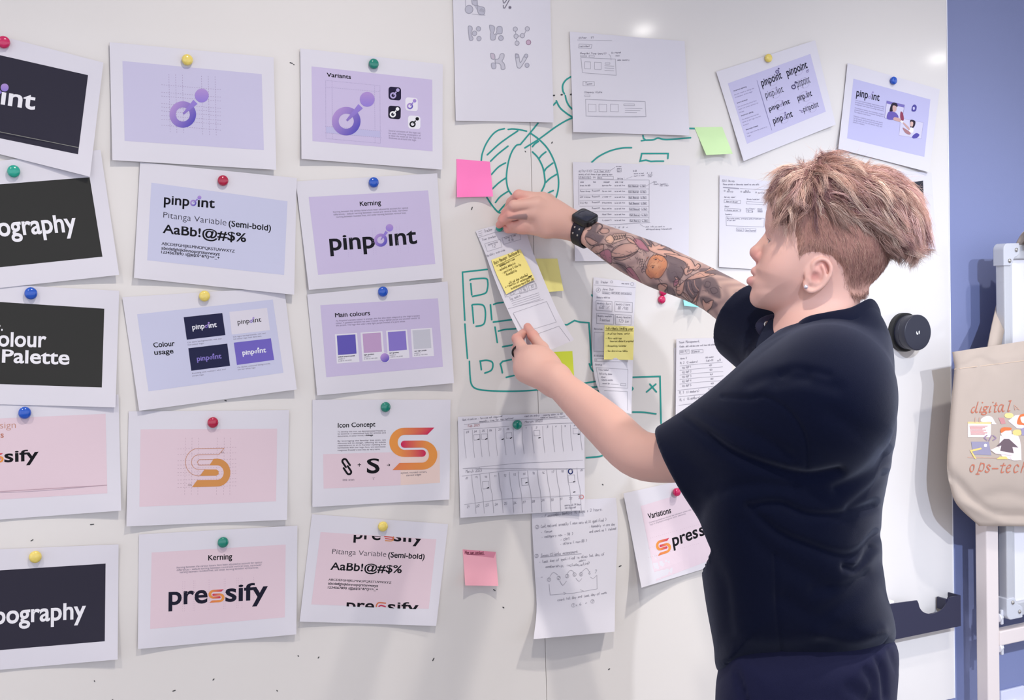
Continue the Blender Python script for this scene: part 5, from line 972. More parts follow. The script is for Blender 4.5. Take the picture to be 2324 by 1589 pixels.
def skin_colour(V):
    c = np.tile(SK, (len(V), 1))
    def tint(P, r, rgb, a):
        w = np.exp(-(np.linalg.norm(V-P, axis=1)/r)**2)*a; c[:] = c*(1-w[:, None])+np.array(s2l(rgb))*w[:, None]
    tint(U(1712, 578, 8), 14*S0, (212, 138, 132), .6); tint(U(1728, 590, 14), 14*S0, (200, 126, 122), .55); tint(U(1760, 600, 60), 34*S0, (222, 164, 150), .5)
    tint(U(1850, 628, 98), 14*S0, (168, 96, 92), .75); tint(U(1868, 606, 104), 16*S0, (226, 158, 148), .6)
    for w in (-20, -8, 8, 20): tint(U(1709, 617, w), 8*S0, (200, 134, 130), .45); tint(U(1701, 637, w), 10*S0, (198, 126, 126), .65)
    tint(U(1782, 564, 80), 7*S0, (176, 124, 104), .7); tint(U(1756, 558, 52), 12*S0, (196, 146, 134), .6)
    for x, y, o in ((1010, 635, .056), (885, 720, .034), (812, 800, .019), (930, 600, .036), (1135, 310, .058), (1190, 848, .046), (955, 868, .022)): tint(at(yC((x, y)), o)[0], .017, (226, 146, 136), .6)
    for x, y, o in ((704, 305, .097), (795, 450, .124), (525, 495, .13), (540, 680, .13)): tint(at(yD((x, y)), o)[0], .018, (214, 140, 130), .6)
    return c
COLR = skin_colour(V)
rg_t = np.random.default_rng(11)
# -- the tattoo, laid out along the arm
zL = zf(1280, 450, .20654)
st = arm_st(V); dax = np.linalg.norm(V-A0-np.outer(st[:, 0], AX), axis=1); inarm = (st[:, 0] > -.006) & (st[:, 0] < L_arm+.12) & (dax < .062); ix = np.where(inarm)[0]; ST = st[ix]; C = COLR[ix].copy()
PX = .00083   # one photo pixel on the arm, metres
def t_poly(P, rgb, soft=1.2, out=1.5, a=1.0, smooth=True, line=(72, 58, 62), shade=True):
    p = px_st(zL(P)); p = spline(p, 4, True)[:-1] if smooth else p; d = poly_sd(ST, p)/PX
    w = np.clip(d/soft+.5, 0, 1)[:, None]*a; sh_ = (.42*np.exp(-np.clip(d, 0, None)/5.5))[:, None] if shade else 0; C[:] = C*(1-w)+(np.array(s2l(rgb))*(1-sh_)+np.array(s2l((112, 92, 94)))*sh_)*w
    if out: w = np.clip(out*.5+.5-np.abs(d), 0, 1)[:, None]; C[:] = C*(1-w)+np.array(s2l(line))*w
def t_line(P, wd=1.6, rgb=(70, 56, 60), smooth=True):
    p = px_st(zL(P)); p = spline(p, 5) if smooth else p; w = np.clip(wd*.5+.5-line_d(ST, p)/PX, 0, 1)[:, None]; C[:] = C*(1-w)+np.array(s2l(rgb))*w
w = (sst(ST[:, 0], -.004, .004)*(1-sst(ST[:, 0], L_arm+.085, L_arm+.12)))[:, None]*.8; n_ = (np.sin(ST[:, 0]*190+np.sin(ST[:, 1]*150)*2)*.5+.5)[:, None]
C = C*(1-w)+w*(np.array(s2l((172, 148, 142)))*n_+np.array(s2l((142, 122, 122)))*(1-n_))
GD = (106, 92, 97); GM = (132, 114, 117); LT = (210, 164, 148); LT2 = (194, 154, 142); PK = (172, 108, 126)
for P in ([(290, 470), (330, 420), (330, 350), (410, 300), (430, 330), (430, 440), (520, 470), (470, 540), (430, 560), (330, 500)], [(800, 380), (960, 450), (1010, 560), (960, 575), (870, 490)], [(1010, 470), (1180, 560), (1240, 640), (1120, 590)], [(1140, 690), (1260, 670), (1350, 740), (1400, 850), (1330, 940), (1210, 960), (1180, 860), (1205, 780)], [(850, 940), (1000, 950), (1200, 990), (1220, 1060), (1000, 1010)],
          [(1365, 1000), (1450, 940), (1510, 1060), (1490, 1160), (1420, 1130)], [(1480, 970), (1560, 935), (1610, 1000), (1570, 1120), (1510, 1170)], [(1600, 990), (1700, 930), (1800, 1040), (1840, 1200), (1720, 1150), (1640, 1080)], [(1560, 1150), (1660, 1160), (1800, 1260), (1700, 1290), (1590, 1250)], [(1540, 830), (1660, 800), (1820, 850), (1900, 930), (1740, 900), (1600, 900)], [(600, 720), (720, 760), (700, 830), (620, 770)], [(1200, 700), (1320, 690), (1420, 760), (1400, 800), (1300, 740)]): t_poly(P, GD, 5, 0, .9)
for P in ([(315, 345), (350, 335), (372, 370), (360, 405), (310, 408)], [(470, 385), (510, 372), (548, 392), (552, 430), (500, 448), (465, 425)], [(290, 485), (330, 480), (390, 510), (440, 548), (340, 555)], [(320, 590), (420, 565), (500, 560), (490, 615), (400, 632)], [(575, 655), (690, 575), (800, 545), (880, 580), (870, 640), (740, 690), (600, 690)], [(590, 700), (740, 700), (880, 640), (820, 690), (700, 725)],
          [(740, 470), (800, 500), (860, 560), (780, 530)], [(975, 560), (1010, 580), (1000, 520), (1040, 560), (1070, 510), (1090, 545), (1130, 535), (1120, 590), (1080, 605), (1200, 600), (1300, 655), (1180, 660), (1170, 690), (1010, 630)], [(1150, 655), (1280, 650), (1400, 680), (1470, 760), (1490, 790), (1500, 740), (1535, 770), (1530, 830), (1450, 850), (1410, 830), (1380, 750), (1280, 695)],
          [(1550, 870), (1620, 850), (1640, 770), (1665, 800), (1700, 815), (1640, 850), (1620, 880), (1730, 895), (1640, 935), (1540, 950), (1470, 960), (1400, 960), (1340, 1060), (1240, 1060), (1290, 980), (1270, 910), (1320, 940), (1330, 990)], [(1380, 830), (1430, 800), (1420, 870), (1480, 830), (1460, 880), (1400, 900)], [(1340, 1060), (1390, 1100), (1400, 1140), (1450, 1150), (1540, 1110), (1550, 1050), (1560, 1110), (1500, 1170), (1420, 1170)], [(1600, 1170), (1640, 1210), (1720, 1205), (1740, 1215), (1700, 1270), (1600, 1275), (1570, 1240)], [(1000, 1000), (1060, 960), (1160, 970), (1140, 1000), (1060, 1010)]): t_poly(P, LT if P[0][0] > 700 else LT2, 2, 1.7)
for P in ([(815, 495), (880, 490), (980, 600), (990, 640), (900, 610)], [(425, 640), (560, 615), (575, 690), (540, 730), (480, 700)], [(700, 810), (780, 798), (835, 890), (810, 915), (730, 870)], [(1260, 950), (1310, 940), (1300, 980), (1240, 1000)]): t_poly(P, PK, 2, 1.4, .9)
t_poly([(605, 445), (715, 418), (738, 500), (600, 568)], (206, 172, 158), 1.2, 1.6, 1, False)
for k in range(7): t_line([(625+k*15, 455-k*3), (618+k*17, 490-k*2), (632+k*14, 520-k*5)], 1.7, (58, 46, 50), False); 
t_line([(615, 480), (715, 450)], 1.6, (58, 46, 50)); t_line([(612, 520), (722, 485)], 1.6, (58, 46, 50)); t_poly([(530, 500), (580, 458), (620, 510), (600, 555), (545, 545)], (228, 184, 160), 1.5, 1.3)
for k in range(4): t_line([(530+k*16, 560+k*3), (560+k*18, 595+k*2)], 1.6)
t_line([(400, 330), (420, 315), (455, 330), (470, 370), (440, 420), (450, 445)], 1.8); t_line([(380, 300), (430, 305), (470, 345), (470, 400), (430, 440)], 1.6)
for k in range(5): t_line([(850+k*26, 700+k*8), (872+k*22, 735+k*20), (866+k*20, 775+k*16)], 1.2)
t_poly([(945, 860), (975, 800), (1000, 740), (1035, 690), (1085, 668), (1130, 676), (1175, 715), (1196, 760), (1190, 815), (1150, 870), (1110, 905), (1060, 920), (1020, 905), (985, 908)], (214, 142, 102), 3, 1.4)
t_poly([(1010, 760), (1080, 740), (1130, 780), (1090, 830), (1020, 820)], (226, 168, 130), 14, 0, .7); t_poly([(960, 850), (1010, 850), (1050, 900), (1000, 905)], (196, 122, 92), 8, 0, .7); t_poly([(1110, 850), (1160, 830), (1150, 870), (1100, 895)], (190, 118, 90), 8, 0, .6)
for c, w_ in (((1075, 728), 15), ((1040, 810), 14)): t_poly([(c[0]-w_, c[1]+5), (c[0]-3, c[1]-7), (c[0]+w_, c[1]-4), (c[0]+2, c[1]+7)], (56, 42, 46), 1.2, 0); t_line([(c[0]-26, c[1]-6), (c[0]-4, c[1]-18), (c[0]+24, c[1]-14)], 1.3, (120, 70, 56))
for k in range(26):
    q = rg_t.uniform((975, 700), (1175, 895)); t_line([q, q+np.array([rg_t.uniform(-22, -8), rg_t.uniform(8, 20)])], .9, (172, 104, 76), False)
for k in range(60):
    q = rg_t.uniform((320, 330), (1800, 1150)); q[1] = 330+.47*(q[0]-320)+rg_t.uniform(-10, 270); t_line([q, q+np.array([rg_t.uniform(10, 50), rg_t.uniform(-20, 30)]), q+np.array([rg_t.uniform(40, 80), rg_t.uniform(10, 50)])], 1.1, (104, 88, 92))
for k in range(6): t_line([(1040+k*24, 690-k*2), (1046+k*24, 668+k*4), (1060+k*24, 655+k*8)], 1.2); t_line([(950-k*3, 850-k*24), (925-k*3, 846-k*24), (905-k*2, 856-k*24)], 1.2)
t_line([(1000, 700), (960, 760), (930, 800), (900, 850)], 1.4)
for P in ([(1340, 800), (1372, 850), (1360, 910), (1300, 960), (1240, 955)], [(1400, 760), (1430, 826), (1495, 832), (1530, 780)], [(1500, 740), (1545, 790), (1520, 850), (1470, 852)], [(1220, 1010), (1215, 1050), (1180, 1040)], [(1090, 960), (1150, 1000), (1120, 1022)], [(1420, 960), (1400, 1050), (1450, 1130), (1520, 1130)], [(1470, 1000), (1490, 1080), (1550, 1100)], [(1540, 1050), (1555, 1100), (1500, 1160), (1420, 1160)],
          [(1600, 1170), (1640, 1215), (1720, 1205), (1740, 1220), (1690, 1275), (1580, 1270)], [(860, 400), (930, 470), (990, 545)], [(900, 420), (1000, 520)], [(1080, 490), (1170, 560), (1240, 625)], [(300, 520), (360, 560), (430, 570), (520, 560)], [(580, 640), (640, 590), (720, 560)], [(740, 700), (820, 680), (880, 640)], [(560, 730), (650, 760), (720, 830)], [(610, 740), (700, 780), (770, 860)], [(1250, 1055), (1300, 1080), (1370, 1130)], [(1620, 760), (1640, 810), (1700, 830)], [(1690, 890), (1640, 930), (1560, 950)], [(700, 470), (760, 440), (800, 460), (850, 520)], [(1300, 905), (1335, 950), (1320, 1000), (1260, 1010)]): t_line(P, 1.5)
for P in ([(1430, 980), (1440, 1050), (1480, 1110)], [(1510, 970), (1520, 1030), (1560, 1080)], [(860, 430), (930, 500), (975, 550)]): t_line(P, 2.4, (176, 140, 130))
for P in ([(1650, 990), (1700, 1010), (1690, 1060), (1640, 1050)], [(1700, 1080), (1760, 1070), (1800, 1120), (1740, 1140)]): t_line(P+P[:1], 1.5, (84, 70, 76))
COLR[ix] = C
# small leaf tattoo on the index finger
p = proj(V); handv = (np.abs(p[:, 0]-1180) < 40) & (np.abs(p[:, 1]-500) < 22) & (V[:, 1] < -.045); hi_ = np.where(handv)[0]
d = poly_sd(p[hi_]+np.array([0, 9.]), yC([(940, 750), (1060, 705), (1150, 690), (1260, 680), (1285, 720), (1270, 780), (1150, 770), (1020, 765)])); w = np.clip(d/2+.5, 0, 1)[:, None]*.65; COLR[hi_] = COLR[hi_]*(1-w)+np.array(s2l((128, 110, 116)))*w
SKIN = mat('skin', rough=.52, spec=.35, attr='Col', sss=.12, bump=.05, bscale=900)
FLOORP = np.array([1.33, -.70, 0.0])
person = empty('person', FLOORP, 'person with tousled light brown hair and navy shirt pinning a paper strip to the whiteboard', 'person')
body = np_mesh('body', V, Q, SKIN, person, COLR)
body['label'] = 'bare face, neck and arms, the raised forearm tattooed'
# eyes, brows, stud
for sg in (1, -1):
    e = MB(); P = U(1757, 552, 35*sg); e.lathe([(.0105*math.sin(t)+1e-5, -.0105*math.cos(t)) for t in np.linspace(0, PI, 12)], P, -CR, 20); e.build('eye', mat('eye_white', (196, 172, 166), rough=.2), person, True)
    e = MB(); Pn = np.array([uvw(a, b, c*sg) for a, b, c in ((1742, 541, 36), (1748, 549, 46), (1755, 556, 55), (1762, 562, 63))])-CF*.0005*sg; e.tube(Pn, [.0003, .0007, .0007, .0003], 6); e.build('eyelashes', mat('lash_brown', (112, 78, 70), rough=.7), person, True)
    e = MB()
    for k in range(14):
        t = k/13; a = uvw(1741+22*t, 513-3*t, (18+48*t)*sg); e.tube(np.array([a, a+CU*.003+CR*.002, a+CU*.005+CR*.005]), [.0007, .0006, .0002], 5)
    e.build('eyebrow', mat('brow_hair', (92, 66, 60), rough=.7), person, True)
st_ = MB(); st_.lathe([(.0034, 0), (.0036, .0008), (.003, .0022), (.0004, .0026)], U(1829, 651, 99), -CF, 16); o = st_.build('ear_stud', mat('stud_silver', (226, 214, 222), rough=.25, metal=.6), person, True)
# ring on the near hand
rg = MB(); a = np.linspace(0, 2*PI, 20); c0 = at(yD((560, 715)), .150)[0]; dr = at(yD((530, 660)), .126)[0]-at(yD((630, 870)), .182)[0]; dr /= np.linalg.norm(dr); e1 = np.cross(dr, CF); e1 /= np.linalg.norm(e1); e2 = np.cross(dr, e1)
rg.tube(np.array([c0+.0128*(math.cos(t)*e1+math.sin(t)*e2) for t in a]), .0022, 8, False); rg.build('finger_ring', mat('ring_black', (14, 12, 14), rough=.3), person, True)
# ------------------------------------------------------------------ clothes
CLOTH = mat('navy_cotton', lin=(.0014, .0030, .0150), rough=.85, spec=.08, sheen=.24, bump=.25, bscale=1400)
TS = Field()
TORSO = [(1768, 752), (1830, 735), (1905, 712), (1968, 690), (1992, 712), (2012, 765), (2024, 820), (2031, 885), (2036, 960), (2028, 1035), (2012, 1105), (2002, 1165), (2001, 1222), (2007, 1290), (2012, 1345), (2024, 1385), (2033, 1425), (2031, 1455), (2012, 1482), (1975, 1510), (1920, 1528), (1860, 1535), (1780, 1533), (1700, 1531), (1640, 1528), (1624, 1512), (1620, 1470), (1612, 1425), (1602, 1370), (1592, 1300), (1583, 1225), (1580, 1150), (1592, 1050), (1620, 960), (1660, 870), (1705, 800)]
TS.add(Slab(TORSO, D0-.02, lambda uv: 92+120*sst(uv[:, 1], 715, 900)-20*sst(uv[:, 1], 1150, 1450), 150, .02, 2.3))
def NP(u, v, D): return cam_at((u, v), D)[0]
sa, sb = NP(1872, 915, 1.95), NP(1541, 1072, 2.10)
TS.add(Rc(sa, sb, .105, .0855, .035)); ax1 = (sb-sa)/np.linalg.norm(sb-sa)
fa, fb = NP(1800, 800, 2.17), at((1693, 728), .475)[0]
rf = 94*depth_of(fb)[0]/FPX; TS.add(Rc(fa, fb+(fb-fa)*.1, .085, rf, .03)); ax2 = FARM[7]-FARM[9]; ax2 /= np.linalg.norm(ax2)
# shoulder yoke
TS.add(Rc(NP(1885, 850, 1.985), NP(1900, 800, 2.08), .075, .06, .05)); TS.add(Rc(NP(1850, 835, 2.16), NP(1880, 800, 2.08), .065, .06, .05))
cut1 = np.array(sb)+ax1*.004; n1 = np.array([0, 0, 0.])
l0, l1 = NP(1482, 975, 2.10), NP(1604, 1174, 2.08); n1 = np.cross(l1-l0, CF); n1 /= np.linalg.norm(n1); n1 = n1 if n1 @ ax1 > 0 else -n1; n1 = (n1+.25*CF); n1 /= np.linalg.norm(n1); cut1 = (l0+l1)/2
TS.add(Fn(lambda p: np.where(np.linalg.norm(p-cut1, axis=1) < .17, (p-cut1) @ n1, -1.0), cut1, .17, .006), 'i')
TS.add(Fn(lambda p: np.where(np.linalg.norm(p-fb, axis=1) < .15, (p-fb) @ ax2, -1.0), fb, .15, .004), 'i')
TS.add(Rc(sb-ax1*.10, sb+ax1*.05, .066, .0795, .004), '-'); TS.add(Rc(fb-ax2*.06, fb+ax2*.05, .062, rf-.005, .004), '-')
# neck hole
TS.add(Rc(U(1868, 700, 0), U(1864, 775, 0), .068, .064, .01), '-')
Vs, Qs = TS.mesh((.98, -1.10, .88), (1.66, -.12, 1.58), .0036)
Vs = relax(Vs, Qs, 2, .5); Nn = vnormals(Vs, Qs); pxs = proj(Vs); facing = np.clip(-(Nn @ CF), 0, 1)
# creases: path in the photograph, depth in mm, width in pixels (negative depth = ridge)
CRE = [([(1540, 935), (1600, 985), (1660, 1028), (1750, 1064), (1830, 1082), (1905, 1072)], 7, 13), ([(1575, 925), (1640, 955), (1720, 990), (1790, 1035)], 3, 16), ([(1640, 900), (1700, 905), (1737, 901), (1790, 935), (1826, 995), (1832, 1060)], 2.2, 6),
       ([(1700, 1150), (1770, 1145), (1830, 1168), (1905, 1170), (1985, 1147)], 6, 12), ([(1713, 1166), (1770, 1212), (1835, 1240), (1905, 1262), (1950, 1256), (1992, 1215)], 6, 13), ([(1690, 1185), (1730, 1240), (1800, 1290), (1880, 1330)], 3.5, 20), ([(1920, 1288), (1950, 1290), (1985, 1245)], 6, 9),
       ([(1770, 845), (1800, 834), (1835, 838), (1880, 850)], 2, 10), ([(1760, 870), (1830, 862), (1900, 880)], 2.5, 18), ([(1700, 870), (1760, 850), (1830, 852)], 2.5, 14), ([(1890, 940), (1960, 990), (2010, 1030)], 3, 22), ([(1900, 1110), (1960, 1080), (2015, 1030)], 4, 14), ([(1930, 1150), (1985, 1105), (2010, 1075)], 3, 10),
       ([(1780, 1360), (1850, 1400), (1900, 1380), (1960, 1330), (2000, 1280)], 4, 22), ([(1850, 1340), (1910, 1335), (1970, 1305)], 3, 14), ([(1640, 1460), (1720, 1480), (1820, 1475), (1930, 1430)], 3, 26), ([(1600, 1250), (1640, 1330), (1650, 1430)], 3, 18), ([(1760, 1260), (1765, 1400), (1780, 1530)], 1.6, 5), ([(1860, 1440), (1940, 1450), (2000, 1430)], -4, 16), ([(1480, 1000), (1545, 1030), (1600, 1075), (1700, 1110)], 2, 22), ([(1620, 1120), (1700, 1100), (1800, 1105)], 3, 14)]
dsp = np.zeros(len(Vs))
for P, dep, wd in CRE: dsp -= 1.35*dep*1e-3*np.exp(-(line_d(pxs, spline(P, 5))/wd)**2)
hem = np.abs(pxs[:, 1]-np.interp(pxs[:, 0], [1620, 1780, 1863, 1973, 2006, 2032], [1505, 1512, 1514, 1490, 1460, 1425])); dsp -= .0012*np.exp(-(hem/2.5)**2)
Vs = Vs+Nn*(dsp*np.minimum(1, facing*1.6))[:, None]
shirt = np_mesh('shirt', Vs, Qs, CLOTH, person); shirt['label'] = 'loose navy short-sleeved shirt with a wide collar'
# collar: a folded band round the neck
def band(top, bot, name, out=.004, thick=.004):
    T_ = spline([uvw(*p) for p in top], 6); B_ = spline([uvw(*p) for p in bot], 6); n = len(T_); rows = []
    cen = U(1872, 735, 0)
    for t in (0, .12, .35, .6, .85, 1): 
        P = T_*(1-t)+B_*t; o = P-cen; o[:, 2] *= .3; o /= np.linalg.norm(o, axis=1)[:, None]; rows.append(P+o*(out*4*t*(1-t)+.002))
    inn = [r-(r-cen)/np.linalg.norm(r-cen, axis=1)[:, None]*thick for r in rows[::-1]]
    R_ = rows+inn; Vv = np.concatenate(R_); m_ = len(R_); F = [((i % m_)*n+j, (i % m_)*n+j+1, ((i+1) % m_)*n+j+1, ((i+1) % m_)*n+j) for i in range(m_) for j in range(n-1)]
    F += [tuple(i*n for i in range(m_))[::-1], tuple(i*n+n-1 for i in range(m_))]
    o = mesh_obj(name, Vv, F, CLOTH, shirt, True); ss = o.modifiers.new('smooth', 'SUBSURF'); ss.levels = 1; ss.render_levels = 2; return o
band([(1752, 722, -20), (1783, 749, 40), (1830, 719, 86), (1880, 707, 96), (1930, 697, 86), (1972, 677, 40), (1986, 690, -5), (1960, 690, -70), (1890, 706, -96), (1830, 718, -88), (1785, 733, -60), (1755, 722, -40)],
     [(1716, 790, 20), (1745, 806, 84), (1815, 785, 128), (1880, 762, 138), (1935, 742, 124), (1976, 722, 66), (1996, 732, 0), (1965, 745, -90), (1890, 765, -130), (1820, 780, -124), (1760, 775, -84), (1714, 745, -50)], 'collar')
lap = MB(); L_ = [(1714, 742), (1724, 724), (1748, 714), (1772, 716), (1786, 735), (1780, 764), (1752, 768), (1728, 764)]
c_ = np.mean(L_, 0); pts = spline(L_, 4, True)[:-1]; n = len(pts); VV = []
for f, w in ((1, -52), (.98, -44), (.8, -40), (.4, -38), (.02, -37)): VV += [uvw(*(c_+(p-c_)*f), w) for p in pts]
VV += [uvw(*p, -56) for p in pts]
lap.add(VV, [(i*n+j, i*n+(j+1) % n, (i+1)*n+(j+1) % n, (i+1)*n+j) for i in range(4) for j in range(n)]+[tuple(4*n+j for j in range(n)), tuple(5*n+j for j in range(n))]); lap.build('collar_flap', mat('navy_facing', lin=(.018, .016, .045), rough=.8, sheen=.1), shirt, True)
sn = MB(); sn.lathe([(.0052, 0), (.0056, .0012), (.0046, .0022), (.003, .0016), (.0004, .0016)], uvw(1740.5, 736, -36), -CF, 20); sn.build('snap_button', mat('snap_metal', (190, 186, 180), rough=.25, metal=.9), shirt, True)
# trousers
TROU = mat('navy_trouser_cloth', lin=(.010, .011, .040), rough=.85, spec=.15, sheen=.10, bump=.2, bscale=1200)
TR = Field()
TR.add(Slab([(1640, 1470), (1630, 1520), (1624, 1560), (1624, 1640), (1636, 1760), (1700, 1830), (1950, 1830), (2010, 1740), (2030, 1640), (2038, 1560), (2041, 1500), (2034, 1462), (2005, 1440), (1900, 1430), (1720, 1440)], D0-.02, 196, 150, .02, 2.2))
for sg in (1, -1):
    hip = uvw(1815, 1700, 92*sg); kn = uvw(1800, 2230, 88*sg); an = uvw(1845, 2740, 84*sg); an[2] = .075
    TR.add(Rc(hip, kn, .118, .082, .03)); TR.add(Rc(kn, an, .082, .066, .02))
Vt, Qt = TR.mesh((.95, -1.10, .0), (1.70, -.42, 1.06), .008); Vt = relax(Vt, Qt, 2, .5); Nt = vnormals(Vt, Qt); pt = proj(Vt); ft = np.clip(-(Nt @ CF), 0, 1); dz = np.zeros(len(Vt))
for P, dep, wd in (([(1672, 1530), (1682, 1560), (1694, 1600), (1710, 1660)], 8, 5), ([(1990, 1490), (2005, 1530), (2010, 1589)], 6, 7), ([(2020, 1480), (2034, 1520)], 4, 6), ([(1965, 1520), (1985, 1560), (1975, 1620)], 5, 10), ([(1930, 1560), (1960, 1580), (2010, 1640)], 5, 12)): dz -= dep*1e-3*np.exp(-(line_d(pt, spline(P, 5))/wd)**2)
Vt = Vt+Nt*(dz*np.minimum(1, ft*1.6))[:, None]
tro = np_mesh('trousers', Vt, Qt, TROU, person); tro['label'] = 'dark navy trousers'
for sg in (1, -1):
    F_ = Field(); an = uvw(1845, 2740, 84*sg); fwd = np.array([-.91, .42, 0]); sd = np.array([.42, .91, 0]); c0 = np.array([an[0], an[1], 0])+fwd*.06
    F_.add(Ell(c0+[0, 0, .042], (.150, .050, .045), .01, np.stack([fwd, sd, np.array([0, 0, 1.])]))); F_.add(Rc(c0-fwd*.07+[0, 0, .045], c0-fwd*.065+[0, 0, .1], .048, .05, .03)); F_.add(Fn(lambda p: .002-p[:, 2], c0, .3, .004), 'i')
    a_, q_ = F_.mesh(c0-.24, c0+.24, .008); sh = np_mesh('shoe', a_, q_, mat('shoe_white', (225, 222, 218), rough=.7), person)
# ------------------------------------------------------------------ wristwatch
wc = at((1326, 526), .105)[0]; wa = FARM[3]-FARM[0]; wa /= np.linalg.norm(wa)
up_ = CU*.80-CF*.52-CR*.12; up_ -= wa*(up_ @ wa); up_ /= np.linalg.norm(up_); si = np.cross(up_, wa)
watch = empty('wristwatch', wc, 'black chunky wristwatch with rounded square face on the raised wrist', 'watch')
BLK = mat('watch_black', (16, 16, 20), rough=.32, spec=.5, coat=.2); RUB = mat('watch_rubber', (12, 11, 32), rough=.5)
Rw = .0292; mb = MB(); na = 44; Vb = []; prof_ = [(-.0125, .0), (-.0125, .0028), (-.011, .0042), (.011, .0042), (.0125, .0028), (.0125, .0)]
for i in range(na):
    a = 2*PI*i/na; rd = math.cos(a)*up_*1.0+math.sin(a)*si*.92; 
    for s_, h_ in prof_: Vb.append(wc+wa*s_*(1+.18*max(0, math.cos(a)))+rd*(Rw+h_))
k = len(prof_); mb.add(Vb, [(i*k+j, i*k+(j+1) % k, ((i+1) % na)*k+(j+1) % k, ((i+1) % na)*k+j) for i in range(na) for j in range(k)])
o = mb.build('strap', RUB, watch); smooth_by_angle(o, 40)
def rbox(c, ax_, hx, ay, hy, r, z0, z1, az, taper=1.0, n=6):
    P = []; 
    for sx, sy, a0 in ((1, 1, 0), (-1, 1, PI/2), (-1, -1, PI), (1, -1, 3*PI/2)):
        for i in range(n+1): a = a0+PI/2*i/n; P.append((sx*(hx-r)+r*math.cos(a), sy*(hy-r)+r*math.sin(a)))
    P = np.array(P); m_ = len(P); rows = [(z0, 1), (z1-.002, 1), (z1-.0006, .97*taper), (z1, .90*taper)]
    Vv = np.concatenate([c+np.outer(P[:, 0]*f, ax_)+np.outer(P[:, 1]*f, ay)+az*z for z, f in rows]); F = [(i*m_+j, i*m_+(j+1) % m_, (i+1)*m_+(j+1) % m_, (i+1)*m_+j) for i in range(3) for j in range(m_)]+[tuple(range(m_))[::-1], tuple(3*m_+j for j in range(m_))]
    return Vv, F
cc = wc+up_*(Rw-.001)
mb = MB(); mb.add(*rbox(cc, wa, .0225, si, .0205, .009, .0, .0125, up_)); mb.add(*rbox(cc+up_*.002, wa, .0245, si, .0120, .004, 0, .007, up_)); o = mb.build('case', BLK, watch); smooth_by_angle(o, 30)
mb = MB(); mb.add(*rbox(cc, wa, .0188, si, .0168, .0075, .010, .0130, up_)); o = mb.build('screen', mat('watch_glass', (42, 44, 58), rough=.08, spec=.6), watch); smooth_by_angle(o, 30)
mb = MB(); mb.lathe([(.0034, 0), (.0036, .0012), (.0034, .003), (.0005, .0032)], cc+wa*.0225+up_*.006+si*.003, wa, 14); o = mb.build('crown', BLK, watch); smooth_by_angle(o, 40)
for t_ in (.55, .95):
    for q_ in (-.006, .006):
        rd = math.cos(t_+.35)*up_-math.sin(t_+.35)*si*.92 if (si @ CF) > 0 else math.cos(t_+.35)*up_+math.sin(t_+.35)*si*.92
        sc_ = MB(); sc_.lathe([(.0022, 0), (.0022, .0012), (.0004, .0016)], wc+wa*q_+rd*(Rw+.0040), rd, 12); sc_.build('strap_screw', mat('snap_metal', (190, 186, 180), rough=.25, metal=.9), watch, True)
# ------------------------------------------------------------------ hair
HAIRM = mat('hair_strands', rough=.38, spec=.5, attr='Col')
def hpal(n, rg): 
    a = np.array([s2l((216, 176, 160)), s2l((244, 214, 196)), s2l((188, 146, 132)), s2l((140, 98, 100)), s2l((228, 188, 180))]); w = rg.choice(5, n, p=[.3, .2, .25, .12, .13]); return a[w]*rg.uniform(.85, 1.12, (n, 1))
TOPP = [(1745, 498), (1748, 456), (1756, 420), (1774, 394), (1795, 374), (1826, 370), (1848, 358), (1866, 350), (1884, 358), (1920, 362), (1955, 375), (1992, 378), (2030, 396), (2060, 418), (2088, 458), (2100, 505), (2096, 545), (2082, 578), (2052, 582), (2004, 574), (1944, 548), (1884, 530), (1832, 522), (1800, 520), (1768, 512)]
SIDEP = [(1784, 500), (1810, 462), (1880, 450), (1970, 462), (2036, 510), (2044, 570), (2034, 612), (2004, 640), (1976, 660), (1955, 676), (1934, 674), (1912, 648), (1906, 608), (1886, 586), (1858, 578), (1836, 578), (1808, 594), (1804, 565), (1802, 540)]
HT = Field(); HT.add(Slab(TOPP, D0, lambda uv: 122-12*sst(uv[:, 1], 500, 590), 58, .01, 2.6))
Vh, Qh = HT.mesh((1.10, -1.0, 1.50), (1.66, -.50, 1.85), .004); Vh = relax(Vh, Qh, 1, .5); Nh = vnormals(Vh, Qh); ph = proj(Vh)
g_ = np.sin(ph[:, 0]*.16+ph[:, 1]*.09+2*np.sin(ph[:, 1]*.05))*.5+np.sin(ph[:, 0]*.31-ph[:, 1]*.13)*.5
Vh = Vh+Nh*(g_*.0035-.006)[:, None]
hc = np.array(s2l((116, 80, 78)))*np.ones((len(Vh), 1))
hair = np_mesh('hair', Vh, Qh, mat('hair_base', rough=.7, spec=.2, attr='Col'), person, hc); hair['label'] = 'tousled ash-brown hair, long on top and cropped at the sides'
HS = Field(); HEADC = Slab([(HEADP[0][0], HEADP[0][1])]+HEADP[1:], D0, lambda uv: wface(uv)+2, 84)
HS.add(Fn(lambda p: HEADC.d(p)-.0052*sst(poly_sd(proj(p), np.array(SIDEP, float)), 0, 26)+.0016, U(1900, 560, 0), .2, .001))
HS.add(Rc(U(1880, 640, 0), U(1895, 668, 0), 81*S0, 74*S0, .012))
HS.add(Fn(lambda p: -poly_sd(proj(p), np.array(SIDEP, float))*S0, U(1900, 560, 0), .25, .004), 'i')
Vd, Qd = HS.mesh((1.15, -1.0, 1.42), (1.66, -.50, 1.78), .0032); Vd = relax(Vd, Qd, 2, .5)
fade = sst(poly_sd(proj(Vd), np.array(SIDEP, float)), 2, 30)[:, None]
sidehair = np_mesh('cropped_sides', Vd, Qd, mat('hair_base', rough=.7, spec=.2, attr='Col'), hair, np.array(s2l((144, 104, 94)))*fade+np.array(s2l((200, 154, 138)))*(1-fade))
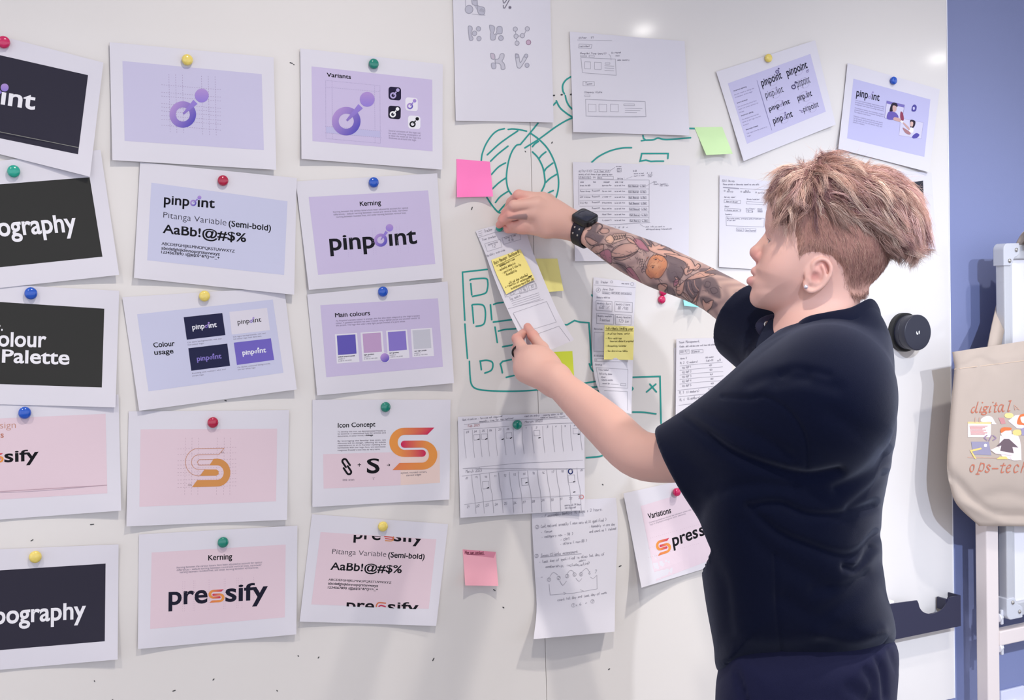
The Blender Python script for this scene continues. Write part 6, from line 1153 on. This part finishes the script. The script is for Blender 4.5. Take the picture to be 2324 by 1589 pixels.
def strands(name, P0, dirs_, length, rad, segs, curl, col, parent, grav=.5, lift=None, rg=RNG):
    n = len(P0); VV = np.zeros((n, segs+1, 3, 3)); p = P0.copy(); d = dirs_.copy()
    cv = rg.normal(0, 1, (n, 3)); cv /= np.linalg.norm(cv, axis=1)[:, None]
    for s_ in range(segs+1):
        t = s_/segs; e1 = np.cross(d, cv); e1 /= np.linalg.norm(e1, axis=1)[:, None]+1e-9; e2 = np.cross(d, e1); r_ = (rad*(1-.92*t**1.6))[:, None]
        for k in range(3): a = 2*PI*k/3; VV[:, s_, k] = p+r_*(math.cos(a)*e1+math.sin(a)*e2)
        d = d+np.array([0, 0, -1.])*grav/segs+cv*curl*math.cos(t*5)/segs; 
        if lift is not None: d = d+lift*(.5-t)/segs
        d /= np.linalg.norm(d, axis=1)[:, None]; p = p+d*(length/segs)[:, None]
    V_ = VV.reshape(-1, 3); base = (np.arange(n)*(segs+1)*3)[:, None, None]; s_i = (np.arange(segs)*3)[None, :, None]; k = np.arange(3)[None, None, :]
    a = base+s_i+k; b = base+s_i+(k+1) % 3; Qq = np.stack([a, b, b+3, a+3], -1).reshape(-1, 4)
    return np_mesh(name, V_, Qq, HAIRM, parent, np.repeat(col, (segs+1)*3, 0))
rg = np.random.default_rng(3)
def locks(name, roots, nrm, dirs_, length, per, spread, rad, col, parent, grav=.7, wave=.5, segs=8):
    """tapering locks: every lock is a bundle of fine hairs that close up towards its tip"""
    n = len(roots); p = roots.copy(); d = dirs_.copy(); path = []; ph0 = rg.uniform(0, 6.28, n); wv = np.cross(d, nrm); wv /= np.linalg.norm(wv, axis=1)[:, None]+1e-9; am = rg.uniform(.3, 1, n)*wave
    for s_ in range(segs+1):
        t = s_/segs; path.append(p.copy()); dd = d+np.array([0, 0, -1.])*grav*t-nrm*.55*t+wv*(am*np.sin(ph0+t*5))[:, None]; dd /= np.linalg.norm(dd, axis=1)[:, None]; p = p+dd*(length/segs)[:, None]
    path = np.array(path); off = rg.normal(0, 1, (n, per, 3)); off -= np.sum(off*dirs_[:, None], 2, keepdims=True)*dirs_[:, None]; off *= spread[:, None, None]
    rn = rg.uniform(.82, 1.0, (n, per)); V = np.zeros((n, per, segs+1, 3, 3)); jit = rg.normal(0, 1, (n, per, 3))
    for s_ in range(segs+1):
        t = s_/segs; i0 = np.minimum(t*rn*segs, segs-1e-6); k = i0.astype(int); fr = (i0-k)[..., None]; ar = np.arange(n)[:, None]; c = path[k, ar]*(1-fr)+path[k+1, ar]*fr
        c = c+off*(1-.62*t)+jit*.0016*math.sin(t*4)+jit[..., ::-1]*.003*t*t; tan = path[k+1, ar]-path[k, ar]; tan /= np.linalg.norm(tan, axis=2, keepdims=True); e1 = np.cross(tan, [.3, .2, .9]); e1 /= np.linalg.norm(e1, axis=2, keepdims=True); e2 = np.cross(tan, e1); r_ = rad*(1-.9*t**2)
        for q in range(3): a_ = 2*PI*q/3; V[:, :, s_, q] = c+r_*(math.cos(a_)*e1+math.sin(a_)*e2)
    m_ = n*per; base = (np.arange(m_)*(segs+1)*3)[:, None, None]; si_ = (np.arange(segs)*3)[None, :, None]; q = np.arange(3)[None, None, :]; A = base+si_+q; Bq = base+si_+(q+1) % 3
    cc_ = np.repeat(col, per, 0)*rg.uniform(.78, 1.18, (m_, 1)); return np_mesh(name, V.reshape(-1, 3), np.stack([A, Bq, Bq+3, A+3], -1).reshape(-1, 4), HAIRM, parent, np.repeat(cc_, (segs+1)*3, 0))
def flow(P, N_):
    pf = proj(P); fu = (pf[:, 0]-1850)/55; fv = (pf[:, 1]-352)/90; side = np.sign(N_ @ -CF)
    fl = np.outer(np.where(fu < 0, -.62, 1.0)*np.tanh(np.abs(fu)+.15), CR)-np.outer(.25+.6*np.tanh(fv), CU)+np.outer(side*.2, -CF); wav = np.sin(pf[:, 0]*.05+pf[:, 1]*.035); fl = fl+wav[:, None]*.22*CU+(sst(pf[:, 1], 380, 470)*np.exp(-((pf[:, 0]-1905)/70)**2)*.55)[:, None]*CR
    k = (pf[:, 0] < 1790)[:, None]; fl = np.where(k & (pf[:, 1] > 425)[:, None], -.9*CU-.22*CR+.1*rg.normal(0, 1, fl.shape), fl); return fl, pf
fi = rg.choice(len(Vh), 1900); P0 = Vh[fi]; Nf = Nh[fi]; fl, pf = flow(P0, Nf); fl = fl+rg.normal(0, .22, fl.shape); keep = (pf[:, 1] < 582) & ~((pf[:, 1] > 478) & (pf[:, 0] < 1800)); P0, Nf, fl, pf = P0[keep], Nf[keep], fl[keep], pf[keep]
tg = fl-Nf*np.sum(fl*Nf, 1)[:, None]; tg /= np.linalg.norm(tg, axis=1)[:, None]; dr_ = tg+Nf*rg.uniform(.10, .55, (len(tg), 1)); dr_ /= np.linalg.norm(dr_, axis=1)[:, None]
ln = rg.uniform(.034, .072, len(P0))*np.where(pf[:, 1] > 500, .6, 1)*np.where(pf[:, 0] < 1775, .6, 1)
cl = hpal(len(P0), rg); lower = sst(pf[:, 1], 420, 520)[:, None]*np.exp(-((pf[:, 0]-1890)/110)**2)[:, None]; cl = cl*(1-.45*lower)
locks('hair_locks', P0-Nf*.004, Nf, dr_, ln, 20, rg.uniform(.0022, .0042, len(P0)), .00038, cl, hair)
# lifted locks of the crown, the back ends and the fringe
def tuft(cx, cy, n_, dx, dy, sp=14, lo_=.016, hi_=.036):
    P = np.array([(cx, cy)])+rg.normal(0, 1, (n_, 2))*(sp, 8); j = [np.argmin(np.sum((ph-q)**2, 1)+((depth_of(Vh)-D0)/S0-rg.uniform(-70, 70))**2*.3) for q in P]; d_ = dx*CR+dy*CU+rg.normal(0, .25, (n_, 3)); d_ /= np.linalg.norm(d_, axis=1)[:, None]
    locks('hair_tuft', Vh[j]-Nh[j]*.006, Nh[j], d_, rg.uniform(lo_, hi_, n_), 18, np.full(n_, .0022), .00034, hpal(n_, rg), hair, .25, .5, 7)
for a_ in ((1862, 372, 12, .15, 1), (1840, 380, 8, -.4, .9), (1770, 420, 14, -.7, -.5), (2074, 556, 16, .35, -1), (2045, 570, 14, .1, -1), (1790, 500, 12, -.05, -1), (1915, 376, 8, .3, .8), (2005, 392, 8, .7, .5), (1960, 378, 8, .6, .5)): tuft(*a_)
fi = rg.choice(np.where((ph[:, 1] < 440))[0], 300); dr_ = Nh[fi]*.7+rg.normal(0, .5, (300, 3))+np.outer(np.where(ph[fi, 0] < 1860, -.8, .6), CR); dr_ /= np.linalg.norm(dr_, axis=1)[:, None]
strands('flyaway_strands', Vh[fi], dr_, rg.uniform(.02, .05, 300), np.full(300, .00022), 7, .9, hpal(300, rg), hair, .8, None, rg)
# cropped sides: short flat-lying hairs
fi = rg.choice(len(Vd), 17000, replace=len(Vd) < 17000); Nd = vnormals(Vd, Qd)[fi]; pd = proj(Vd[fi]); fl = np.outer(np.where(pd[:, 0] < 1830, -.35, .25), CR)-np.outer(np.ones(len(pd)), CU)+rg.normal(0, .16, (len(pd), 3)); tg = fl-Nd*np.sum(fl*Nd, 1)[:, None]; tg /= np.linalg.norm(tg, axis=1)[:, None]; dr_ = tg+Nd*.22; dr_ /= np.linalg.norm(dr_, axis=1)[:, None]
cs = np.array([s2l((176, 134, 118)), s2l((140, 102, 96)), s2l((200, 160, 142))])[rg.choice(3, 17000)]
strands('cropped_strands', Vd[fi]-Nd*.001, dr_, rg.uniform(.007, .016, 17000), rg.uniform(.00022, .0004, 17000), 4, .15, cs, sidehair, .1, None, rg)
# ------------------------------------------------------------------ things at the right of the board
zP = zf(1980, 520, .67319); yG = zf(2130, 520, .23921); yH = zf(2130, 1160, .26982); yF = zf(2130, 880, .15109); zM = zf(1660, 320, .30211)
# black round knob on the board
P = at((2048, 754), 0)[0]
pk = empty('round_puck', P, 'black cylindrical puck with a small white emblem on the board, behind the person\u2019s shoulder', 'puck')
BLKP = mat('puck_black', (38, 39, 54), rough=.38, spec=.4)
o = MB().lathe([(.0485, 0), (.0485, .012), (.047, .014), (.040, .0145)], P, (0, -1, 0), 56).build('base', mat('puck_base', (10, 10, 12), rough=.5), pk); smooth_by_angle(o, 30)
o = MB().lathe([(.0425, .012), (.0425, .028), (.0418, .0285), (.0425, .029), (.0435, .034), (.0442, .050), (.0436, .0515), (.0424, .0522), (.02, .0522), (.0005, .0522)], P, (0, -1, 0), 64).build('body', BLKP, pk); smooth_by_angle(o, 30)
mb = MB(); c = P+np.array([0, -.0525, 0])
for pts in ([(-.006, .001), (-.005, -.004), (-.001, -.0055), (.001, -.003), (-.001, -.001), (-.003, .000), (-.004, .004)], [(.001, .001), (.004, .005), (.006, .002), (.005, -.003), (.002, -.004), (.003, -.001)]):
    mb.add([c+np.array([x, 0, z]) for x, z in pts], [tuple(range(len(pts)))])
mb.build('emblem', mat('emblem_white', (236, 236, 240), rough=.5), pk)
# pen tray
xl = at((1960, 1380), .036)[0][0]; xr = at((2178, 1380), .036)[0][0]; ztop = at((2170, 1352), .036)[0][2]; zbot = at((2170, 1422), .036)[0][2]; zlip = at((2060, 1366), .036)[0][2]
tray = empty('pen_tray', ((xl+xr)/2, -.04, zbot), 'black pen tray with a scooped notch, fixed low on the board edge', 'tray')
TRM = mat('tray_black', (44, 44, 66), rough=.42, spec=.4)
xa = at((2082, 1360), .036)[0][0]; xb = at((2150, 1360), .036)[0][0]; zn = at((2118, 1392), .036)[0][2]
top = [(xl, zlip+.004), (xl+.6*(xa-xl), zlip+.003), (xa-.004, zlip)]+[(xa+(xb-xa)*(.5-.5*math.cos(t)), zlip+(zn-zlip)*math.sin(t)**.8) for t in np.linspace(.12, PI-.12, 16)]+[(xb+.004, ztop-.004), (xb+.005, ztop), (xr, ztop)]
def plate(y0, y1, name):
    n = len(top); V = [(x, y, z) for y in (y0, y1) for x, z in top]+[(x, y, zbot) for y in (y0, y1) for x, z in top]
    F = []
    for i in range(n-1): F += [(i, i+1, 2*n+i+1, 2*n+i)[::-1], (n+i, n+i+1, 3*n+i+1, 3*n+i), (i, i+1, n+i+1, n+i), (2*n+i, 2*n+i+1, 3*n+i+1, 3*n+i)[::-1]]
    F += [(0, n, 3*n, 2*n), (n-1, 2*n-1, 4*n-1, 3*n-1)[::-1]]
    return mesh_obj(name, V, F, TRM, tray)
plate(-.0395, -.036, 'front_panel')
MB().box((xl, -.036, zbot), (xr, -.001, zbot+.004)).build('bottom', TRM, tray)
MB().box((xr-.004, -.036, zbot), (xr, -.001, ztop)).build('end_panel', TRM, tray)
MB().box((xl, -.0045, zbot), (xr, -.0008, zn-.012)).build('back_panel', TRM, tray)
MB().box((xb-.006, -.036, zn), (xb, -.006, ztop-.004)).build('divider', TRM, tray)
x0 = at((2028, 1366), .05)[0][0]
o = MB().box((x0-.05, -.033, zbot+.0045), (x0+.020, -.008, zlip+.008)).build('board_eraser', mat('eraser_white', (232, 226, 230), rough=.8)); bevel(o, .003); tag(o, 'small white eraser block lying in the black pen tray', 'eraser')
o.location.z += 0
# mobile whiteboard at the right edge
def at2(px, o): return at(px, o)[0]
OB = .100
ALU = mat('aluminium_rail', (196, 196, 200), rough=.35, metal=.25, spec=.5); CAPM = mat('corner_cap_grey', (196, 197, 204), rough=.5); CREAM = mat('cream_steel', (222, 210, 206), rough=.45)
fx = at2((2282, 900), OB)[0]; ft = at2((2284, 556), OB)[2]; fb = at2((2286, 1404), OB)[2]
ez = empty('mobile_whiteboard', (fx+.3, -.05, 0), 'portable grey-framed whiteboard on a cream steel stand at the right edge', 'mobile whiteboard')
yb = -OB; ye = -OB+.028; xe = fx+.62
def railz(name, a, b, m): o = MB().box(a, b).build(name, m, ez); bevel(o, .003); return o
o = railz('side_rail', (fx, yb, fb+.03), (fx+.022, ye, ft-.03), ALU); o2 = railz('side_rail_bead', (fx+.022, yb+.006, fb+.03), (fx+.036, ye, ft-.03), ALU)
railz('side_rail', (xe-.036, yb, fb+.03), (xe, ye, ft-.03), ALU); railz('top_rail', (fx+.03, yb, ft-.036), (xe-.03, ye, ft), ALU); railz('bottom_rail', (fx+.03, yb, fb), (xe-.03, ye, fb+.036), ALU)
railz('writing_surface', (fx+.034, yb+.010, fb+.034), (xe-.034, ye-.004, ft-.034), mat('board_surface', (226, 224, 230), rough=.3))
def cap(x, z, sx, sz):
    R_ = .016; L_ = .056; T_ = .034; P = [(0+R_*(1-math.cos(a)), R_*(1-math.sin(a))) for a in np.linspace(0, PI/2, 8)]
    P = P+[(L_, 0), (L_, T_*.8)]+[(T_+.012*(1-math.sin(a)), T_+.012*(1-math.cos(a))) for a in np.linspace(0, PI/2, 5)]+[(T_*.8, L_), (0, L_)]
    n = len(P); V = [(x+sx*p, y, z+sz*q) for y in (yb-.004, ye+.002) for p, q in P]; F = [tuple(range(n)), tuple(range(2*n-1, n-1, -1))]+[(i, (i+1) % n, n+(i+1) % n, n+i)[::-1] for i in range(n)]
    if sx*sz > 0: F = [f[::-1] for f in F]
    o = mesh_obj('corner_cap', V, F, CAPM, ez); bevel(o, .002); 
    for p, q in ((.044, .017), (.020, .044)):
        m_ = MB(); m_.lathe([(.0052, 0), (.0050, .0022), (.0030, .0034), (.0004, .0038)], (x+sx*p, yb-.004, z+sz*q), (0, -1, 0), 18); m_.build('screw', mat('snap_metal', (190, 186, 180), rough=.25, metal=.9), o, True)
for sx, x in ((1, fx-.006), (-1, xe+.006)):
    cap(x, ft+.004, sx, -1); cap(x, fb-.004, sx, 1)
px0 = at2((2236, 1400), .085)[0]; px1 = at2((2263, 1400), .085)[0]
o = railz('post', (px0, -.092, .07), (px1, -.055, fb+.55), CREAM); zc0 = at2((2290, 1424), .08)[2]; zc1 = at2((2290, 1457), .08)[2]
railz('crossbar', (px1-.002, -.095, zc1), (xe-.02, -.065, zc0), CREAM); railz('post', (xe-.06, -.10, .07), (xe-.02, -.06, fb+.55), CREAM)
for x in ((px0+px1)/2, xe-.04):
    railz('foot', (x-.02, -.36, .035), (x+.02, .005, .07), CREAM)
    for y in (-.34, -.02):
        w_ = MB().lathe([(.022, -.012), (.026, -.006), (.026, .006), (.022, .012)], (x, y-.0, .026), (1, 0, 0), 20).build('caster', mat('caster_black', (30, 30, 32), rough=.5), ez, True)
for yy in (1402, 1471):
    b_ = at2((2267, yy), .088); m_ = MB(); m_.lathe([(.011, 0), (.011, .006), (.006, .008), (.006, .016), (.0005, .018)], (px1-.001, b_[1], b_[2]), (1, 0, 0), 16); m_.box((px1+.008, b_[1]-.004, b_[2]-.019), (px1+.016, b_[1]+.004, b_[2]+.019)); o = m_.build('wing_bolt', mat('bolt_zinc', (226, 226, 232), rough=.3, metal=.3), ez); bevel(o, .002)
# wall socket low at the right
q = at2((2283, 1578), -.022); sw = MB().box((q[0]-.028, .0125, q[2]-.075), (q[0]+.062, .0221, q[2]+.018)).build('wall_switch', mat('switch_white', (224, 224, 240), rough=.4)); bevel(sw, .003)
tag(sw, 'white wall switch plate low on the blue-grey wall behind the cream post', 'switch'); 
r_ = MB().box((q[0]+.010, .009, q[2]-.045), (q[0]+.026, .0126, q[2]-.012)).build('rocker', mat('switch_white'), sw); bevel(r_, .0015)
# ------------------------------------------------------------------ tote bag
CAN = mat('tote_canvas', lin=(.50, .41, .345), rough=.92, spec=.1, bump=.14, bscale=1500, noise=.05, nscale=9)
TB = .118
rowsF = [(2161, 799, 2470, 752), (2164, 818, 2470, 772), (2166, 838, 2471, 800), (2160, 900, 2474, 880), (2153, 985, 2476, 980), (2149, 1060, 2478, 1060), (2156, 1102, 2476, 1110), (2172, 1146, 2470, 1150), (2222, 1194, 2445, 1196)]
R_ = spline(np.array(rowsF, float), 5); nu = 40; nv = len(R_)-1; V = []; us = np.linspace(0, 1, nu+1)
def tote_o(u, t, px):
    b = .045*(np.sin(PI*np.clip(u, 0, 1))**.55)*(.25+.75*np.sin(PI*np.clip(t*.92+.06, 0, 1))**.8)
    wr = .0045*np.sin(u*31+np.sin(t*9)*1.3)*np.exp(-(t/.10)**2)+.006*np.exp(-(line_d(px, spline([(2150, 1072), (2178, 1100), (2215, 1140), (2260, 1168), (2324, 1172)], 5))/9)**2)*-1.6+.004*np.exp(-(line_d(px, spline([(2222, 820), (2218, 850), (2200, 890)], 5))/8)**2)+.005*np.exp(-(line_d(px, spline([(2190, 830), (2222, 815), (2260, 830)], 5))/7)**2)*-1
    wr += .006*np.exp(-(line_d(px, spline([(2185, 1140), (2240, 1165), (2300, 1188), (2400, 1180)], 5))/8)**2)-.004*np.exp(-(line_d(px, spline([(2230, 1130), (2280, 1120), (2324, 1130)], 5))/12)**2)
    return TB+b+wr*np.sin(PI*np.clip(u, .02, .98))**.3
Vf, Vb_ = [], []
for j, row in enumerate(R_):
    px = np.outer(1-us, row[:2])+np.outer(us, row[2:4]); t = np.full(nu+1, j/nv); o_ = tote_o(us, t, px); Vf.append(at(px, o_)); Vb_.append(at(px, TB-.012*np.sin(PI*us)-.001))
Vf = np.concatenate(Vf); Vb_ = np.concatenate(Vb_); n1 = len(Vf); gi = lambda i, j: j*(nu+1)+i
F = [(gi(i, j), gi(i, j+1), gi(i+1, j+1), gi(i+1, j)) for j in range(nv) for i in range(nu)]; F += [tuple(n1+k for k in f[::-1]) for f in F]
for j in range(nv): F += [(gi(0, j), n1+gi(0, j), n1+gi(0, j+1), gi(0, j+1)), (gi(nu, j), gi(nu, j+1), n1+gi(nu, j+1), n1+gi(nu, j))]
for i in range(nu): F += [(gi(i, nv), n1+gi(i, nv), n1+gi(i+1, nv), gi(i+1, nv))]
tote = empty('tote_bag', np.concatenate([Vf, Vb_]).mean(0), 'cream canvas tote bag with orange lettering, hung over the portable whiteboard', 'bag')
bagb = mesh_obj('bag_body', np.concatenate([Vf, Vb_]), F, CAN, tote, True)
def tote_map(P, eps=.0009):
    P = np.atleast_2d(P); tt = np.linspace(0, 1, len(R_)); uvs = []
    for x, y in P:
        v = .5
        for _ in range(12):
            row = np.array([np.interp(v, tt, R_[:, k]) for k in range(4)]); u = (x-row[0])/(row[2]-row[0]); yy = row[1]*(1-u)+row[3]*u; v = min(max(v+(y-yy)/410., 0), 1)
        uvs.append((u, v))
    uvs = np.array(uvs); return at(P, tote_o(uvs[:, 0], uvs[:, 1], P)+eps)
# hem and straps
hb = MB(); hp = [(2166+k*12.6, 838-k*1.55) for k in range(25)]; Vh_, Fh_ = ribbon(hp, 1.6); hb.add(tote_map(Vh_, .0008), Fh_); hb.build('hem_stitching', mat('tote_thread', (206, 182, 160), rough=.9), tote)
def strap(pts, w, name):
    P = spline(np.array(pts, float), 6); a = P[:, :2]; d = np.gradient(a, axis=0); d /= np.linalg.norm(d, axis=1)[:, None]; n = np.stack([-d[:, 1], d[:, 0]], 1)
    L_, R2 = at(a-n*w/2, P[:, 2]), at(a+n*w/2, P[:, 2]+.004); m_ = len(P); V = np.concatenate([L_, R2, L_+[0, .003, 0], R2+[0, .003, 0]]); F = []
    for i in range(m_-1): F += [(i, i+1, m_+i+1, m_+i), (2*m_+i, 3*m_+i, 3*m_+i+1, 2*m_+i+1), (i, 2*m_+i, 2*m_+i+1, i+1), (m_+i, m_+i+1, 3*m_+i+1, 3*m_+i)]
    return mesh_obj(name, V, F, CAN, tote, True)
strap([(2255, 812, TB-.001), (2257, 790, TB+.002), (2265, 748, .095), (2274, 708, .070), (2284, 668, .062), (2298, 622, .060), (2314, 575, .062), (2328, 545, .080), (2338, 536, .108), (2346, 556, .122)], 29, 'strap'); strap([(2400, 790, TB+.03), (2398, 760, TB+.022), (2390, 700, TB+.01), (2376, 620, .124), (2358, 548, .122), (2350, 534, .112)], 26, 'strap')
# printed artwork: italic lettering with thick and thin strokes, small plain desk scene
def pen(z, strokes, w, m, name, parent=tote, thin=.35, nib=.9):
    mb = MB()
    for P in strokes:
        p = spline(z(P), 7); d = np.gradient(p, axis=0); a = np.arctan2(d[:, 1], d[:, 0]); ww = w*(thin+(1-thin)*np.abs(np.sin(a-nib+PI/2+.3)))
        V, F = ribbon(p, ww); mb.add(tote_map(V), F)
    return mb.build(name, m, parent)
ORG = mat('print_rust', (190, 112, 88), rough=.9)
pen(yF, [[(545, 290), (515, 305), (495, 345), (505, 372), (535, 365), (570, 300), (598, 212)], [(575, 300), (562, 350), (570, 372), (590, 362)], [(650, 285), (630, 340), (622, 368), (645, 362)], [(660, 222), (664, 226)],
    [(720, 285), (690, 290), (680, 320), (700, 335), (728, 318), (730, 292), (720, 285)], [(700, 335), (682, 350), (715, 368), (718, 392), (680, 405), (650, 395), (655, 372), (690, 362)], [(732, 292), (752, 284)], [(790, 275), (770, 340), (765, 368), (788, 358)], [(818, 218), (822, 222)], [(868, 225), (845, 340), (848, 365), (872, 358)], [(835, 270), (885, 262)],
    [(960, 255), (925, 265), (900, 320), (912, 358), (940, 345), (975, 260)], [(978, 258), (962, 335), (972, 358), (992, 348)], [(1085, 200), (1050, 320), (1048, 355), (1075, 345)], [(1060, 202), (1092, 196)],
    [(505, 1160), (478, 1200), (480, 1250), (505, 1262), (530, 1225), (535, 1170), (505, 1160)], [(640, 1125), (610, 1220), (585, 1295)], [(620, 1165), (655, 1140), (685, 1150), (680, 1215), (645, 1255), (615, 1240)], [(565, 1298), (612, 1298)], [(782, 1180), (755, 1160), (730, 1180), (745, 1210), (765, 1240), (740, 1268), (705, 1262), (708, 1240)], [(810, 1216), (895, 1216)],
    [(985, 1130), (945, 1250), (955, 1275), (985, 1262)], [(935, 1172), (1005, 1165)], [(1025, 1215), (1075, 1200), (1085, 1170), (1060, 1165), (1028, 1200), (1022, 1255), (1045, 1275), (1080, 1255)], [(1205, 1185), (1185, 1160), (1150, 1185), (1135, 1240), (1150, 1275), (1195, 1255)], [(1290, 1110), (1262, 1200), (1240, 1278)], [(1255, 1225), (1290, 1175), (1312, 1185), (1295, 1262), (1320, 1262)]], 3.2, ORG, 'lettering')
def fillp(P, rgb, name='printed_picture', sm=False, eps=.0007):
    p = yF(P); p = spline(p, 5, True)[:-1] if sm else p
    bm = bmesh.new(); bm.faces.new([bm.verts.new((*q, 0)) for q in p]); bmesh.ops.triangulate(bm, faces=bm.faces[:])
    for _ in range(3): bmesh.ops.subdivide_edges(bm, edges=[e for e in bm.edges if e.calc_length() > 9], cuts=1, use_grid_fill=True)
    bm.verts.index_update(); p = np.array([v.co[:2] for v in bm.verts]); fs = [tuple(v.index for v in f.verts) for f in bm.faces]; bm.free(); mesh_obj(name, tote_map(p, eps), fs, mat('print_%02x%02x%02x' % rgb, rgb, rough=.9), tote)
fillp([(440, 540), (790, 545), (785, 745), (440, 742)], (236, 218, 212)); fillp([(440, 512), (790, 515), (790, 545), (440, 540)], (232, 200, 140)); fillp([(490, 812), (755, 812), (795, 1015), (520, 1005)], (150, 144, 166)); fillp([(920, 760), (960, 720), (1200, 730), (1245, 1060), (1225, 1090), (1090, 1080), (930, 1000)], (240, 222, 222), sm=True)
fillp([(1045, 500), (1150, 415), (1330, 400), (1330, 620), (1180, 610)], (236, 218, 226)); fillp([(990, 420), (1020, 385), (1100, 385), (1128, 425), (1090, 455), (1020, 452)], (240, 210, 140), sm=True); fillp([(950, 660), (1080, 640), (1095, 720), (1050, 765), (980, 760), (940, 700)], (240, 214, 208), sm=True, eps=.0010); fillp([(930, 640), (960, 600), (1030, 595), (1095, 605), (1080, 640), (1000, 648), (945, 680)], (226, 118, 66), sm=True, eps=.0015)
fillp([(985, 770), (1060, 770), (1200, 900), (1110, 890), (1130, 985), (925, 965), (945, 870), (870, 885)], (110, 92, 98), eps=.0012); fillp([(780, 935), (900, 880), (930, 950), (1120, 985), (1100, 1020), (850, 990)], (240, 216, 212), eps=.0015); fillp([(470, 940), (640, 900), (650, 925), (505, 960), (570, 1065), (545, 1070)], (234, 200, 120), eps=.0012); fillp([(870, 1075), (920, 1035), (1020, 1035), (1045, 1075)], (236, 204, 122), eps=.0012); fillp([(1115, 660), (1160, 630), (1230, 640), (1255, 690), (1200, 720), (1130, 710)], (240, 206, 130), sm=True); fillp([(1085, 1025), (1215, 1022), (1205, 1085), (1160, 1095), (1100, 1085)], (238, 222, 222), sm=True, eps=.0012)
fillp([(1180, 540), (1215, 420), (1290, 390), (1340, 400), (1340, 560), (1260, 560)], (226, 118, 66), sm=True, eps=.0010); fillp([(1230, 450), (1290, 430), (1340, 450), (1340, 520), (1260, 530)], (242, 220, 206), sm=True, eps=.0015); fillp([(1240, 620), (1340, 570), (1340, 720), (1250, 715)], (156, 148, 176), eps=.0010); fillp([(640, 470), (720, 425), (800, 440), (850, 520), (870, 548), (800, 545), (790, 515), (650, 512)], (232, 216, 214), sm=True)
fillp([(900, 452), (985, 452), (1010, 540), (940, 545)], (200, 140, 140)); fillp([(690, 848), (725, 850), (722, 888), (685, 886)], (240, 234, 236), sm=True, eps=.0012)
for k in range(7): fillp([(468+k*3, 572+k*20), (740-((k*37) % 90), 572+k*20), (735-((k*37) % 90), 584+k*20), (468+k*3, 584+k*20)], (208, 150, 146), 'printed_text', eps=.0012)
pen(yF, [[(730, 715), (690, 752), (730, 790)], [(795, 715), (758, 800)], [(818, 718), (862, 758), (818, 792)]], 2.6, mat('print_mauve', (150, 126, 150), rough=.9), 'code_symbol', thin=1); pen(yF, [[(1140, 258), (1150, 335), (1170, 312), (1215, 330), (1140, 258)], [(555, 450), (548, 525)], [(615, 450), (612, 525)], [(440, 1045), (700, 1052), (880, 1058)]], 1.4, mat('print_tan', (200, 160, 140), rough=.9), 'printed_lines', thin=1)
for k in range(6): pen(yF, [[(960+k*26, 850+12*(k % 2)), (985+k*24, 880), (975+k*22, 930)]], 2.2, mat('print_pale', (226, 208, 206), rough=.9), 'shirt_pattern', thin=1)
